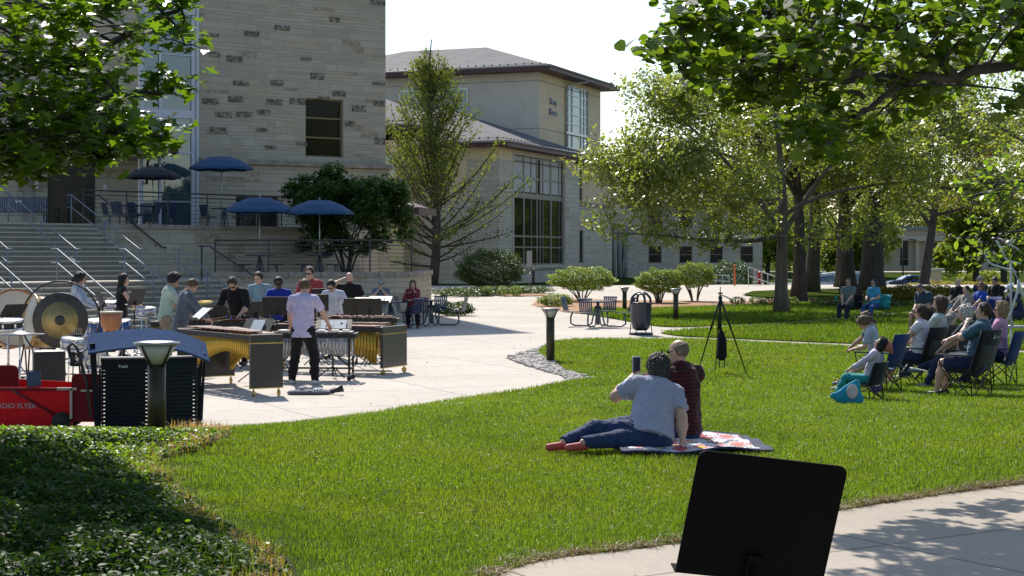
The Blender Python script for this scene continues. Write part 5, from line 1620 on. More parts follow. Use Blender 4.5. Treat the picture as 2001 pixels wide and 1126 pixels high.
    if pants is not None:
        g_ = (.013 + shorts_loose) * s
        pp = [('c', pv + up * (.03 if shirt is not None else .06) * s, pv - V(0, 0, .03) * s, .126 * s * bw + g_ * .5, .128 * s * bw + g_ * .6, fw, .74)]
        for (h_, k_, a_) in ((hL, kL, aL), (hR, kR, aR)):
            if plen >= 1:
                pp += [('c', h_, k_, .094 * s * bw + g_, .062 * s * (1 + (bw - 1) * .5) + g_, None, 1), ('c', k_, a_ - V(0, 0, .02) * (pose == 'stand'), .062 * s * (1 + (bw - 1) * .5) + g_, .048 * s + g_ * .8, None, 1, True)]
                for u_ in (.25, .6): pp.append(('c', k_ + (a_ - k_) * u_ + V(.03, 0, 0), k_ + (a_ - k_) * (u_ + .06) - V(.04, 0, 0), .05 * s, .05 * s, None, 1))
            else:
                pp.append(('c', h_, h_ + (k_ - h_) * (plen if plen < .99 else 1), .094 * s * bw + g_, .07 * s * bw + g_ * 1.6, None, 1, True))
        v, f = sdf_mesh(pp, vox, .03 * s)
        if vox < .0125: v = wrinkle(v, f, .008 * s, len(label) + 5)
        mesh_obj('trousers' if plen >= 1 else 'shorts', v, f, pants, T, True)
    for (h_, k_, a_) in ((hL, kL, aL), (hR, kR, aR)):
        if shoes is None: continue
        fd = foot_dir(k_, a_, h_)
        sd = nrm(np.cross(fd, V(0, 0, 1)))
        v, f = sdf_mesh([('c', a_ - V(0, 0, .03) * s - fd * .03 * s, a_ + fd * .15 * s - V(0, 0, .042) * s, .042 * s, .036 * s, None, 1), ('cut', a_ - V(0, 0, .072), V(0, 0, -1)), ('cut', a_ + V(0, 0, .03), V(0, 0, 1))], max(.009, vox * .8), .02)
        mesh_obj('shoe', v, f, shoes, T, True)
        if socks is not None:
            mb = MB(); mb.cyl(a_ + V(0, 0, 0), a_ + nrm(k_ - a_) * .14 * s, .042 * s, .047 * s, n=10); mb.build('sock', socks, T)
    T['_wrist'] = 0; del T['_wrist']
    M_ = Matrix.Translation(Vector(loc)) @ Matrix.Rotation(R(rz), 4, 'Z')
    INFO[T.name] = dict(wL=M_ @ Vector(wL), wR=M_ @ Vector(wR), hc=M_ @ Vector(hc), T=T, M=M_, sh=M_ @ Vector(sh), dL=(M_.to_3x3() @ Vector(nrm(wL - eL))), dR=(M_.to_3x3() @ Vector(nrm(wR - eR))))
    return T
INFO = {}

def pp(px, D, dz=0.0):
    x = (px - 1000) / F * D
    return (x, D, float(gz(x, D)) + dz)

# --- musicians
polo_m = cloth('mint_polo', (.40, .50, .42)); blazer = cloth('grey_blazer', (.10, .12, .15), fold=.7); ltblue = cloth('pale_blue_shirt', (.32, .38, .48))
flor = cloth('teal_floral_shirt', (.18, .33, .38), pattern='floral', c2=(.45, .2, .2), pscale=16); royal = cloth('royal_blue_shirt', (.015, .03, .30)); lav = cloth('lavender_shirt', (.56, .50, .70), fold=.7)
red_s = cloth('brick_red_shirt', (.33, .05, .06)); white_s = cloth('white_shirt', (.62, .64, .72), fold=.7)
hf_ = ((-.20, .34, 1.02), (.22, .36, 1.0))
person('person with black ponytail in pale blue shirt playing behind the gong', pp(146, 33), -80, 1.78, head=(0, 12, 0), lean=6, hands=((-.2, .42, 1.05), (.2, .42, 1.05)), skin=skin_m, hair=('pony', H_dk), shirt=ltblue, sleeve=1.9, pants=black_c, shoes=shoe_b)
person('woman with long dark hair in a black sleeveless top holding a folder', pp(237, 33.5), -70, 1.73, head=(-8, 5, 0), lean=2, hands=((-.14, .36, 1.08), (.2, .34, .98)), skin=skin_l, hair=('long', H_dk), shirt=black_c, sleeve=.12, pants=black_c, shoes=shoe_b, female=True, build=.9)
person('man with curly black hair in a mint polo behind the man in the blazer', pp(322, 30.5), -65, 1.79, head=(0, 22, 0), lean=8, hands=((-.2, .40, 1.0), (.2, .42, 1.0)), skin=skin_m, hair=('curly', H_dk), shirt=polo_m, sleeve=.75, pants=khaki, shoes=shoe_b, collar=True)
pB = person('man in a grey blazer leaning over the low end of the nearest marimba', pp(352, 28.8), -62, 1.74, head=(0, 28, 0), lean=12, hands=((-.16, .45, 1.0), (.2, .46, .98)), skin=skin_l, hair=('short', H_lb), shirt=blazer, sleeve=1.9, pants=cloth('grey_trousers', (.10, .10, .11)), shoes=shoe_b, long_shirt=.13, collar=True, build=1.05)
pK = person('man in a black shirt and sunglasses bending over the dark marimba', pp(468, 31.5), 165, 1.80, head=(10, 25, 0), lean=24, hands=((-.22, .48, .98), (.26, .46, .98)), skin=skin_l, hair=('short', H_br), shirt=black_c, sleeve=1.4, pants=black_c, shoes=shoe_b, glasses=True, build=1.15)
pF = person('young man in a teal floral shirt looking down at the drums', pp(508, 34), 178, 1.78, head=(-18, 18, 0), lean=4, hands=((-.2, .34, 1.0), (.22, .34, .98)), skin=skin_l, hair=('short', H_br), shirt=flor, sleeve=.7, pants=navy_c, shoes=shoe_b, collar=True, build=1.0)
pR = person('man in a royal blue shirt and sunglasses standing left of the conductor', pp(547, 32.8), 172, 1.70, head=(10, 12, 0), lean=10, hands=((-.2, .42, .98), (.22, .42, .96)), skin=skin_d, hair=('short', H_dk), shirt=royal, sleeve=.7, pants=black_c, shoes=shoe_b, glasses=True, collar=True, build=1.1)
pC = person('conductor in a lavender shirt seen from behind at the vibraphone', pp(592, 26.6), -10, 1.73, head=(-12, 12, 0), lean=3, hands=((-.30, .30, .92), (.34, .36, .94)), feet=((-.20, .02, .075), (.20, .0, .075)), skin=skin_l, hair=('short', H_lb), shirt=lav, sleeve=.75, pants=black_c, shoes=shoe_w, vox=.0095, collar=True, build=1.12, long_shirt=.08, elbow=((-.8, -.5, -.3), (.8, -.5, -.3)))
pD = person('tall man in a brick red shirt and sunglasses behind the conductor', pp(607, 35), 176, 1.88, head=(-12, 10, 0), lean=5, hands=((-.2, .40, 1.1), (.22, .40, 1.08)), skin=skin_l, hair=('short', H_br), shirt=red_s, sleeve=.75, pants=black_c, shoes=shoe_b, glasses=True, collar=True)
pW = person('young man in a white polo and sunglasses leaning over the xylophone', pp(655, 33.5), 170, 1.68, head=(-5, 22, 0), lean=20, hands=((-.30, .40, .93), (.30, .40, .92)), skin=skin_l, hair=('short', H_dk), shirt=white_s, sleeve=.7, pants=cloth('grey_trousers', (.10, .10, .11)), shoes=shoe_b, glasses=True, collar=True, build=1.05)
person('bearded bald man in a black shirt with his hand at his ear', pp(684, 35.6), 168, 1.76, head=(10, 16, 0), lean=4, hands=((-.18, .2, 1.1), (.15, .16, 1.58)), skin=skin_l, hair=('none', None), beard=H_br, shirt=black_c, sleeve=.7, pants=black_c, shoes=shoe_b, build=1.15, elbow=((-.6, -.8, -.3), (.9, .4, -.8)))
# --- seated at the blue tables
plaid = cloth('grey_plaid_shirt', (.20, .24, .28), pattern='plaid', c2=(.05, .08, .12), pscale=7)
person('man in grey cap and sunglasses with hands at his chin at a blue table', pp(745, 46.5), 178, 1.76, pose='sit', head=(0, 6, 0), lean=8, pelvis=(0, 0, .60), hands=((-.06, .24, 1.12), (.06, .24, 1.12)), skin=skin_l, hair=('short', H_br), hat=(cloth('grey_cap', (.3, .3, .3)), True), shirt=plaid, sleeve=.7, pants=khaki, shoes=shoe_b, glasses=True, elbow=((-1, 0, -1), (1, 0, -1)))
person('long haired woman in a dark red patterned jacket at a blue table', pp(806, 47.5), 184, 1.68, pose='sit', head=(0, 10, 0), lean=5, pelvis=(0, 0, .58), hands=((-.05, .22, 1.05), (.12, .3, .82)), skin=skin_l, hair=('long', H_rd), shirt=cloth('red_patterned_jacket', (.17, .015, .03), pattern='floral', c2=(.45, .35, .35), pscale=12), sleeve=1.9, pants=black_c, shoes=cloth('red_boot', (.2, .02, .03)), female=True)

# --- couple on the quilt
Wg = Vector(G(1235, 905)); Mg = Vector(G(1345, 880))
tee = cloth('heather_grey_tee', (.36, .37, .48), var=.08, fold=.9); redpl = cloth('dark_red_striped_shirt', (.018, .008, .010), pattern='stripes', c2=(.075, .008, .012), pscale=9, fold=.6)
jean = cloth('denim_near', (.022, .042, .11), var=.3, fold=.9)
pWo = person('grey haired woman in grey tee reclining on the quilt filming with a phone', (1.19, 14.05, float(gz(1.19, 14.05)) + .03), 38, 1.57, pose='lie', pelvis=(0, 0, .135), lean=30, side=14, twist=-34, head=(14, -6, -8),
             hands=((.17, .44, .58), (.20, -.20, .06)), feet=((-.72, .30, .09), (-.70, .12, .10)), knee=((-.35, .9, .30), (-.2, .9, .12)), elbow=((-.9, .5, -.9), (.6, -.9, .3)),
             skin=skin_l, hair=('bob', hairmat('hair_dark_greying', (.055, .05, .048))), shirt=tee, sleeve=.72, pants=jean, shoes=mat('coral_shoe', (.50, .08, .07), .6), vox=.0078, female=True, build=1.34, grip=.25, extra={'footdir': (-.9, .25, 0)})
pMo = person('bald man in dark red striped shirt sitting with raised knees on the quilt', (1.54, 14.85, float(gz(1.54, 14.85)) + .03), 42, 1.68, pose='lie', pelvis=(0, 0, .12), lean=0, side=0, twist=0, head=(8, 4, 0),
             hands=((-.08, .62, .47), (.10, .60, .44)), feet=((-.14, .80, .09), (.16, .78, .09)), knee=((-.2, .3, 1), (.2, .3, 1)), elbow=((-1, -.2, -.4), (1, -.2, -.4)),
             skin=skin_l, hair=('bald', hairmat('hair_greying_brown', (.17, .12, .09))), shirt=redpl, sleeve=1.85, pants=jean, shoes=shoe_w, vox=.0085, glasses=True, build=1.34, grip=.9, collar=True)
# ================================================================ PROPS
def text_mesh(name, s, size, material, parent, loc, rot, ext=.004, bold=0, align='CENTER'):
    cu = bpy.data.curves.new(name, 'FONT'); cu.body = s; cu.size = size; cu.extrude = ext; cu.align_x = align; cu.align_y = 'CENTER'; cu.offset = bold
    cu.resolution_u = 2
    to = bpy.data.objects.new('tmp_text', cu); COL.objects.link(to)
    bpy.context.view_layer.update()
    me = bpy.data.meshes.new_from_object(to)
    bpy.data.objects.remove(to); bpy.data.curves.remove(cu)
    me.name = name; me.materials.clear(); me.materials.append(material)
    o = bpy.data.objects.new(name, me); COL.objects.link(o)
    o.parent = parent; CH.setdefault(parent.name, []).append(o)
    o.location = loc; o.rotation_euler = rot
    return o
def X3(*d): return tuple(R(q) for q in d)

letter_m = mat('blue_grey_letters', (.14, .16, .24), .4, metal=.4)
for i, w in enumerate(('Perry', 'House')):
    text_mesh('wall_letters', w, .62, letter_m, BB, (15.1, 1.95, 12.95 - i * .75), X3(90, 0, 0), .03, .008)

# --- music stands
blk = mat('matte_black', (.014, .014, .015), .6, var=.1)
blk_g = mat('stand_black', (.02, .019, .018), .5, var=.15)
chrome = mat('chrome', (.62, .62, .64), .16, metal=1, var=.05)
paper = mat('sheet_music_paper', (.78, .78, .76), .8, var=.04, scale=20)
ink = mat('ink', (.05, .05, .05), .8)
def music_stand(label, px, D, h, face, tilt=18, sheets=0, w=.50, hh=.34, group='music stands among the instruments', loc=None, dm=None, yaw0=0):
    """face: direction the sheet side looks at (deg, 0=+Y,90=-X,180=camera)"""
    t = thing('music_stand', label, 'music stand', loc or pp(px, D), R(face), group)
    mb = MB(); mb.cyl((0, 0, .14), (0, 0, h - .1), .011, n=8); mb.cyl((0, 0, .02), (0, 0, h * .55), .016, n=8); mb.build('pole', chrome if loc else blk, t)
    for k in range(3):
        a = 2 * PI * k / 3 + .4
        mb = MB(); mb.tube([(0, 0, .2), (math.cos(a) * .12, math.sin(a) * .12, .13), (math.cos(a) * .27, math.sin(a) * .27, .012)], .011, 6); mb.build('leg', blk, t)
    # desk: front normal is +y tilted up
    M = Matrix.Rotation(R(tilt), 3, 'X')
    mb = MB(); n = 5; r = .03
    pts = []
    for cx, cz, a0 in ((w / 2 - r, hh - r, 0), (-w / 2 + r, hh - r, 90)):
        for k in range(n + 1):
            a = R(a0 + 90 * k / n); pts.append((cx + r * math.cos(a), cz + r * math.sin(a)))
    pts += [(-w / 2, 0), (w / 2, 0)]
    P = [M @ Vector((x, 0, z)) + Vector((0, .0, h)) for x, z in pts]
    mb.prism(P, M @ Vector((0, -1, 0)), .004)
    mb.build('desk', dm or blk_g, t)
    mb = MB(); mb.box((M @ Vector((0, .03, -.002)) + Vector((0, 0, h)))[:], (w, .065, .004), rot=M); mb.build('shelf', dm or blk_g, t)
    mb = MB(); mb.box((M @ Vector((0, -.014, .05)) + Vector((0, 0, h)))[:], (.05, .02, .08), rot=M); mb.cyl((0, -.03, h - .12), (M @ Vector((0, -.02, .06)) + Vector((0, 0, h))), .013); mb.build('bracket', dm or blk, t)
    for k in range(sheets):
        mb = MB(); x = (k - (sheets - 1) / 2) * .22
        mb.box((M @ Vector((x, .008 + .002 * k, .155)) + Vector((0, 0, h)))[:], (.215, .004, .29), rot=M @ Matrix.Rotation(R(4 * (k - .5)), 3, 'Z')); o = mb.build('sheet', paper, t)
    return t
E180 = 180
music_stand('black music stand at the left edge of the band before the bass drum', 16, 27.5, 1.02, 60, 38)
music_stand('music stand with pale sheets right of the ponytailed man', 190, 31.6, 1.05, 100, 35, 2)
music_stand('dark blue backed music stand left of the woman in black', 203, 32.6, 1.08, -60, 25)
music_stand('music stand tilted steeply beside the woman in black', 262, 31.5, 1.15, 70, 20, 1)
music_stand('music stand with white sheet in front of the man in the blazer', 380, 27.9, 1.0, 120, 50, 2)
music_stand('low dark music stand in front of the man in the black shirt', 425, 29.9, .94, -10, 42)
music_stand('slanted dark music stand with white sheet by the black shirted man', 498, 30.2, .98, 50, 35, 1)
music_stand('tall black backed music stand left of the conductor', 540, 29.8, 1.02, -4, 14, dm=blk)
music_stand('black backed music stand right behind the conductor', 616, 31.0, 1.05, 6, 20)
music_stand('music stand with large white open pages on the vibraphone', 650, 28.0, .80, 180, 55, 2, w=.62)
music_stand('bright white sheet on a stand over the near marimba', 497, 27.0, .82, 165, 48, 1)
music_stand('left one of two music stands before the xylophone', 697, 31.0, .98, 4, 22)
music_stand('right one of two music stands before the xylophone', 722, 30.9, .98, -8, 22)
music_stand('music stand lying nearly flat beside the bald man', 712, 34.2, 1.08, 178, 66, 1)
music_stand('second nearly flat music stand right of the bald man', 738, 34.4, 1.1, 172, 66, 1)
music_stand('black backed music stand right of the man in red', 632, 33.5, 1.1, 5, 16)
# the big one in the foreground
ms = music_stand('large empty black music stand in the right foreground seen from behind', 0, 0, .742, 0, 14, 0, w=.505, hh=.425, group=None, loc=(.685, 5.35, .30), dm=mat('near_stand_black', (.0025, .0025, .0028), .7, var=.1, spec=.1))
ms.rotation_euler = (0, R(7.5), R(9))

# --- keyboard percussion
gold = mat('gold_tube', (.55, .36, .05), .28, metal=.55, var=.08); cream = mat('brass_pale_tube', (.48, .42, .22), .35, metal=.5)
silver = mat('silver_tube', (.52, .53, .55), .3, metal=.6, var=.06); rose = mat('rosewood_bar', (.20, .065, .045), .4, var=.3, scale=20, coat=.12, stretch=(1, 8, 1))
panelm = mat('dark_end_panel', (.035, .034, .031), .45, var=.1, coat=.2); alubar = mat('aluminium_bar', (.60, .60, .60), .3, metal=.7)
trim_gold = mat('gold_trim', (.55, .40, .12), .3, metal=.7); rubber = mat('black_rubber', (.02, .02, .02), .7)
def mallet_kb(name, label, cat, loc, rz, L, wl, wh, h, n, tube_m, bar_m, front=1, panels=True, lo=.74, mid=.16, hi=.2, rise=0.0, tr=.024):
    """local x: high end (0) -> low end (L); keyboard centred on y=0"""
    t = thing(name, label, cat, loc, R(rz))
    W = lambda x: wh + (wl - wh) * x / L
    # bars: naturals on the -y side, accidentals raised on the +y side
    mb = MB()
    for k in range(n):
        x = .08 + (L - .2) * (k + .5) / n; bl = W(x) * .52; bw_ = (L - .2) / n * .86
        mb.box((x, -W(x) * .24, h - .012), (bw_, bl, .022))
    mb.build('natural_bars', bar_m, t)
    mb = MB()
    for k in range(n - 1):
        if k % 7 in (2, 6): continue
        x = .08 + (L - .2) * (k + 1) / n; bl = W(x) * .46
        mb.box((x, W(x) * .22, h + .022), ((L - .2) / n * .84, bl, .022))
    mb.build('accidental_bars', bar_m, t)
    mb = MB()
    for sgn in (-1, 1):
        mb.prism([(0, sgn * wh / 2, h - .1), (L, sgn * wl / 2, h - .1), (L, sgn * wl / 2, h - .02), (0, sgn * wh / 2, h - .02)], (0, 1, 0), .025)
    for x in (0.02, L - .02): mb.box((x, 0, h - .06), (.05, W(x) - .06, .075))
    mb.build('rail', blk, t)
    def ln(u):      # u 0 high .. 1 low : decorative arch
        return max(.1, lo * u ** 2.2 + mid * (1 - u) + hi * max(0, 1 - u * 2.2) ** 1.2)
    for row, yy in ((0, -.40), (1, .34)):
        for k in range(n if row == 0 else n - 1):
            x = .08 + (L - .2) * (k + (.5 if row == 0 else 1)) / n
            l = min(ln(x / L), h - .18)
            mb = MB(); mb.cyl((x, W(x) * yy, h - .11 - l), (x, W(x) * yy, h - .055), tr * (.8 + .5 * x / L), n=8); mb.build('resonator_tube', tube_m, t)
    if panels:
        for x, w in ((-.03, wh + .1), (L + .03, wl + .02)):
            mb = MB(); mb.box((x, 0, h / 2 + .06), (.06, w, h - .14)); p = mb.build('end_panel', panelm, t, .008)
            mb = MB()
            mb.box((x, 0, h - .14), (.064, w + .004, .018)); mb.build('trim', trim_gold, p)
            MB().box((x, 0, .125), (.07, w + .01, .014)).build('base_trim', trim_gold, p)
            for yy in (-w / 2 + .06, w / 2 - .06):
                mb = MB(); mb.tube([(x, yy, .12), (x, yy, .07)], .012, 6); mb.cyl((x, yy - .014, .045), (x, yy + .014, .045), .045, n=14); mb.build('caster', trim_gold if tube_m is gold else rubber, p)
    else:
        for x, w in ((.1, wh), (L - .1, wl)):
            for yy in (-w / 2 + .02, w / 2 - .02):
                mb = MB(); mb.box((x, yy, (h - .1) / 2 + .05), (.035, .035, h - .2)); mb.cyl((x, yy - .014, .04), (x, yy + .014, .04), .04, n=12); mb.build('leg', blk, t)
            mb = MB(); mb.box((x, 0, .2), (.03, w, .035)); mb.build('crossbar', blk, t)
        for sgn in (-1, 1):
            mb = MB(); mb.tube([(.1, 0, .2), (L * .45, 0, h - .14)], .013, 6); mb.tube([(L - .1, 0, .2), (L * .55, 0, h - .14)], .013, 6)
        mb.box((L / 2, 0, .2), (L - .25, .025, .03)); mb.build('brace', blk, t)
    return t
mallet_kb('marimba', 'nearest marimba with brown bars and gold tubes ending in a tall dark panel', 'marimba', (-3.69, 24.35, 0), 120, 2.6, .95, .42, .935, 34, gold, rose, lo=.66)
mallet_kb('marimba', 'marimba with gold tubes growing towards its dark right end panel', 'marimba', (-4.30, 29.95, 0), -23, 2.35, .92, .42, .86, 32, gold, rose, lo=.66)
mallet_kb('marimba', 'dark marimba with pale tubes in front of the man in the black shirt', 'marimba', (-4.5, 30.75, 0), 174, 2.2, .85, .40, .88, 30, cream, rose, lo=.6)
mallet_kb('xylophone', 'xylophone with short pale tubes in front of the man in the white polo', 'xylophone', (-2.25, 32.35, 0), 174, 1.65, .7, .34, .88, 24, cream, rose, False, False, lo=.4)
vb = mallet_kb('vibraphone', 'vibraphone with silver tubes on a black wheeled frame before the conductor', 'vibraphone', (-2.62, 27.5, 0), 177, 1.5, .8, .46, .82, 22, silver, alubar, 1, False, lo=.42, mid=.34, hi=0)

# --- mallets in hands
def held(label, name, cat, info, side, mk, group=None):
    i = INFO[info.name]; w = i['w' + side]; d = i['d' + side]
    t = thing(name, label, cat, w + d * .08, 0, group)
    mk(t, d); return t
wood = mat('birch_wood', (.42, .30, .17), .5)
mall_r = mat('red_yarn', (.45, .03, .04), .9); mall_b = mat('blue_yarn', (.02, .04, .3), .9)
def mallet(ym):
    def f(t, d):
        dd = (Vector((d.x, d.y, 0)).normalized() * .9 + Vector((0, 0, .12))).normalized()
        mb = MB(); mb.cyl(-dd * .06, dd * .36, .004, n=6); mb.build('shaft', wood, t)
        mb = MB(); mb.ball(dd * .37, .021, 10); mb.build('head', ym, t)
    return f
for P, nm, ym in ((pC, 'the conductor', blk), (pW, 'the man in the white polo', mall_r), (pK, 'the man in the black shirt', mall_b), (pB, 'the man in the grey blazer', mall_b), (pD, 'the man in the brick red shirt', mall_r), (pR, 'the man in the royal blue shirt', mall_b), (pF, 'the man in the floral shirt', wood)):
    for sd_, sn in (('L', 'left'), ('R', 'right')):
        held('mallet in the %s hand of %s' % (sn, nm), 'mallet', 'mallet', P, sd_, mallet(ym))

# --- gong, bass drum, drums
gong_d = mat('gong_dark', (.055, .05, .045), .45, metal=.5, var=.3, scale=8); gong_g = mat('gong_gold', (.34, .25, .10), .35, metal=.6, var=.25, scale=6)
t = thing('gong', 'large round gong with gold centre and dark rim hanging in a ring stand', 'gong', pp(118, 26.6), R(0))
gc = Vector((0, 0, hz(626, 26.6)))
RX = Matrix.Rotation(R(90), 3, 'X')
mb = MB(); mb.lathe([(.001, .0), (.43, 0), (.455, .012), (.455, .03), (.43, .045), (.001, .045)][:5] + [(.001, .04)], gc, 48, rot=RX); mb.build('rim', gong_d, t)
mb = MB(); mb.lathe([(.30, 0), (.30, .004), (.001, .008)], gc + Vector((0, -.045, 0)), 40, rot=RX); mb.build('gold_ring', gong_g, t)
mb = MB(); mb.lathe([(.085, 0), (.08, .012), (.04, .022), (.001, .024)], gc + Vector((0, -.05, 0)), 24, rot=RX); mb.build('boss', gong_d, t)
mb = MB(); mb.tube([gc + Vector((math.cos(a), 0, math.sin(a))) * .64 for a in [2 * PI * k / 48 for k in range(48)]], .014, 8, closed=True); mb.build('ring', blk, t)
for sx in (-1, 1):
    mb = MB(); mb.cyl(gc + Vector((sx * .22, 0, .38)), gc + Vector((sx * .3, 0, .56)), .004); mb.build('cord', blk, t)
for sx in (-1, 1):
    mb = MB(); mb.tube([(sx * .35, 0, gc.z - .53), (sx * .42, -.3, .03)], .015, 6); mb.tube([(sx * .35, 0, gc.z - .53), (sx * .42, .35, .03)], .015, 6); mb.cyl((sx * .42, -.32, .03), (sx * .42, -.28, .03), .03); mb.build('leg', blk, t)

maple_w = mat('maple_drum_shell', (.48, .27, .08), .35, var=.25, scale=14, coat=.5, stretch=(1, 1, 5)); skin_h = mat('drum_head', (.62, .58, .48), .6, var=.05, scale=3)
hoop_m = mat('orange_hoop', (.42, .16, .05), .4, coat=.3)
def drum(name, label, loc, r, h, axis, shell, head=skin_h, hoop=chrome, lugs=8, stand=None, group=None, hoopw=.018, cat='drum'):
    """axis: 3-vector of the drum's axis; loc = centre of the drum"""
    ax = Vector(axis).normalized()
    M = ax.to_track_quat('Z', 'Y').to_matrix()
    t = thing(name, label, cat, (loc[0], loc[1], float(gz(loc[0], loc[1]))), 0, group)
    c = Vector((0, 0, loc[2] - float(gz(loc[0], loc[1]))))
    mb = MB(); mb.lathe([(r * .97, -h / 2), (r * .985, 0), (r * .97, h / 2)], c, 32, rot=M); mb.build('shell', shell, t)
    for s_ in (-1, 1):
        mb = MB(); mb.lathe([(.001, 0), (r * .96, 0), (r * .985, -.004 * s_)] if s_ > 0 else [(r * .985, 0), (r * .96, -.003), (.001, -.004)], c + ax * s_ * (h / 2 + .006), 32, rot=M); mb.build('head', head, t)
        mb = MB(); mb.lathe([(r * .985, -hoopw), (r * 1.03, -hoopw), (r * 1.03, hoopw), (r * .985, hoopw)], c + ax * s_ * (h / 2), 32, rot=M, ring=True); mb.build('hoop', hoop, t)
    for k in range(lugs):
        a = 2 * PI * k / lugs
        mb = MB(); mb.cyl(c + M @ Vector((math.cos(a) * r * 1.04, math.sin(a) * r * 1.04, -h / 2)), c + M @ Vector((math.cos(a) * r * 1.04, math.sin(a) * r * 1.04, h / 2)), .007, n=6)
        mb.box((c + M @ Vector((math.cos(a) * r * 1.01, math.sin(a) * r * 1.01, 0)))[:], (.03, .03, .05), rot=M); mb.build('lug', chrome, t)
    if stand == 'legs':
        for k in range(3):
            a = 2 * PI * k / 3 + .5
            b = c - ax * h / 2
            mb = MB(); mb.cyl((math.cos(a) * r * 1.05, math.sin(a) * r * 1.05, b.z + .1), (math.cos(a) * r * 1.25, math.sin(a) * r * 1.25, .01), .010, n=6); mb.build('leg', chrome, t)
    if stand == 'cradle':
        for k in range(4):
            a = PI / 4 + PI / 2 * k
            mb = MB(); mb.tube([c + Vector((math.cos(a) * r * .8, math.sin(a) * r * .5, -r * .75)), (math.cos(a) * r, math.sin(a) * .4, .03)], .014, 6); mb.build('leg', blk, t)
        for y_ in (-.4, .4): MB().tube([(-r, y_, .05), (r, y_, .05)], .012, 6).build('crossbar', blk, t)
    if stand == 'tripod':
        mb = MB(); mb.cyl((0, 0, .18), (0, 0, c.z - h / 2), .013); mb.build('pole', chrome, t)
        for k in range(3):
            a = 2 * PI * k / 3 + .3
            mb = MB(); mb.tube([(0, 0, .42), (math.cos(a) * .3, math.sin(a) * .3, .015)], .009, 6); mb.tube([(0, 0, .2), (math.cos(a) * .18, math.sin(a) * .18, .2)], .007, 6); mb.build('leg', chrome, t)
    return t
def DP(px, py, D): return ((px - 1000) / F * D, D, hz(py, D))
drum('bass_drum', 'large cream headed concert bass drum with orange hoop at the far left', DP(22, 624, 28.6), .50, .42, (.55, -.8, .12), maple_w, hoop=hoop_m, stand='cradle', hoopw=.03, lugs=10)
drum('bass_drum', 'second bass drum with wooden shell behind the gong', DP(82, 632, 27.8), .46, .40, (-.85, -.5, .15), maple_w, hoop=maple_w, stand='cradle', hoopw=.03, lugs=10)
blue_sh = mat('blue_drum_shell', (.01, .07, .28), .25, coat=.8); silver_sh = mat('silver_drum_shell', (.50, .50, .53), .22, metal=.7)
drum('tom_drum', 'blue tom drum left of the orange djembe', DP(186, 640, 30.2), .17, .26, (.1, -.2, 1), blue_sh, stand='tripod')
drum('tom_drum', 'blue tom drum right of the orange djembe', DP(238, 641, 30.4), .17, .26, (-.1, -.2, 1), blue_sh, stand='tripod')
drum('floor_drum', 'tall silver drum behind the left post of the trash enclosure', DP(182, 688, 27.0), .17, .52, (0, 0, 1), silver_sh, stand='legs')
drum('snare_drum', 'chrome snare drum on a tripod right of the woman in black', DP(285, 610, 31.3), .19, .16, (0, -.1, 1), silver_sh, stand='tripod')
drum('snare_drum', 'flat white headed snare drum with red beads at the far left', DP(15, 634, 25.6), .24, .12, (.0, -.1, 1), blk, stand='tripod')
drum('tom_drum', 'silver tom between the gong and the stick bag', DP(141, 672, 25.2), .17, .16, (.1, -.1, 1), silver_sh, stand='legs')
drum('snare_drum', 'chrome snare before the man in the teal floral shirt', DP(508, 600, 33.2), .18, .14, (0, -.1, 1), silver_sh, stand='tripod')
drum('snare_drum', 'white headed field drum behind the woman in black', DP(212, 596, 33.6), .26, .12, (0, -.1, 1), silver_sh, stand='tripod')
t = thing('djembe', 'orange roped djembe drum on a stand before the woman in black', 'drum', pp(216, 29.6))
z0 = hz(645, 29.6) ; z1 = hz(611, 29.6)
dj = mat('orange_wood_drum', (.50, .17, .06), .4, var=.2, scale=10, coat=.3)
mb = MB(); mb.lathe([(.11, z0 - .02), (.15, z0 + .03), (.19, z0 + .16), (.205, z1)], (0, 0, 0), 24); mb.build('bowl', dj, t)
mb = MB(); mb.lathe([(.20, z1 - .005), (.212, z1 - .005), (.212, z1 + .02), (.001, z1 + .024)], (0, 0, 0), 24); mb.build('head', skin_h, t)
for k in range(18):
    a = 2 * PI * k / 18
    mb = MB(); mb.tube([(.212 * math.cos(a), .212 * math.sin(a), z1), (.198 * math.cos(a + .08), .198 * math.sin(a + .08), z0 + .16), (.155 * math.cos(a), .155 * math.sin(a), z0 + .03)], .004, 4); mb.build('rope', mat('pale_rope', (.45, .35, .25), .9), t)
mb = MB(); mb.lathe([(.09, .35), (.10, z0)], (0, 0, 0), 12)
for k in range(3):
    a = 2 * PI * k / 3; mb.cyl((.1 * math.cos(a), .1 * math.sin(a), z0), (.28 * math.cos(a), .28 * math.sin(a), 0.01), .012)
mb.build('stand', blk, t)

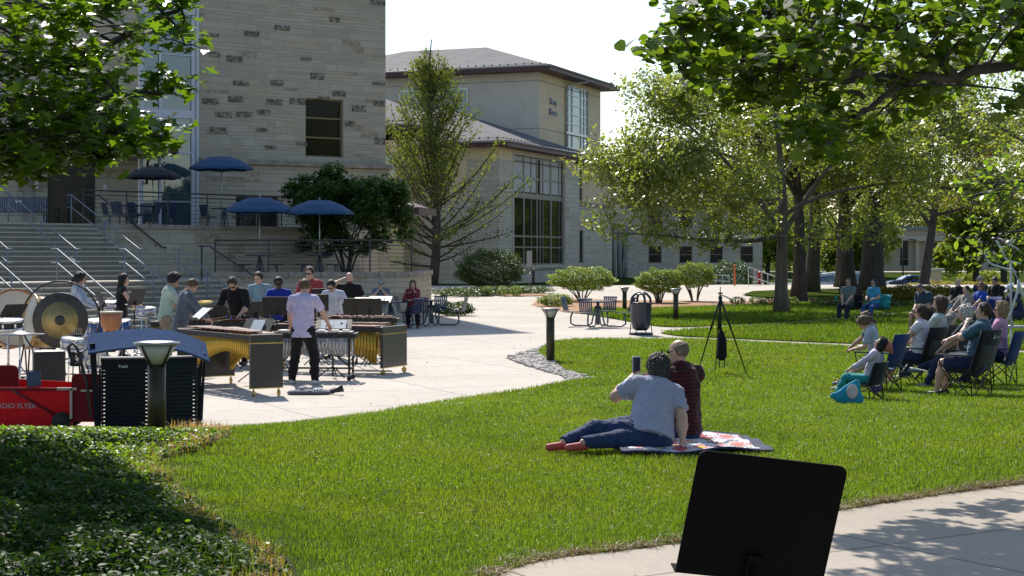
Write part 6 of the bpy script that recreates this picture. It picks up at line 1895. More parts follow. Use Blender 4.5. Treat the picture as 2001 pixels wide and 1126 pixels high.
cym_m = mat('brass_cymbal', (.62, .40, .10), .25, metal=.85, var=.15, scale=20); cym_d = mat('grey_cymbal', (.22, .22, .23), .35, metal=.6)
def cymbal(label, px, py, D, r, m=cym_m, tilt=(0, 0), group='cymbals on stands'):
    p = pp(px, D); z = hz(py, D) - p[2]
    t = thing('cymbal_stand', label, 'cymbal', p, 0, group)
    M = Matrix.Rotation(R(tilt[0]), 3, 'X') @ Matrix.Rotation(R(tilt[1]), 3, 'Y')
    mb = MB(); mb.lathe([(.001, 0), (r, -.012), (r, -.009), (r * .3, .012), (r * .2, .035), (.001, .04)], (0, 0, z), 32, rot=M); mb.build('cymbal', m, t)
    mb = MB(); mb.cyl((0, 0, .1), (0, 0, z + .06), .011); mb.cyl((0, 0, .1), (0, 0, z * .6), .016); mb.build('pole', chrome, t)
    for k in range(3):
        a = 2 * PI * k / 3 + .3
        mb = MB(); mb.tube([(0, 0, .5), (math.cos(a) * .24, math.sin(a) * .24, .12), (math.cos(a) * .34, math.sin(a) * .34, .015)], .010, 6); mb.tube([(0, 0, .14), (math.cos(a) * .26, math.sin(a) * .26, .16)], .008, 6); mb.build('leg', chrome, t)
    return t
cymbal('wide flat grey cymbal on a chrome stand at the left edge', 38, 652, 23.9, .36, cym_d)
cymbal('tilted brass cymbal right of the man in the blazer', 393, 592, 30.8, .22, tilt=(12, -6))
cymbal('low brass cymbal behind the near marimba', 405, 606, 31.8, .24, tilt=(4, 4))
cymbal('bright cymbal behind the snare before the woman in black', 276, 604, 32.5, .2, tilt=(4, 0))
cymbal('thin cymbal at the left edge above the speaker', -14, 628, 25.5, .24, tilt=(6, 10))
rg = random.Random(12)
for i, (px, D) in enumerate(((75, 26), (205, 28.4), (262, 28.8), (300, 29.5))):
    p = pp(px, D)
    t = thing('percussion_stand', ['low chrome stand under the gong', 'low dark hardware stand below the djembe', 'chrome hardware stand right of the djembe', 'chrome stand left of the man in the mint polo'][i], 'stand', p, rg.uniform(0, 3), 'drum hardware stands')
    mb = MB(); mb.cyl((0, 0, .1), (0, 0, .62), .014); mb.box((0, 0, .62), (.3, .05, .03)); mb.build('pole', chrome, t)
    for k in range(3):
        a = 2 * PI * k / 3
        mb = MB(); mb.tube([(0, 0, .38), (math.cos(a) * .32, math.sin(a) * .32, .02)], .013, 6); mb.tube([(0, 0, .12), (math.cos(a) * .2, math.sin(a) * .2, .16)], .010, 6); mb.ball((math.cos(a) * .33, math.sin(a) * .33, .02), .022, 8); mb.build('leg', chrome if i != 1 else blk, t)
t = thing('percussion_table', 'low trap table with white cloth top and small percussion behind the blazer man', 'table', pp(430, 31.6))
mb = MB(); mb.box((-.1, 0, .86), (1.1, .5, .03)); mb.build('table_top', skin_h, t)
for sx in (-.6, .4):
    mb = MB(); mb.cyl((sx, -.2, 0), (sx, .2, .85), .012); mb.cyl((sx, .2, 0), (sx, -.2, .85), .012); mb.build('leg', chrome, t)

# --- speaker, stick bag, wagon
t = thing('loudspeaker', 'black loudspeaker standing on the plaza left of the trash enclosure', 'speaker', pp(92, 22.4), R(25))
plas = mat('black_plastic', (.018, .018, .02), .5, var=.1, bmp=.3, bscale=90)
mb = MB(); mb.prism([(-.22, -.2, 0), (.22, -.2, 0), (.19, .08, 0), (.10, .2, 0), (-.10, .2, 0), (-.19, .08, 0)], (0, 0, 1), .80); b_ = mb.build('cabinet', plas, t, .03)
mb = MB(); mb.box((0, -.205, .40), (.37, .012, .7)); mb.build('grille', blk, t, .02)
mb = MB(); mb.tube([(-.09, .05, .80), (-.09, .05, .825), (.09, .05, .825), (.09, .05, .80)], .013, 6); mb.build('handle', plas, t)
t = thing('stick_bag', 'black upright stick bag with white lettering hanging beside the gong', 'bag', (DP(149, 690, 25.4)[0], 25.4, 0), 0)
zb = hz(716, 25.4)
mb = MB(); mb.box((0, 0, zb + .25), (.19, .09, .50)); mb.build('bag_body', cloth('bag_cloth', (.012, .012, .014)), t, .02)
mb = MB(); mb.cyl((-.07, 0, 0), (-.03, 0, zb + .46), .01); mb.cyl((.07, 0, 0), (.03, 0, zb + .46), .01); mb.cyl((0, .25, 0), (0, .04, zb + .46), .01); mb.build('leg', blk, t)
text_mesh('lettering', 'VIC FIRTH', .085, mat('white_print', (.75, .75, .75), .6), t, (.035, -.05, zb + .24), X3(90, -90, 0), .001, .002)
for k in range(5):
    mb = MB(); mb.cyl((-.06 + .03 * k, 0, zb + .4), (-.07 + .035 * k, .01, zb + .6), .007); mb.build('stick', wood, t)

redc = cloth('wagon_red_canvas', (.50, .008, .012), var=.1, fold=.5); redd = cloth('wagon_dark_red', (.13, .006, .012), var=.1)
alum = mat('wagon_aluminium', (.30, .29, .27), .4, metal=.4)
wx0 = (-20 - 1000) / F * 19.6; wx1 = (140 - 1000) / F * 19.6
t = thing('folding_wagon', 'red canvas folding wagon behind the ground cover at the left edge', 'wagon', (wx1, 19.6, 0), 0)
Lw = wx1 - wx0 + .35
mb = MB(); mb.prism([(-Lw, 0, .04), (0, 0, .04), (0, 0, .50), (-Lw * .3, 0, .515), (-Lw, 0, .52)], (0, 1, 0), .02); mb.prism([(-Lw, .55, .16), (0, .55, .16), (0, .55, .53), (-Lw, .55, .60)], (0, 1, 0), .02); mb.box((-Lw / 2, .28, .17), (Lw, .54, .02)); mb.build('canvas_side', redc, t)
def rounded(w, h, r=.07, n=5):
    p = []
    for cx, cz, a0 in ((w / 2 - r, h - r, 0), (-w / 2 + r, h - r, 90)):
        for k in range(n + 1):
            a = R(a0 + 90 * k / n); p.append((cx + r * math.cos(a), cz + r * math.sin(a)))
    return p + [(-w / 2, 0), (w / 2, 0)]
mb = MB(); mb.prism([(-.03 + x * .95 + .21, -.02 + abs(x) * .0, .1 + z) for x, z in rounded(.38, .58)], (0, 1, 0), .03); mb.build('end_panel', redd, t)
mb = MB(); mb.prism([(-Lw + .35 + x, .3, .1 + z) for x, z in rounded(.5, .66)], (0, 1, 0), .03); mb.build('seat_panel', redd, t)
mb = MB(); mb.box((-Lw / 2, -.012, .49), (Lw, .02, .035)); mb.build('top_band', redd, t)
mb = MB(); mb.cyl((-Lw * .55, -.02, .49), (-.12, -.02, .14), .016, n=8); mb.build('brace', redd, t)
mb = MB(); mb.box((-.05, -.03, .50), (.24, .03, .03)); mb.box((0, -.03, .32), (.03, .03, .36)); mb.box((.22, -.05, .48), (.20, .02, .025)); mb.build('frame', alum, t)
mb = MB(); mb.tube([(.24, -.06, .16), (.20, -.06, .55), (.08, -.05, .98), (.02, -.05, 1.05), (-.03, -.05, 1.0), (-.01, -.05, .90), (.08, -.05, .82), (.12, -.05, .86)], [.02, .018, .018, .02, .022, .02, .016, .012], 8); mb.build('pull_handle', blk, t)
for x in (-Lw * .85, -.12):
    MB().cyl((x, -.05, .11), (x, 0.0, .11), .11, n=20).build('wheel', rubber, t); MB().cyl((x, .52, .11), (x, .57, .11), .11, n=20).build('wheel', rubber, t)
text_mesh('lettering', 'RADIO FLYER', .085, mat('silver_print', (.32, .20, .22), .5, metal=.2), t, (-Lw * .5 - .02, -.006, .29), X3(90, 0, 0), .001, .002)
t = tag(MB().box((0, 0, .125), (.17, .015, .19), rot=Matrix.Rotation(R(-8), 3, 'Y') @ Matrix.Rotation(R(-15), 3, 'X')).build('book', mat('slate_blue_card', (.03, .06, .10), .5), None, loc=((68 - 1000) / F * 19.8, 19.75, .48)), 'small slate blue box of papers standing in the red wagon', 'box')

# --- trash and recycling enclosure with curved canopy
navy_p = mat('navy_powder_coat', (.004, .006, .014), .55, var=.12, spec=.25); teal_p = mat('dark_teal_panel', (.004, .012, .016), .55, var=.1, spec=.25); blue_roof = mat('blue_canopy_paint', (.05, .075, .14), .9, var=.08, spec=0)
t = thing('trash_enclosure', 'navy double litter enclosure with slatted sides and curved blue canopy', 'trash bin', (-4.24, 18.85, 0), R(14))
t.scale = (.90, .9, .89)
mb = MB()
NX = 14
vs = []; W0, W1 = -.72, .78
for k in range(NX + 1):
    x = W0 + (W1 - W0) * k / NX
    zz = 1.255 + .07 * math.sin(min(1, (k / NX) / .5) * PI / 2) - .20 * max(0, (k / NX - .5) / .5) ** 2
    for y, dz in ((-.50 + .0 * k, -.12), (.42, .07)):
        vs.append((x, y, zz + dz)); vs.append((x, y, zz + dz - .025))
fs = []
for k in range(NX):
    a = 4 * k; b = a + 4
    fs += [(a, b, b + 2, a + 2), (a + 1, a + 3, b + 3, b + 1), (a, a + 1, b + 1, b), (a + 2, b + 2, b + 3, a + 3)]
fs += [(0, 2, 3, 1), (4 * NX, 4 * NX + 1, 4 * NX + 3, 4 * NX + 2)]
mb.add(vs, fs, 0, False); mb.build('canopy', blue_roof, t)
for x, y in ((-.60, -.32), (.66, -.32), (-.60, .34), (.66, .34)):
    zt = 1.2 if x < 0 else 1.10
    mb = MB(); mb.prism([(x - .08 * (1 if x < 0 else -1), y, zt), (x + .06 * (1 if x < 0 else -1) * -1 + .0, y, zt), (x + .03, y, 0), (x - .03, y, 0)] if x > 0 else [(x - .10, y, zt + .04), (x - .03, y, zt + .05), (x + .03, y, 0), (x - .03, y, 0)], (0, 1, 0), .035); mb.build('post', navy_p, t)
for nm, xa, xb, m_ in (('trash_door', -.56, .04, navy_p), ('recycling_door', .06, .63, teal_p)):
    mb = MB()
    mb.box(((xa + xb) / 2, -.30, .955), (xb - xa, .03, .11)); mb.box(((xa + xb) / 2, -.30, .10), (xb - xa, .03, .06))
    n = 15
    for k in range(n):
        mb.box(((xa + xb) / 2, -.30, .15 + .75 * (k + .5) / n), (xb - xa, .02, .75 / n - .012))
    for x in (xa + .02, xa + .12, xb - .12, xb - .02): mb.box((x, -.285, .52), (.018, .02, .8))
    o = mb.build(nm, m_, t)
    if nm == 'trash_door': text_mesh('lettering', 'Trash', .052, mat('white_print', (.75, .75, .75), .6), o, ((xa + xb) / 2 - .03, -.317, .945), X3(90, 0, 0), .001, .001)
    mb = MB(); mb.box(((xa + xb) / 2, .0, .48), (xb - xa - .1, .5, .82), taper=1.0); mb.build('liner', blk, t)
n = 15
for x in (-.575, .65):
    mb = MB(); mb.box((x, -.27, .52), (.025, .03, .8)); mb.box((x, .27, .52), (.025, .03, .8))
    for k in range(n): mb.box((x, .0, .15 + .75 * (k + .5) / n), (.02, .56, .75 / n - .012))
    mb.build('side_panel', navy_p, t)
mb = MB(); mb.box((.035, .02, 1.02), (1.2, .62, .03)); mb.build('top_plate', navy_p, t)

# --- bollard lights
bol = mat('bronze_bollard', (.055, .045, .025), .45, metal=.3, var=.12); frost = mat('frosted_lens', (.50, .48, .40), .3, var=.05); boltop = mat('grey_lamp_cap', (.30, .29, .29), .35, metal=.4)
def bollard(label, px, D, h=1.06, z=None, cs=1.0):
    p = list(pp(px, D));
    if z is not None: p[2] = z
    t = thing('bollard_light', label, 'bollard light', p, 0, 'bollard lights around the plaza')
    mb = MB(); mb.lathe([(.16, -.1), (.16, .02), (.15, .03)], (0, 0, 0), 20); mb.build('footing', conc2, t)
    mb = MB(); mb.lathe([(.083, 0), (.083, h - .18 * cs)], (0, 0, 0), 24); mb.build('post', bol, t)
    mb = MB(); mb.lathe([(.075, h - .18 * cs), (.165 * cs, h - .03)], (0, 0, 0), 24); mb.build('lens', frost, t)
    for k in range(4):
        a = PI / 4 + PI / 2 * k + .2
        mb = MB(); mb.tube([(.08 * math.cos(a), .08 * math.sin(a), h - .2 * cs), (.172 * cs * math.cos(a), .172 * cs * math.sin(a), h - .02)], .012, 6); mb.build('rib', bol, t)
    mb = MB(); mb.lathe([(.178 * cs, h - .03), (.185 * cs, h - .025), (.185 * cs, h - .005), (.12 * cs, h + .006), (.001, h + .01)], (0, 0, 0), 28); mb.build('cap', boltop, t)
    return t
bollard('nearest bronze bollard light standing in the ground cover before the litter enclosure', 306, 15.3, .92, None, 1.16)
bollard('bollard light at the lawn tip beside the gravel', 1075, 32.2)
bollard('bollard light right of the round litter bin', 1320, 51.5)
bollard('distant bollard light below the tall gridded window', 1042, 92)
bollard('small dark bollard between the light green shrubs', 1220, 62, .9)
t = tag(MB().box((0, 0, .7), (.05, .05, 1.4)).box((0, -.04, 1.55), (.3, .03, .9)).build('sign_post', mat('grey_sign', (.35, .34, .33), .6), None, loc=pp(1034, 91)), 'narrow grey sign post beside the distant bollard light', 'sign')

# --- round litter bin
t = thing('litter_bin', 'dark blue round litter bin with domed lid where the paths meet', 'trash bin', pp(1252, 43.2), .3)
binm = mat('blue_black_bin', (.018, .024, .045), .4, var=.1, coat=.2)
mb = MB(); mb.lathe([(.16, .12), (.23, .2), (.275, .4), (.285, .8), (.30, .82), (.30, .86)], (0, 0, 0), 28); mb.build('bin_body', binm, t)
mb = MB()
for k in range(15):
    a0, a1 = R(-115 + 180 / 15 * 0), 0
for a in (0, PI / 2, PI, 3 * PI / 2):
    mb.tube([(.28 * math.cos(a), .28 * math.sin(a), .86), (.26 * math.cos(a), .26 * math.sin(a), .98), (.16 * math.cos(a), .16 * math.sin(a), 1.09), (0, 0, 1.12)], .035, 8)
mb.lathe([(.17, 1.06), (.15, 1.09), (.001, 1.13)], (0, 0, 0), 24); mb.build('lid', binm, t)
mb = MB()
for k in range(4):
    a = PI / 4 + k * PI / 2
    mb.tube([(.29 * math.cos(a), .29 * math.sin(a), .3), (.32 * math.cos(a), .32 * math.sin(a), .0)], .012, 6)
mb.lathe([(.30, 0), (.32, .0), (.32, .06), (.30, .06)], (0, 0, 0), 24); mb.build('base', binm, t)

# --- blue tables with attached seats
blue_f = mat('navy_steel_slat', (.014, .028, .085), .4, var=.12, coat=.3); grey_t = mat('grey_steel_tube', (.10, .115, .145), .45, metal=.2, var=.1)
def cafe_table(label, loc, rz, seats=4, group='blue cafe tables with attached seats', umb=None, backs=True):
    t = thing('cafe_table', label, 'table', loc, R(rz), group)
    mb = MB(); mb.lathe([(.001, .735), (.48, .735), (.50, .745), (.50, .765), (.48, .77), (.001, .77)], (0, 0, 0), 4 if False else 24); mb.build('table_top', blue_f, t)
    mb = MB(); mb.cyl((0, 0, .06), (0, 0, .74), .045, n=12); mb.build('pedestal', grey_t, t)
    for k in range(seats):
        a = 2 * PI * k / seats + PI / 4
        u = Vector((math.cos(a), math.sin(a), 0)); v = Vector((-u.y, u.x, 0))
        M = Matrix((v, u, Vector((0, 0, 1)))).transposed()
        for s_ in (-1,):
            mb = MB(); mb.tube([u * .06 + Vector((0, 0, .62)), u * .14 + Vector((0, 0, .35)), u * .2 + Vector((0, 0, .10)), u * .32 + Vector((0, 0, .035)), u * .74 + Vector((0, 0, .035)), u * .86 + Vector((0, 0, .10)), u * .86 + Vector((0, 0, .28)), u * .80 + Vector((0, 0, .42))], .026, 8); mb.build('leg', grey_t, t)
        mb = MB()
        for q in range(7): mb.box((u * .80 + v * (-.18 + .06 * q) + Vector((0, 0, .44)))[:], (.042, .40, .012), rot=M)
        mb.box((u * .62 + Vector((0, 0, .432)))[:], (.42, .03, .02), rot=M); mb.box((u * .98 + Vector((0, 0, .432)))[:], (.42, .03, .02), rot=M)
        mb.build('seat', blue_f, t)
        if backs:
            mb = MB(); Mb = M @ Matrix.Rotation(R(-14), 3, 'X')
            for q in range(7): mb.box((u * 1.05 + v * (-.18 + .06 * q) + Vector((0, 0, .66)))[:], (.042, .014, .40), rot=Mb)
            for zz in (.48, .86):
                mb.box((u * (1.0 + (zz - .46) * .24) + Vector((0, 0, zz)))[:], (.44, .022, .03), rot=Mb)
            mb.build('backrest', blue_f, t)
    return t
cafe_table('blue table on the plaza between the flat topped shrub and round litter bin', pp(1168, 48.0), 22)
cafe_table('blue table where the man in the grey cap sits', pp(762, 47.3), 8)
cafe_table('blue table at the right end of the terrace wall beside the red jacketed woman', pp(842, 48.9), 32)
zt = 1.36
for px, D, lab in ((507, 57.5, 'table under the left umbrella of the lower terrace'), (624, 57.5, 'table under the right umbrella of the lower terrace')):
    cafe_table(lab, ((px - 1000) / F * D, D, zt), 10, backs=False)
for px, D, lab in ((300, 58.5, 'dark table on the upper terrace below the black umbrella'), (438, 61.3, 'table under the blue umbrella on the upper terrace')):
    cafe_table(lab, ((px - 1000) / F * D, D, ZU - .03), 10)
cafe_table('dark table at the left end of the upper terrace railing', ((256 - 1000) / F * 58, 58.0, ZU - .03), 30)

umb_blue = cloth('umbrella_blue', (.028, .085, .19), var=.12, fold=.15); umb_blk = cloth('umbrella_black', (.02, .02, .03), fold=.15)
def umbrella(label, px, D, base, rim_py, top_py, m, r=1.25, group='blue canvas umbrellas on the terraces'):
    x = (px - 1000) / F * D
    t = thing('umbrella', label, 'umbrella', (x, D, base), .2, group)
    zr, ztp = hz(rim_py, D) - base, hz(top_py, D) - base
    n = 8; vs = [(0, 0, ztp)]; rings = [(.35, .93), (.7, .55), (1.0, 0)]
    for f, hh in rings:
        for k in range(n * 2):
            a = PI * k / n
            rr = r * f * (1 if k % 2 == 0 else .945)
            vs.append((rr * math.cos(a), rr * math.sin(a), zr + (ztp - zr) * hh - (0 if k % 2 == 0 else .0) + (.03 * f if k % 2 else 0)))
    N = 2 * n; fs = [(0, 1 + k, 1 + (k + 1) % N) for k in range(N)]
    for j in range(2):
        for k in range(N): fs.append((1 + j * N + k, 1 + (j + 1) * N + k, 1 + (j + 1) * N + (k + 1) % N, 1 + j * N + (k + 1) % N))
    b = len(vs)      # valance
    for k in range(N):
        v = vs[1 + 2 * N + k]; vs.append((v[0] * 1.005, v[1] * 1.005, v[2] - .10))
    for k in range(N): fs.append((1 + 2 * N + k, b + k, b + (k + 1) % N, 1 + 2 * N + (k + 1) % N))
    mesh_obj('canopy', vs, fs, m, t)
    mb = MB(); mb.cyl((0, 0, 0), (0, 0, ztp + .04), .022); mb.ball((0, 0, ztp + .05), .04, 8); mb.build('pole', mat('silver_pole', (.45, .44, .40), .4, metal=.5), t)
    for k in range(n):
        a = 2 * PI * k / n
        mb = MB(); mb.tube([(0, 0, ztp - .03), (r * .96 * math.cos(a), r * .96 * math.sin(a), zr - .01)], .010, 5); mb.tube([(0, 0, zr - .05), (r * .5 * math.cos(a), r * .5 * math.sin(a), zr + (ztp - zr) * .62)], .009, 5); mb.build('rib', grey_t, t)
umbrella('blue umbrella on the upper terrace in front of the tower wall', 432, 61.3, ZU - .03, 328, 306, umb_blue, 1.2)
umbrella('left blue umbrella on the lower terrace', 507, 57.5, zt, 411, 386, umb_blue, 1.22)
umbrella('right blue umbrella on the lower terrace before the dark leafy tree', 624, 57.5, zt, 415, 391, umb_blue, 1.2)
umbrella('dark umbrella in shade before the glazed strip', 298, 58.5, ZU - .03, 345, 326, umb_blk, 1.0, group=None)

t = thing('park_bench', 'blue slatted bench at the top of the stairs', 'bench', tuple(Vector(at(36, 54.2, ZU - .02))), R(6))
mb = MB()
for k in range(24): mb.box((-.82 + .0713 * k, .0, .66), (.05, .015, .46), rot=Matrix.Rotation(R(-10), 3, 'X'))
mb.box((0, .03, .90), (1.75, .03, .04)); mb.box((0, -.04, .43), (1.75, .03, .04)); mb.build('backrest', blue_f, t)
mb = MB()
for k in range(24): mb.box((-.82 + .0713 * k, -.25, .43), (.05, .45, .015))
mb.build('seat', blue_f, t)
for sx in (-.9, .9):
    mb = MB(); mb.tube([(sx, .08, .9), (sx, 0, .45), (sx, .06, 0)], .025, 6); mb.tube([(sx, -.02, .62), (sx, -.45, .62), (sx, -.5, .4), (sx, -.42, 0)], .025, 6); mb.build('leg', blue_f, t)
mb = MB(); mb.box((0, -.02, .78), (.2, .02, .07)); mb.build('plaque', mat('white_sign', (.6, .6, .6), .6), t)

# --- jacket and mallet bag on the ground, tripod
jk = pp(610, 24.6)
v, f = sdf_mesh([('c', V(-.3, 0, .03), V(.15, .02, .035), .085, .08, V(0, 0, 1), .45), ('c', V(-.2, .08, .05), V(.2, .06, .04), .06, .06, V(0, 0, 1), .5), ('c', V(.12, -.02, .03), V(.3, .02, .03), .06, .04, V(0, 0, 1), .5), ('c', V(-.28, -.05, .03), V(.0, -.04, .035), .05, .05, V(0, 0, 1), .6), ('cut', V(0, 0, .003), V(0, 0, -1))], .012, .03)
tag(mesh_obj('jacket', v + V(0, 0, .0), f, cloth('dark_striped_jacket', (.13, .13, .17), fold=1.2), None, True), 'crumpled dark jacket with white stripes lying on the plaza behind the conductor', 'jacket').location = jk
jo = COL.objects[-1]
mb = MB()
for x in (.02, .06, .10): mb.tube([(x, -.09, .05), (x + .01, -.02, .085), (x + .03, .08, .09)], .009, 6)
mb.ball((-.17, .06, .10), (.05, .04, .02), 8); mb.build('stripe', mat('white_print', (.75, .75, .75), .6), bpy.data.objects['jacket'])
mb = MB(); mb.lathe([(.02, 0), (.028, .05), (.06, .2), (.001, .2)], (0, 0, 0), 14, rot=Matrix.Rotation(R(72), 3, 'Y')); o = mb.build('mute', blk_g, None, loc=(jk[0] + .27, jk[1], .04)); tag(o, 'small black cone lying at the right end of the crumpled jacket', 'cone')

tx, ty = (1407 - 1000) / F * 28.6, 28.6
t = thing('camera_tripod', 'tall black camera tripod standing on the near lawn', 'tripod', (tx, ty, float(gz(tx, ty))))
zt_ = 1.36
mb = MB(); mb.cyl((0, 0, .75), (0, 0, zt_ + .06), .02); mb.ball((0, 0, zt_), .04, 8); mb.box((0, 0, zt_ + .08), (.07, .07, .03)); mb.cyl((0, 0, zt_ + .08), (.0, 0, zt_ + .2), .008); mb.tube([(.03, 0, zt_ + .05), (.22, -.05, zt_ - .04)], .011, 6); mb.build('centre_column', blk, t)
for a, r in ((200, .46), (-28, .5), (95, .42)):
    mb = MB(); e = Vector((r * math.cos(R(a)), r * math.sin(R(a)), 0))
    mb.tube([(0, 0, zt_), e * .4 + Vector((0, 0, zt_ * .6)), e * .4 + Vector((0, 0, zt_ * .6)), e], [.019, .018, .013, .009], 8); mb.ball(e * .4 + Vector((0, 0, zt_ * .6)), .022, 8); mb.ball(e * .75 + Vector((0, 0, zt_ * .25)), .017, 8); mb.build('leg', blk, t)
v, f = sdf_mesh([('c', V(0, 0, .34), V(.0, 0, .72), .085, .06, V(0, 1, 0), .7), ('c', V(.03, 0, .36), V(.04, 0, .62), .07, .05, None, 1), ('c', V(0, 0, .74), V(0, 0, .83), .03, .008, None, 1)], .012, .02)
o = mesh_obj('hanging_bag', v, f, cloth('bag_cloth', (.012, .012, .014)), None, True); o.location = (tx + .02, ty, float(gz(tx, ty))); tag(o, 'black padded bag hanging under the camera tripod', 'bag')
mb = MB(); mb.tube([(-.04, 0, .28), (-.035, 0, .14), (.05, 0, .15), (.06, 0, .28)], .012, 6); mb.build('strap', blk, o)

# --- quilt with its pattern as sewn patches
def quilt_z(u, v):
    return .022 + .012 * math.sin(u * 9 + v * 4) + .01 * math.sin(v * 13 - u * 5) + (.16 * max(0, u - 1.32) / .4 * math.exp(-((v - .95) / .5) ** 2) if u > 1.32 else 0)
qo = Vector((.93, 13.6, 0)); qa = R(9)
def qpt(u, v, dz=0):
    x = qo.x + u * math.cos(qa) - v * math.sin(qa) * .4; y = qo.y + u * math.sin(qa) + v
    return Vector((x, y, float(gz(x, y)) + .045 + quilt_z(u, v) + dz))
q_navy = cloth('quilt_navy_border', (.028, .035, .085), fold=.4); q_white = cloth('quilt_white', (.66, .66, .70), fold=.4); q_red = cloth('quilt_red', (.42, .02, .03)); q_blue = cloth('quilt_blue', (.03, .10, .25)); q_pink = cloth('quilt_pink', (.62, .20, .18)); q_yel = cloth('quilt_yellow', (.6, .42, .06))
t = thing('patchwork_quilt', 'red white and blue star quilt spread on the grass under the couple', 'quilt', tuple(qpt(.8, .8)))
O = qpt(.8, .8)
UQ, VQ = 1.30, 1.5
def patch(nm, poly_uv, m, dz=.004, sub=1):
    mb = MB(); vs = [qpt(u, v, dz) - O for u, v in poly_uv]; vs2 = [qpt(u, v, dz - .012) - O for u, v in poly_uv]; n = len(vs)
    mb.add(vs + vs2, [tuple(range(n)), tuple(range(2 * n - 1, n - 1, -1))] + [(i, n + i, n + (i + 1) % n, (i + 1) % n) for i in range(n)])
    return mb
mb = MB(); NU, NV = 42, 36
vs = [qpt(UQ * i / NU, VQ * j / NV) - O for j in range(NV + 1) for i in range(NU + 1)]
fs = []; mi = []
pal = [q_navy, q_white, q_red, q_blue, q_pink, q_yel]
for j in range(NV):
    for i in range(NU):
        k = j * (NU + 1) + i
        if i < 2 or i > NU - 4 or j < 2 or j > NV - 3: a = b = 0
        else:
            bi, bj = (i - 2) // 6, (j - 2) // 6; ai, aj = abs((i - 2) % 6 - 2.5), abs((j - 2) % 6 - 2.5)
            c1 = [2, 3, 2, 4][(bi + 2 * bj) % 4]; c2 = [3, 2, 4, 3][(bi + bj) % 4]; A_, B_ = max(ai, aj), min(ai, aj)
            if A_ < 1: a = b = 5 if (bi + bj) % 2 else c1
            elif A_ < 2: a, b = (c1, c1) if B_ < 1 else (c2, 1)
            else: a, b = (c1, 1) if B_ < 1 else (1, 1)
        fs.append((k, k + 1, k + NU + 2)); mi.append(a); fs.append((k, k + NU + 2, k + NU + 1)); mi.append(b)
mesh_obj('patchwork_top', vs, fs, None, t, False, mi, pal)
vs2 = [p - Vector((0, 0, .014)) for p in vs]; mesh_obj('backing', vs2, [(a, b, c) for a, c, b in fs], cloth('quilt_backing', (.12, .15, .25)), t)
edge = [(i, 0) for i in range(NU + 1)] + [(NU, j) for j in range(1, NV + 1)] + [(i, NV) for i in range(NU - 1, -1, -1)] + [(0, j) for j in range(NV - 1, 0, -1)]
mb = MB(); mb.tube([vs[j * (NU + 1) + i] - Vector((0, 0, .006)) for i, j in edge], .012, 6, closed=True); mb.build('binding', q_navy, t)

i_ = INFO[pWo.name]
t = thing('smartphone', 'smartphone in a pale case held up by the reclining woman', 'phone', i_['wL'] + i_['dL'] * .10 + Vector((.0, 0, .055)), R(10))
mb = MB(); mb.box((0, 0, 0), (.078, .012, .158)); mb.build('case', mat('pale_phone_case', (.45, .45, .55), .4), t, .008)
mb = MB(); mb.box((0, -.0085, .0), (.064, .003, .132)); mb.build('screen', mat('phone_screen', (.03, .03, .05), .15), t)
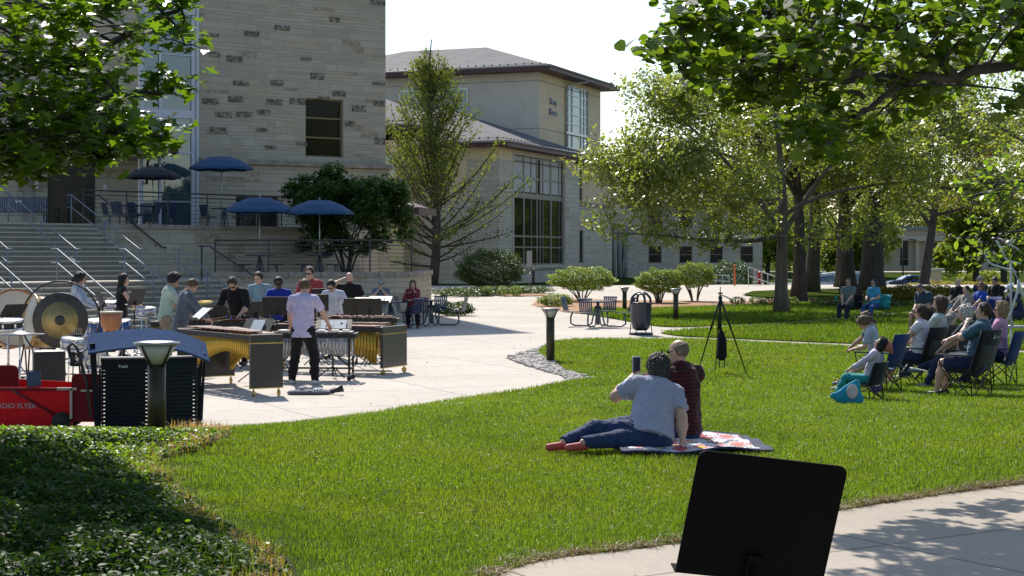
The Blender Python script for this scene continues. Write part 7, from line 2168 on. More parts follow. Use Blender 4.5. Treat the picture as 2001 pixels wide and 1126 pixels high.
# ================================================================ AUDIENCE ON CAMP CHAIRS
c_black = cloth('chair_black', (.014, .014, .017), fold=.4); c_blue = cloth('chair_blue', (.012, .04, .15), fold=.4); c_navy = cloth('chair_navy', (.012, .018, .06), fold=.4)
c_grey = cloth('chair_grey', (.055, .055, .05), fold=.4); c_teal = cloth('chair_teal', (.02, .28, .28), fold=.4); c_brown = mat('brown_frame', (.09, .07, .05), .5)
frame_m = mat('chair_frame', (.02, .02, .023), .4, metal=.2)
def camp_chair(label, loc, rz, main=c_black, accent=None, back=.92, w=.56, seat=.42, group='folding camp chairs of the audience', arm=True, low=0.0, tri=False, lean=.16, strap=None, sc=1.0):
    """occupant faces local +y"""
    if rz < 85: rz -= 24
    a_ = R(rz); loc = (loc[0] - .10 * math.sin(a_), loc[1] + .10 * math.cos(a_), loc[2])
    t = thing('camp_chair', label, 'camp chair', loc, R(rz), group)
    h, d = seat - low, .42
    a = w / 2
    def sheetp(nm, pts, m, th=.012):
        mb = MB(); vs = [Vector(p) for p in pts]
        nrm_ = (vs[1] - vs[0]).cross(vs[-1] - vs[0]).normalized() * th; n = len(vs)
        mb.add(vs + [v - nrm_ for v in vs], [tuple(range(n)), tuple(range(2 * n - 1, n - 1, -1))] + [(i, n + i, n + (i + 1) % n, (i + 1) % n) for i in range(n)])
        return mb.build(nm, m, t)
    # sagging seat
    N = 6; mb = MB(); vs = []
    for j in range(N + 1):
        for i in range(N + 1):
            u, v = i / N, j / N
            vs.append((-a + w * u, -d / 2 - .02 + (d + .04) * v, h + .06 * v - .06 * math.sin(PI * u) * (1 - .5 * v)))
    fs = [(j * (N + 1) + i, j * (N + 1) + i + 1, (j + 1) * (N + 1) + i + 1, (j + 1) * (N + 1) + i) for j in range(N) for i in range(N)]
    nv = len(vs); mb.add(vs + [(x, y, z - .012) for x, y, z in vs], fs + [tuple(q + nv for q in f[::-1]) for f in fs], 0, True)
    mb.build('seat', main, t)
    # back: curved sheet
    bt = back
    def bp(u, v): return (-a * 1.02 + w * 1.02 * u, -d / 2 - .02 - lean * v * (bt - h) / .5 + (-.05 * math.sin(PI * u)), h - .02 + (bt - h + .02) * v)
    def bsheet(nm, u0, u1, v0, v1, m, off=0.0):
        mb = MB(); vs = []; NI, NJ = 6, 4
        for j in range(NJ + 1):
            for i in range(NI + 1):
                x, y, z = bp(u0 + (u1 - u0) * i / NI, v0 + (v1 - v0) * j / NJ); vs.append((x, y + off, z))
        fs = [(j * (NI + 1) + i, j * (NI + 1) + i + 1, (j + 1) * (NI + 1) + i + 1, (j + 1) * (NI + 1) + i) for j in range(NJ) for i in range(NI)]
        nv = len(vs); ring = [i for i in range(NI + 1)] + [j * (NI + 1) + NI for j in range(1, NJ + 1)] + [NJ * (NI + 1) + i for i in range(NI - 1, -1, -1)] + [j * (NI + 1) for j in range(NJ - 1, 0, -1)]
        mb.add(vs + [(x, y - .014, z) for x, y, z in vs], [f[::-1] for f in fs] + [tuple(q + nv for q in f) for f in fs] + [(ring[k], ring[(k + 1) % len(ring)], ring[(k + 1) % len(ring)] + nv, ring[k] + nv) for k in range(len(ring))], 0, True)
        return mb.build(nm, m, t)
    b = bsheet('backrest', 0, 1, 0, 1, main)
    if accent is not None: bsheet('back_panel', .14, .86, .1, .62, accent, -.016)
    if tri:
        mb = MB(); M = Matrix.Rotation(R(-12), 3, 'X'); x, y, z = bp(.5, .78)
        mb.prism([Vector((x, y - .03, z)) + Vector((-.05, 0, 0)), Vector((x, y - .03, z)) + Vector((.045, 0, 0)), Vector((x, y - .04, z)) + Vector((.005, 0, .075))], (0, -1, 0), .004)
        mb.build('triangle_emblem', mat('pale_print', (.42, .42, .40), .6), b)
        mb = MB(); mb.box((x - .0 + .12, y - .03, z + .02), (.09, .006, .018)); mb.build('emblem_bar', mat('pale_print', (.42, .42, .40), .6), b)
    ah = h + .2
    fl = [(-a, d / 2 + .02), (a, d / 2 + .02), (-a, -d / 2 - .02), (a, -d / 2 - .02)]
    def tb(p, q, r=.009): mb = MB(); mb.tube([p, q], r, 6); mb.build('leg', frame_m, t)
    tb((-a, d / 2 + .06, .01), (a, d / 2 + .02, h + .04)); tb((a, d / 2 + .06, .01), (-a, d / 2 + .02, h + .04))
    tb((-a, -d / 2 - .06, .01), (a, -d / 2 - .02, h)); tb((a, -d / 2 - .06, .01), (-a, -d / 2 - .02, h))
    for s_ in (-1, 1):
        tb((s_ * a, d / 2 + .08, .01), (s_ * a, -d / 2 - .02, h)); tb((s_ * a, -d / 2 - .08, .01), (s_ * a, d / 2 + .02, h + .04))
        mb = MB(); p = bp(0 if s_ < 0 else 1, 1); mb.tube([(s_ * a, -d / 2 - .05, .02), (s_ * a * 1.02, -d / 2 - .02, h), p], .010, 6); mb.build('back_post', frame_m, t)
        if arm:
            mb = MB(); mb.tube([(s_ * a, d / 2 + .02, h + .04), (s_ * a * 1.04, d / 2 + .04, ah)], .009, 6); mb.build('arm_post', frame_m, t)
            mb = MB(); mb.box((s_ * a * 1.04, 0, ah), (.06, d + .12, .02)); mb.build('armrest', accent or main, t, .006)
    return t
DR = 23.4
def CH_(px, D): return pp(px, D)
g = 'folding camp chairs of the audience'
# near right group, facing left (towards the band)
camp_chair('black camp chair with pale triangle emblem holding the man in the blue tee', CH_(1898, 23.3), 72, c_black, c_grey, .98, .62, .42, tri=True)
camp_chair('blue camp chair with brown armrest of the bowed girl', CH_(1728, 24.6), 78, c_blue, None, .90, .54, .42)
camp_chair('black camp chair of the woman in the white top', CH_(1802, 26.2), 70, c_black, c_grey, .96, .56, .42)
camp_chair('grey topped camp chair of the bearded man', CH_(1842, 27.4), 68, c_grey, None, .95, .56, .42)
camp_chair('black camp chair of the white haired woman', CH_(1908, 25.3), 72, c_black, None, .86, .54, .42)
camp_chair('blue camp chair of the blonde woman at the right edge', CH_(1958, 26.0), 80, c_blue, None, .90, .54, .42)
camp_chair('small low camp chair of the girl with the pink bandana', CH_(1692, 22.2), 75, c_black, None, .55, .40, .26, arm=False)
lab2 = 'in the second group under the trees'
sit = dict(pose='sit', shoes=shoe_g)
bt = cloth('blue_graphic_tee', (.05, .11, .17)); navs = cloth('navy_shorts', (.02, .03, .07)); wt = cloth('white_top', (.62, .60, .66)); pinkt = cloth('pink_top', (.55, .28, .40))
person('brown haired man in a blue tee resting chin on hand in the emblem chair', CH_(1903, 23.3), 62, 1.80, pelvis=(0, -.03, .50), lean=-10, head=(12, 6, 0), hands=((.0, .10, 1.06), (.16, .60, .74)), feet=((-.14, .50, .08), (.18, .46, .08)), skin=skin_l, hair=('short', H_br), shirt=bt, sleeve=.85, pants=navs, plen=.95, shorts_loose=.012, vox=.0095, build=1.22, elbow=((-.5, .7, -1), (.8, -.3, -1)), grip=.9, **dict(sit, shoes=shoe_b))
person('bowed girl with brown ponytail in a pale blue tee on the blue chair', CH_(1712, 24.4), 70, 1.46, pelvis=(0, -.02, .52), lean=14, head=(0, 38, 0), hands=((-.10, .34, .66), (.10, .34, .66)), feet=((-.1, .52, .09), (.1, .50, .09)), skin=skin_l, hair=('pony', H_lb), shirt=cloth('pale_blue_tee', (.38, .44, .52)), sleeve=.75, pants=cloth('light_shorts', (.35, .38, .42)), plen=.5, vox=.010, build=.88, **sit)
person('child with light brown hair behind the bowed girl', CH_(1706, 25.6), 70, 1.40, pelvis=(0, -.02, .56), lean=8, head=(0, 25, 0), hands=((-.10, .34, .66), (.10, .34, .66)), skin=skin_l, hair=('child', H_lb), shirt=cloth('green_tee', (.16, .22, .20)), sleeve=.7, pants=navs, plen=.6, vox=.012, build=.88, **sit)
person('girl leaning back with a pink bandana and white top on the low chair', CH_(1696, 22.2), 68, 1.22, pelvis=(0, 0, .32), lean=-16, head=(0, -28, 0), hands=((-.08, .34, .38), (.08, .32, .40)), feet=((-.12, .42, .07), (.12, .40, .07)), skin=skin_l, hair=('bob', H_dk), shirt=cloth('white_lilac_top', (.55, .50, .62)), sleeve=1.8, pants=c_teal, plen=1, vox=.009, build=.85, **sit)
person('woman with dark bun and sunglasses in a white top on a black chair', CH_(1793, 26.1), 62, 1.68, pelvis=(0, -.02, .50), lean=-4, head=(8, 4, 0), hands=((-.14, .34, .62), (.14, .32, .62)), skin=skin_l, hair=('bun', H_br), shirt=wt, sleeve=.45, pants=navs, plen=.8, vox=.010, glasses=True, female=True, build=1.12, **sit)
person('bearded man with dark brown hair behind the woman with the bun', CH_(1826, 27.3), 62, 1.78, pelvis=(0, -.02, .54), lean=-6, head=(4, 2, 0), hands=((-.14, .34, .62), (.14, .32, .62)), skin=skin_l, hair=('fluffy', H_br), beard=H_br, shirt=cloth('pale_green_tee', (.38, .46, .44)), sleeve=.7, pants=denim, vox=.011, build=1.05, **sit)
person('white haired woman beside the man in the blue tee', CH_(1884, 25.4), 60, 1.66, pelvis=(0, -.02, .50), lean=-2, head=(0, 8, 0), hands=((-.14, .34, .62), (.14, .32, .62)), feet=((-.14, .55, .08), (.10, .75, .30)), skin=skin_l, hair=('fluffy', H_wh), shirt=cloth('black_patterned_top', (.05, .05, .06), pattern='floral', c2=(.5, .5, .5), pscale=14), sleeve=.8, pants=navs, plen=1, vox=.010, female=True, build=1.1, **sit)
person('short haired blonde woman in a pink top at the right edge', CH_(1948, 26.1), 68, 1.66, pelvis=(0, -.02, .54), lean=-4, head=(4, 0, 0), hands=((-.14, .34, .62), (.14, .32, .62)), skin=skin_l, hair=('fluffy', H_bl), shirt=pinkt, sleeve=.6, pants=navs, plen=1, vox=.010, glasses=True, female=True, build=1.05, **sit)
# back row under the trees
z_ = 53.0
camp_chair('dark camp chair of the man in the grey green tee', CH_(1664, 52.5), 150, c_black, None, .86)
camp_chair('teal camp chair of the dark haired woman', CH_(1718, 52.0), 140, c_teal, None, .86)
camp_chair('navy camp chair of the man in the dark graphic tee', CH_(1826, 44.5), 120, c_navy, None, .95)
camp_chair('blue camp chair of the old man with white beard', CH_(1880, 49.5), 130, c_blue, None, .88)
camp_chair('navy camp chair of the woman in the royal blue tee', CH_(1928, 45.5), 115, c_blue, None, .95)
camp_chair('black camp chair of the large man in black', CH_(1958, 48.0), 120, c_black, None, .88)
s2 = dict(pose='sit', vox=.017)
person('man in sunglasses and grey green tee sitting before the thick trunk', CH_(1658, 52.6), 146, 1.76, pelvis=(0, 0, .52), lean=2, head=(0, 2, 0), hands=((-.08, .34, .62), (.08, .34, .60)), skin=skin_l, hair=('short', H_br), glasses=True, shirt=cloth('grey_green_tee', (.13, .17, .15)), sleeve=.75, pants=cloth('dark_jeans', (.02, .025, .04)), shoes=shoe_w, build=1.12, **s2)
person('dark haired woman in a turquoise and navy top on the teal chair', CH_(1708, 52.2), 136, 1.66, pelvis=(0, 0, .54), lean=2, head=(0, 2, 0), hands=((-.12, .3, .72), (.12, .28, .72)), skin=skin_l, hair=('long', H_dk), glasses=True, shirt=cloth('turquoise_top', (.05, .30, .45)), sleeve=.7, pants=cloth('bright_denim', (.03, .09, .26)), shoes=shoe_g, female=True, build=1.05, **s2)
person('heavy man looking down in a dark blue graphic tee', CH_(1812, 44.6), 118, 1.80, pelvis=(0, 0, .54), lean=16, head=(0, 32, 0), hands=((-.10, .38, .66), (.12, .36, .66)), skin=skin_m, hair=('short', H_gr), shirt=cloth('dark_blue_tee', (.03, .05, .09), pattern='floral', c2=(.25, .28, .32), pscale=4), sleeve=.8, pants=navs, plen=.9, shoes=shoe_b, build=1.35, **s2)
person('child with fair hair in pale blue between the seated adults', CH_(1848, 44.2), 130, 1.15, pelvis=(0, 0, .42), lean=0, head=(0, 4, 0), hands=((-.08, .25, .45), (.08, .25, .6)), feet=((-.1, .36, .07), (.1, .34, .07)), skin=skin_l, hair=('long', H_bl), shirt=cloth('sky_blue_tee', (.2, .38, .52)), sleeve=.6, pants=c_teal, shoes=shoe_w, build=.9, **s2)
person('old man with white beard in a black top', CH_(1872, 49.6), 125, 1.76, pelvis=(0, 0, .56), lean=-2, head=(0, 10, 0), hands=((-.08, .36, .72), (.1, .34, .72)), skin=skin_l, hair=('bald', H_wh), beard=H_wh, shirt=black_c, sleeve=.7, pants=cloth('blue_trousers', (.03, .06, .2)), shoes=shoe_b, build=1.2, **s2)
person('person with cropped dark hair in a long grey garment', CH_(1884, 43.6), 110, 1.66, pelvis=(0, 0, .50), lean=-8, head=(0, 10, 0), hands=((-.10, .40, .60), (.1, .40, .60)), skin=skin_l, hair=('short', H_dk), shirt=cloth('grey_wrap', (.27, .24, .22)), sleeve=1.8, skirt=cloth('grey_wrap', (.27, .24, .22)), pants=None, shoes=shoe_b, build=1.2, **s2)
person('woman in sunglasses and a royal blue tee', CH_(1917, 45.6), 112, 1.68, pelvis=(0, 0, .54), lean=0, head=(0, 2, 0), hands=((-.12, .40, .66), (.12, .40, .66)), skin=skin_m, hair=('long', H_rd), glasses=True, shirt=cloth('royal_tee', (.015, .07, .40)), sleeve=.75, pants=navy_c, shoes=shoe_b, female=True, build=1.15, **s2)
person('large man in a black tee with dark hair looking at his hands', CH_(1950, 48.2), 118, 1.84, pelvis=(0, 0, .60), lean=6, head=(0, 18, 0), hands=((-.06, .36, .82), (.08, .36, .84)), skin=skin_m, hair=('short', H_dk), shirt=black_c, sleeve=.75, pants=black_c, shoes=shoe_b, build=1.4, **s2)
person('person in grey cap behind the woman in royal blue', CH_(1916, 51.5), 125, 1.78, pelvis=(0, 0, .60), lean=0, head=(0, 4, 0), hands=((-.10, .34, .66), (.1, .34, .66)), skin=skin_l, hair=('short', H_gr), hat=(cloth('grey_cap', (.3, .3, .3)), True), shirt=navy_c, sleeve=.7, pants=navy_c, shoes=shoe_b, build=1.15, **s2)
person('person with a white and blue cap bent forward at the right edge', CH_(1990, 44.0), 105, 1.76, pelvis=(0, 0, .54), lean=16, head=(0, 22, 0), hands=((-.10, .44, .62), (.1, .44, .62)), skin=skin_m, hair=('short', H_gr), hat=(cloth('white_cap', (.5, .52, .6)), True), shirt=navy_c, sleeve=.7, pants=navs, plen=.9, shoes=shoe_w, build=1.25, **s2)

# --- things with the audience
def bag(name, label, loc, prims, m, vox=.011, parts=()):
    v, f = sdf_mesh(prims, vox, .03)
    o = mesh_obj(name, v, f, m, None, True); o.location = loc
    tag(o, label, 'bag'); return o
bag('drawstring_bag', 'turquoise cloth bag with a round white patch beside the low chair', tuple(G(1652, 795)), [('c', V(-.16, 0, .14), V(.12, 0, .10), .04, .11, V(0, 1, 0), .7), ('c', V(.0, 0, .12), V(.1, 0, .22), .13, .09, V(0, 1, 0), .6), ('c', V(.05, 0, .2), V(.14, 0, .3), .09, .05, V(0, 1, 0), .6)], cloth('turquoise_bag', (.02, .28, .40), fold=.8))
o = COL.objects[-1]
mb = MB(); mb.ball((.07, -.08, .20), (.075, .015, .095), 14); mb.build('round_patch', mat('pink_white_patch', (.62, .50, .52), .7), o)
bag('drawstring_bag', 'purple drawstring bag hanging from the blue chair', (tuple(at(1712, 22.9))[0], 22.9, float(gz(5, 22.9)) + .12), [('c', V(0, 0, .05), V(.01, 0, .25), .085, .05, V(0, 1, 0), .5), ('c', V(.01, 0, .25), V(.0, 0, .55), .015, .008, None, 1)], cloth('purple_bag', (.11, .06, .28), fold=.8))
bag('hair_bandana', 'pink patterned bandana tied over the head of the leaning girl', tuple(INFO[[k for k in INFO if 'pink bandana' in INFO[k]['T']['label']][0]]['hc'] + Vector((.05, 0, -.02))), [('e', V(.03, 0, .0), (.075, .085, .09), np.eye(3)), ('c', V(.0, 0, .05), V(-.05, 0, .14), .025, .01, None, 1), ('c', V(.08, 0, -.02), V(.11, 0, -.1), .04, .02, None, 1)], cloth('pink_bandana', (.50, .14, .12), pattern='floral', c2=(.2, .25, .15), pscale=26))
COL.objects[-1]['category'] = 'bandana'
bag('blue_bag', 'bright blue bag on the grass beside the large man in black', tuple(pp(1943, 46.0)), [('c', V(0, 0, .12), V(.05, 0, .5), .16, .08, V(0, 1, 0), .6)], cloth('bright_blue_bag', (.01, .12, .42)), .02)
bag('backpack', 'dark backpack with red side on the grass left of the grey clad person', tuple(pp(1858, 43.5)), [('c', V(0, 0, .14), V(0, 0, .38), .16, .11, V(0, 1, 0), .7)], cloth('dark_red_pack', (.06, .015, .04)), .02)
t = tag(MB().box((0, 0, .0), (.22, .16, .015), rot=Matrix.Rotation(R(12), 3, 'Y')).build('programme', paper, None, loc=(at(1795, 23.1).x, 23.1, hz(722, 23.1))), 'folded paper programme on the knee of the man in the blue tee', 'paper')
for (px, D, z, lab, m) in ((1633, 52.3, .62, 'turquoise water bottle on the armrest of the man in the grey green tee', c_teal),):
    t = thing('water_bottle', lab, 'bottle', (at(px, D).x, D, z)); mb = MB(); mb.lathe([(.035, 0), (.035, .16), (.015, .2)], (0, 0, 0), 12); mb.build('bottle_body', m, t); mb = MB(); mb.lathe([(.018, .2), (.018, .23)], (0, 0, 0), 10); mb.build('cap', blk, t)

# --- white tube frame structure at the right edge
wt_m = mat('white_painted_tube', (.55, .56, .58), .35, var=.05)
t = thing('tube_sculpture', 'white bent tube frame standing at the right edge of the lawn', 'frame', (at(1990, 30).x, 30.0, 0))
def RP(px, py, D=30.0): return Vector(((px - 1990) / F * D, 0, hz(py, D)))
mb = MB(); mb.tube([RP(1962, 640), RP(1975, 610), RP(1988, 570), RP(1990, 545)], .022, 8); mb.tube([RP(1990, 552), RP(2001, 582), RP(2020, 640)], .022, 8); mb.tube([RP(1955, 638), RP(2060, 640)], .026, 8); mb.tube([RP(1973, 622), RP(1980, 638)], .018, 8); mb.build('stand', wt_m, t)
mb = MB(); mb.cyl(RP(1990, 548), RP(1974, 518), .014); mb.tube([RP(1924, 494), RP(1930, 512), RP(1940, 518), RP(1966, 526), RP(1985, 532)], .02, 8)
mb.tube([RP(1924, 494), RP(1928, 490), RP(1938, 506), RP(1943, 507), RP(1938, 492), RP(1940, 490), RP(1947, 503)], .016, 8); mb.tube([RP(1946, 468), RP(1958, 492), RP(1966, 508), RP(1976, 512), RP(1994, 516)], .02, 8); mb.tube([RP(1938, 466), RP(1955, 468), RP(1972, 478), RP(1990, 488)], .018, 8)
mb.tube([RP(1970, 480), RP(1976, 468), RP(1968, 478), RP(1980, 472)], .012, 6); mb.build('bent_tubes', wt_m, t)
mb = MB(); mb.cyl(RP(1975, 511), RP(1975, 640), .018); mb.cyl(RP(1975, 640), Vector((RP(1975, 640).x, 0, .0)), .018); mb.cyl(Vector((RP(1962, 640).x, 0, 0)), RP(1962, 640), .02); mb.cyl(Vector((RP(2050, 640).x, 0, 0)), RP(2050, 640), .02); mb.build('mast', wt_m, t)

# --- cars
def car(label, loc, rz, paint, kind='sedan', L=4.7, W=1.82, H=1.45):
    t = thing('parked_car', label, 'car', loc, R(rz), 'cars parked along the street')
    if kind == 'van':
        prof = [(-.5, .28), (-.5, .62), (-.485, .78), (-.36, .86), (-.2, .94), (-.06, 1.0 * .97), (.1, 1.0), (.38, .99), (.46, .93), (.49, .7), (.5, .4), (.49, .2)]
        bel, wins = .60, [(-.33, -.12), (-.10, .12), (.14, .40)]
    else:
        prof = [(-.5, .32), (-.495, .5), (-.40, .62), (-.24, .67), (-.10, .93), (.02, 1.0), (.16, .99), (.32, .76), (.46, .70), (.495, .55), (.5, .3)]
        bel, wins = .66, [(-.17, .02), (.04, .24)]
    P = [(x * L, z * H) for x, z in prof]
    mb = MB(); n = len(P); secs = [(-W / 2, .0), (-W / 2 + .06, .0), (W / 2 - .06, 0), (W / 2, 0)]
    vs = []
    for k, y in enumerate((-W / 2 + .02, -W / 2 + .10, W / 2 - .10, W / 2 - .02)):
        for x, z in P:
            zz = z if k in (1, 2) else min(z, bel * H + (z - bel * H) * .80)
            yy = y if z < bel * H * 1.05 or k in (1, 2) else y + (.10 if y < 0 else -.10)
            if k in (1, 2) and z > bel * H * 1.05: yy = y + (.12 if y < 0 else -.12)
            vs.append((x, yy, zz))
        vs.append((.48 * L, y, .2)); vs.append((-.48 * L, y, .2))
    m = n + 2; fs = []
    for k in range(3):
        for i in range(m):
            j = (i + 1) % m; fs.append((k * m + i, k * m + j, (k + 1) * m + j, (k + 1) * m + i))
    fs += [tuple(range(m - 1, -1, -1)), tuple(3 * m + i for i in range(m))]
    mb.add(vs, fs, 0, False); mb.build('body', paint, t, .03)
    carg = glassmat('car_glass', (.02, .03, .035), .04)
    for a, b in wins:
        for s_ in (-1, 1):
            zt2 = lambda x: np.interp(x, [p[0] for p in prof[:8]] if False else [p[0] for p in prof if p[0] > -.49], [p[1] for p in prof if p[0] > -.49])
            y0, y1 = s_ * (W / 2 - .012), s_ * (W / 2 - .105)
            z1a, z1b = (bel + (min(zt2(a), 1) - bel) * .74) * H, (bel + (min(zt2(b), 1) - bel) * .74) * H
            mb = MB(); mb.prism([(a * L, y0, bel * H + .02), (b * L, y0, bel * H + .02), (b * L - .03, y1, z1b), (a * L + .05, y1, z1a)], (0, s_, 0), .012); mb.build('window', carg, t)
    mb = MB(); a, b = (prof[3], prof[5]) if kind != 'van' else (prof[3], prof[5])
    mb.prism([(a[0] * L - .0, -W / 2 + .2, a[1] * H + .02), (a[0] * L, W / 2 - .2, a[1] * H + .02), (b[0] * L, W / 2 - .28, b[1] * H + .01), (b[0] * L, -W / 2 + .28, b[1] * H + .01)], (-.5, 0, 1), .012); mb.build('windscreen', carg, t)
    for x in (-.31 * L, .31 * L):
        for s_ in (-1, 1):
            mb = MB(); mb.cyl((x, s_ * (W / 2 - .2), .32), (x, s_ * (W / 2 + .01), .32), .32, n=20); w = mb.build('wheel', rubber, t)
            mb = MB(); mb.cyl((x, s_ * (W / 2 + .0), .32), (x, s_ * (W / 2 + .02), .32), .2, n=14); mb.build('rim', chrome, w)
    for s_ in (-1, 1):
        mb = MB(); mb.ball((-.475 * L, s_ * (W / 2 - .25), .52 * H if kind != 'van' else .42 * H), (.1, .16, .07), 10); mb.build('headlight', mat('headlight', (.6, .6, .6), .2), t)
        mb = MB(); mb.box((-.18 * L, s_ * (W / 2 + .06), bel * H + .07), (.1, .14, .1)); mb.build('mirror', paint, t, .02)
    return t
p_wh = mat('silver_white_paint', (.50, .52, .56), .3, coat=.8, var=.04); p_bl = mat('blue_car_paint', (.02, .04, .20), .25, coat=1, var=.05)
car('silver white minivan parked behind the dark trunks', (at(1642, 112).x, 112.0, -.72), 3, p_wh, 'van', 5.1, 1.9, 1.75)
car('silver white sedan whose bonnet shows right of the thickest trunk', (at(1706, 116).x, 116.0, -.95), 183, p_wh, 'sedan', 4.6, 1.8, 1.42)
car('blue sedan on the far street right of the thickest trunk', (at(1776, 160).x, 160.0, float(gz(40, 160)) + .25), 2, p_bl, 'sedan', 4.6, 1.8, 1.42)

# --- street furniture beyond
t = thing('marker_post', 'slim orange marker post before the stone wing', 'post', pp(1435, 92)); mb = MB(); mb.cyl((0, 0, 0), (0, 0, 1.25), .045); mb.build('post', mat('orange_paint', (.75, .13, .02), .5), t); mb = MB(); mb.cyl((0, 0, 1.25), (0, 0, 1.32), .05); mb.build('cap', blk, t)
t = thing('fire_hydrant', 'red fire hydrant behind the white ramp rail', 'hydrant', pp(1484, 97)); mb = MB(); mb.lathe([(.16, 0), (.14, .05), (.12, .1), (.12, .55), (.15, .58), (.13, .68), (.05, .78)], (0, 0, .05), 16); mb.build('barrel', mat('red_hydrant', (.45, .03, .02), .45), t); mb = MB(); mb.cyl((-.2, 0, .48), (.2, 0, .48), .06); mb.build('nozzle', mat('red_hydrant', (.45, .03, .02), .45), t)
white_r = mat('white_rail_paint', (.55, .56, .56), .4, var=.05)
def ramp_rail(label, pts, h=.95):
    t = thing('ramp_railing', label, 'railing', pts[0]); o = Vector(pts[0]); P = [Vector(p) - o for p in pts]
    for hh in (h, h * .55):
        mb = MB(); mb.tube([p + Vector((0, 0, hh)) for p in P], .03, 6); mb.build('rail', white_r, t)
    for i in range(len(P) - 1):
        n = max(1, round((P[i + 1] - P[i]).length / 1.2))
        for k in range(n + 1):
            p = P[i].lerp(P[i + 1], k / n); mb = MB(); mb.cyl(p - Vector((0, 0, .1)), p + Vector((0, 0, h)), .025, n=6); mb.build('post', white_r, t)
ramp_rail('white pipe railing sloping down right of the orange marker post', [(at(1462, 92).x, 92, .38), (at(1512, 96).x, 96, -.2), (at(1560, 100).x, 100, -.6)], 1.1)
ramp_rail('white pipe railing left of the orange marker post behind the shrubs', [(at(1385, 95).x, 95, .2), (at(1425, 98).x, 98, .1)], .8)
ramp_rail('white ramp railing beside the columns of the campus building', [(at(1218, 112).x, 112, 1.0), (at(1262, 108).x, 108, .35)], .8)
t = thing('stone_pedestal', 'pale stone pedestal sign beyond the hedge', 'pedestal', pp(1827, 125)); mb = MB(); mb.box((0, 0, .9), (.8, .6, 2.2)); mb.build('shaft', stucco, t); mb = MB(); mb.box((0, 0, 2.05), (1.2, .9, .2)); mb.build('top', stucco_d, t, .03)
t = thing('street_lamp', 'thin dark lamp post in front of the far tan building', 'lamp post', pp(1764, 180)); mb = MB(); mb.cyl((0, 0, 0), (0, 0, 5.6), .08); mb.build('pole', blk, t); mb = MB(); mb.tube([(0, 0, 5.4), (.6, 0, 5.6), (1.2, 0, 5.6)], .06, 6); mb.box((1.2, 0, 5.55), (.6, .25, .12)); mb.build('lamp_head', blk, t)

# ================================================================ GROUND COVER, GRAVEL, LITTER
def rosettes(name, outline, n, size, material, seed, hfun, shape='oval', label=None, flat=.35, cat='ground cover', dens=None, kind='stuff'):
    rs = np.random.RandomState(seed); poly = np.array(outline); x0, y0 = poly.min(0); x1, y1 = poly.max(0)
    P = []; tot = 0
    while tot < n:
        q = np.stack([rs.uniform(x0, x1, n), rs.uniform(y0, y1, n)], -1)
        k = inpoly(q, poly) & (np.abs(q[:, 0]) / q[:, 1] < .36)
        if dens is not None: k &= rs.uniform(size=n) < dens(q)
        P.append(q[k]); tot += k.sum()
    P = np.concatenate(P)[:n]; h = hfun(P) * rs.uniform(.25, 1, n) ** .6
    z = gz(P[:, 0], P[:, 1]) + h
    o = leaves(name, np.stack([P[:, 0], P[:, 1], z], -1), size, material, rs, shape, -.1, flat)
    return tag(o, label, cat, kind=kind)
be = np.array(bedge)
def bdist(q): return np.min(np.hypot(q[:, None, 0] - be[None, :, 0], q[:, None, 1] - be[None, :, 1]), axis=1)
def bh(q):
    h = (.05 + .25 * np.clip(bdist(q) / 1.0, 0, 1)) * (1 + .35 * np.sin(q[:, 0] * 5.3 + 1.3 * np.sin(q[:, 1] * 3)) * np.sin(q[:, 1] * 4.1))
    return np.clip(h, .02, np.maximum(.04, 2.1 - .1075 * q[:, 1] - gz(q[:, 0], q[:, 1])))
L_vinca = leafmat('leaf_vinca', (.018, .05, .012), (.055, .10, .022), .3, .16, .55); L_vinca2 = leafmat('leaf_vinca_fresh', (.08, .15, .02), (.15, .23, .035), .5, .4, .42)
bedp = [(-7, 5), (-7, 18.2), (-4.6, 18.3)] + bedge + [(-.75, 5)]
bd = lambda q: np.clip(bdist(q) / .5, .22, 1) * np.clip((12.0 / q[:, 1]) ** 1.2, .3, 1.6)
rosettes('ground_cover', bedp, 165000, .038, L_vinca, 301, bh, label='dark glossy trailing ground cover filling the planting bed', dens=bd)
rosettes('ground_cover_tips', bedp, 60000, .036, L_vinca2, 302, lambda q: bh(q) * 1.12 + .01, label='fresh yellow green shoots on top of the ground cover', dens=lambda q: np.clip((q[:, 1] - 10.5) / 5, .03, 1) ** 1.5)
L_dry = leafmat('dry_grass', (.30, .16, .06), (.48, .32, .15), .3, .3)
def strip(q): d = bdist(q); return np.exp(-((d - .28) / .3) ** 2) * (.4 + .6 * (np.sin(q[:, 1] * 2.2 + 1) > -.2))
blades('dry_grass', bedp, 13000, .12, .006, 303, L_dry, strip, .01, .9, 'dry brown grass along the edge of the planting bed')
blades('weed_grass', bedp, 2000, .20, .006, 304, G_near, lambda q: (np.exp(-((bdist(q) - .35) / .5) ** 2) * .6 + .03) * (q[:, 1] < 13), .01, .6, 'tall green grass tufts growing through the ground cover')
mb = MB(); E_ = [p for p in bedge if p[1] < 10.6]
vs = []; 
for p in E_:
    z = float(gz(p[0], p[1])); vs += [(p[0] + .03, p[1], z - .02), (p[0] + .03, p[1], z + .035), (p[0] + .045, p[1], z + .035), (p[0] + .045, p[1], z - .02)]
fs = [(4 * i + a, 4 * i + 4 + a, 4 * i + 4 + (a + 1) % 4, 4 * i + (a + 1) % 4) for i in range(len(E_) - 1) for a in range(4)]
mb.add(vs, fs); tag(mb.build('lawn_edging', mat('edging_plastic', (.02, .018, .016), .9, spec=.05), None), 'thin black plastic edging strip between the bed and the lawn', 'edging')
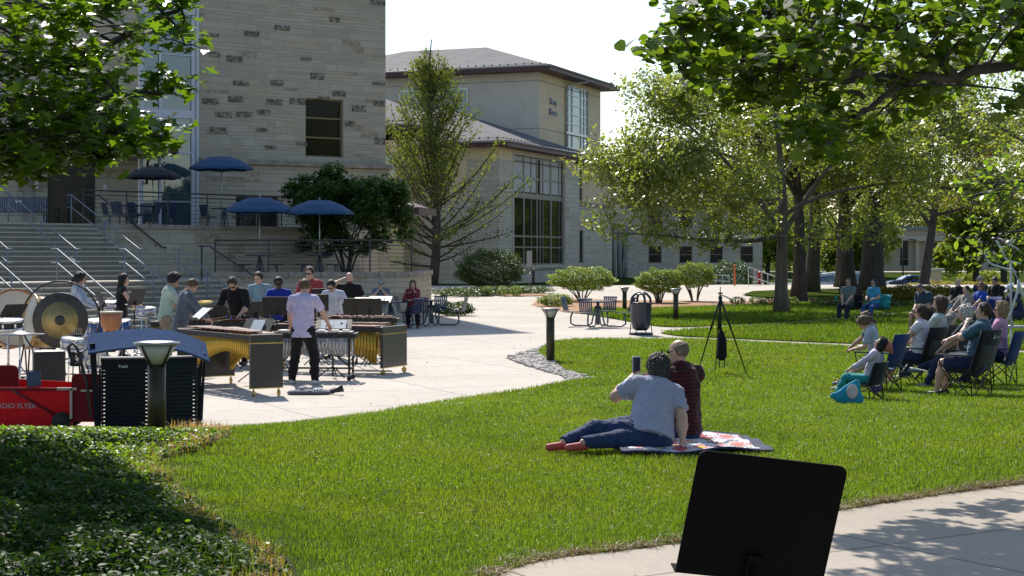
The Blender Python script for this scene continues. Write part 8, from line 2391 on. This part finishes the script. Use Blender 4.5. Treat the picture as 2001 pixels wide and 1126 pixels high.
t = tag(MB().box((0, 0, .12), (1.15, .34, .30)).build('stone_block', mat('rough_stone_block', (.30, .25, .19), .95, var=.35, scale=5, bmp=1, bscale=22), None, .02, loc=(-2.80, 7.98, .29), rz=R(4)), 'rough tan stone ledge in the lower left corner', 'stone')

def stones(name, outline, n, s0, s1, seed, material, label, kind='stuff'):
    rs = np.random.RandomState(seed); rg = random.Random(seed); poly = np.array(outline); x0, y0 = poly.min(0); x1, y1 = poly.max(0)
    mb = MB(); c = 0
    while c < n:
        x, y = rg.uniform(x0, x1), rg.uniform(y0, y1)
        if not inpoly(np.array([[x, y]]), poly)[0]: continue
        s = rg.uniform(s0, s1); z = float(gz(x, y))
        M = Matrix.Rotation(rg.uniform(0, 6), 3, 'Z') @ Matrix.Rotation(rg.uniform(-.4, .4), 3, 'X')
        mb.ball((x, y, z + s * .25), (s, s * rg.uniform(.5, .9), s * .4), 6, rot=M); c += 1
    o = mb.build(name, material, None)
    o.data.polygons.foreach_set('use_smooth', np.zeros(len(o.data.polygons), dtype=bool))
    return tag(o, label, 'gravel', kind=kind)
stones('gravel', grav, 900, .02, .09, 5, mat('pale_gravel', (.42, .38, .34), .9, var=.4, scale=3), 'loose pale stones in the gravel bed round the bollard light')
rs = np.random.RandomState(77)
# scattered dry leaves and grit on the plaza and near path
def litter(name, outline, n, size, seed, m, label):
    rs = np.random.RandomState(seed); poly = np.array(outline); x0, y0 = poly.min(0); x1, y1 = poly.max(0)
    q = np.stack([rs.uniform(x0, x1, n * 3), rs.uniform(y0, y1, n * 3)], -1); q = q[inpoly(q, poly)][:n]
    o = leaves(name, np.stack([q[:, 0], q[:, 1], gz(q[:, 0], q[:, 1]) + .022], -1), size, m, rs, 'oval', 0, 3.0)
    return tag(o, label, 'litter', kind='stuff')
lit = mat('dry_leaf_litter', (.16, .11, .06), .9, var=.3)
litter('leaf_litter', [(-4, 18.8), (1.5, 27), (6, 42), (-12, 46), (-10, 19)], 260, .045, 1, lit, 'small dry leaves scattered on the plaza')
litter('leaf_litter', [(p[0], p[1]) for p in path_out], 160, .02, 2, lit, 'grit and bits of leaf on the near path')
litter('leaf_litter', lawnA, 260, .05, 3, mat('pale_dry_leaf', (.40, .30, .18), .9, var=.3), 'dry leaves lying in the near lawn')
edge_d = [tuple(p) for p in spline(path_edge, 6)]
L_drt = leafmat('thatch', (.13, .09, .05), (.26, .19, .10), .2, .2)
def dstrip(q): d = np.min(np.hypot(q[:, None, 0] - np.array(edge_d)[None, :, 0], q[:, None, 1] - np.array(edge_d)[None, :, 1]), axis=1); return np.exp(-(d / .1) ** 2)
blades('thatch', lawnA, 7000, .05, .006, 305, L_drt, dstrip, .012, 2.0, 'brown thatch along the path edge')
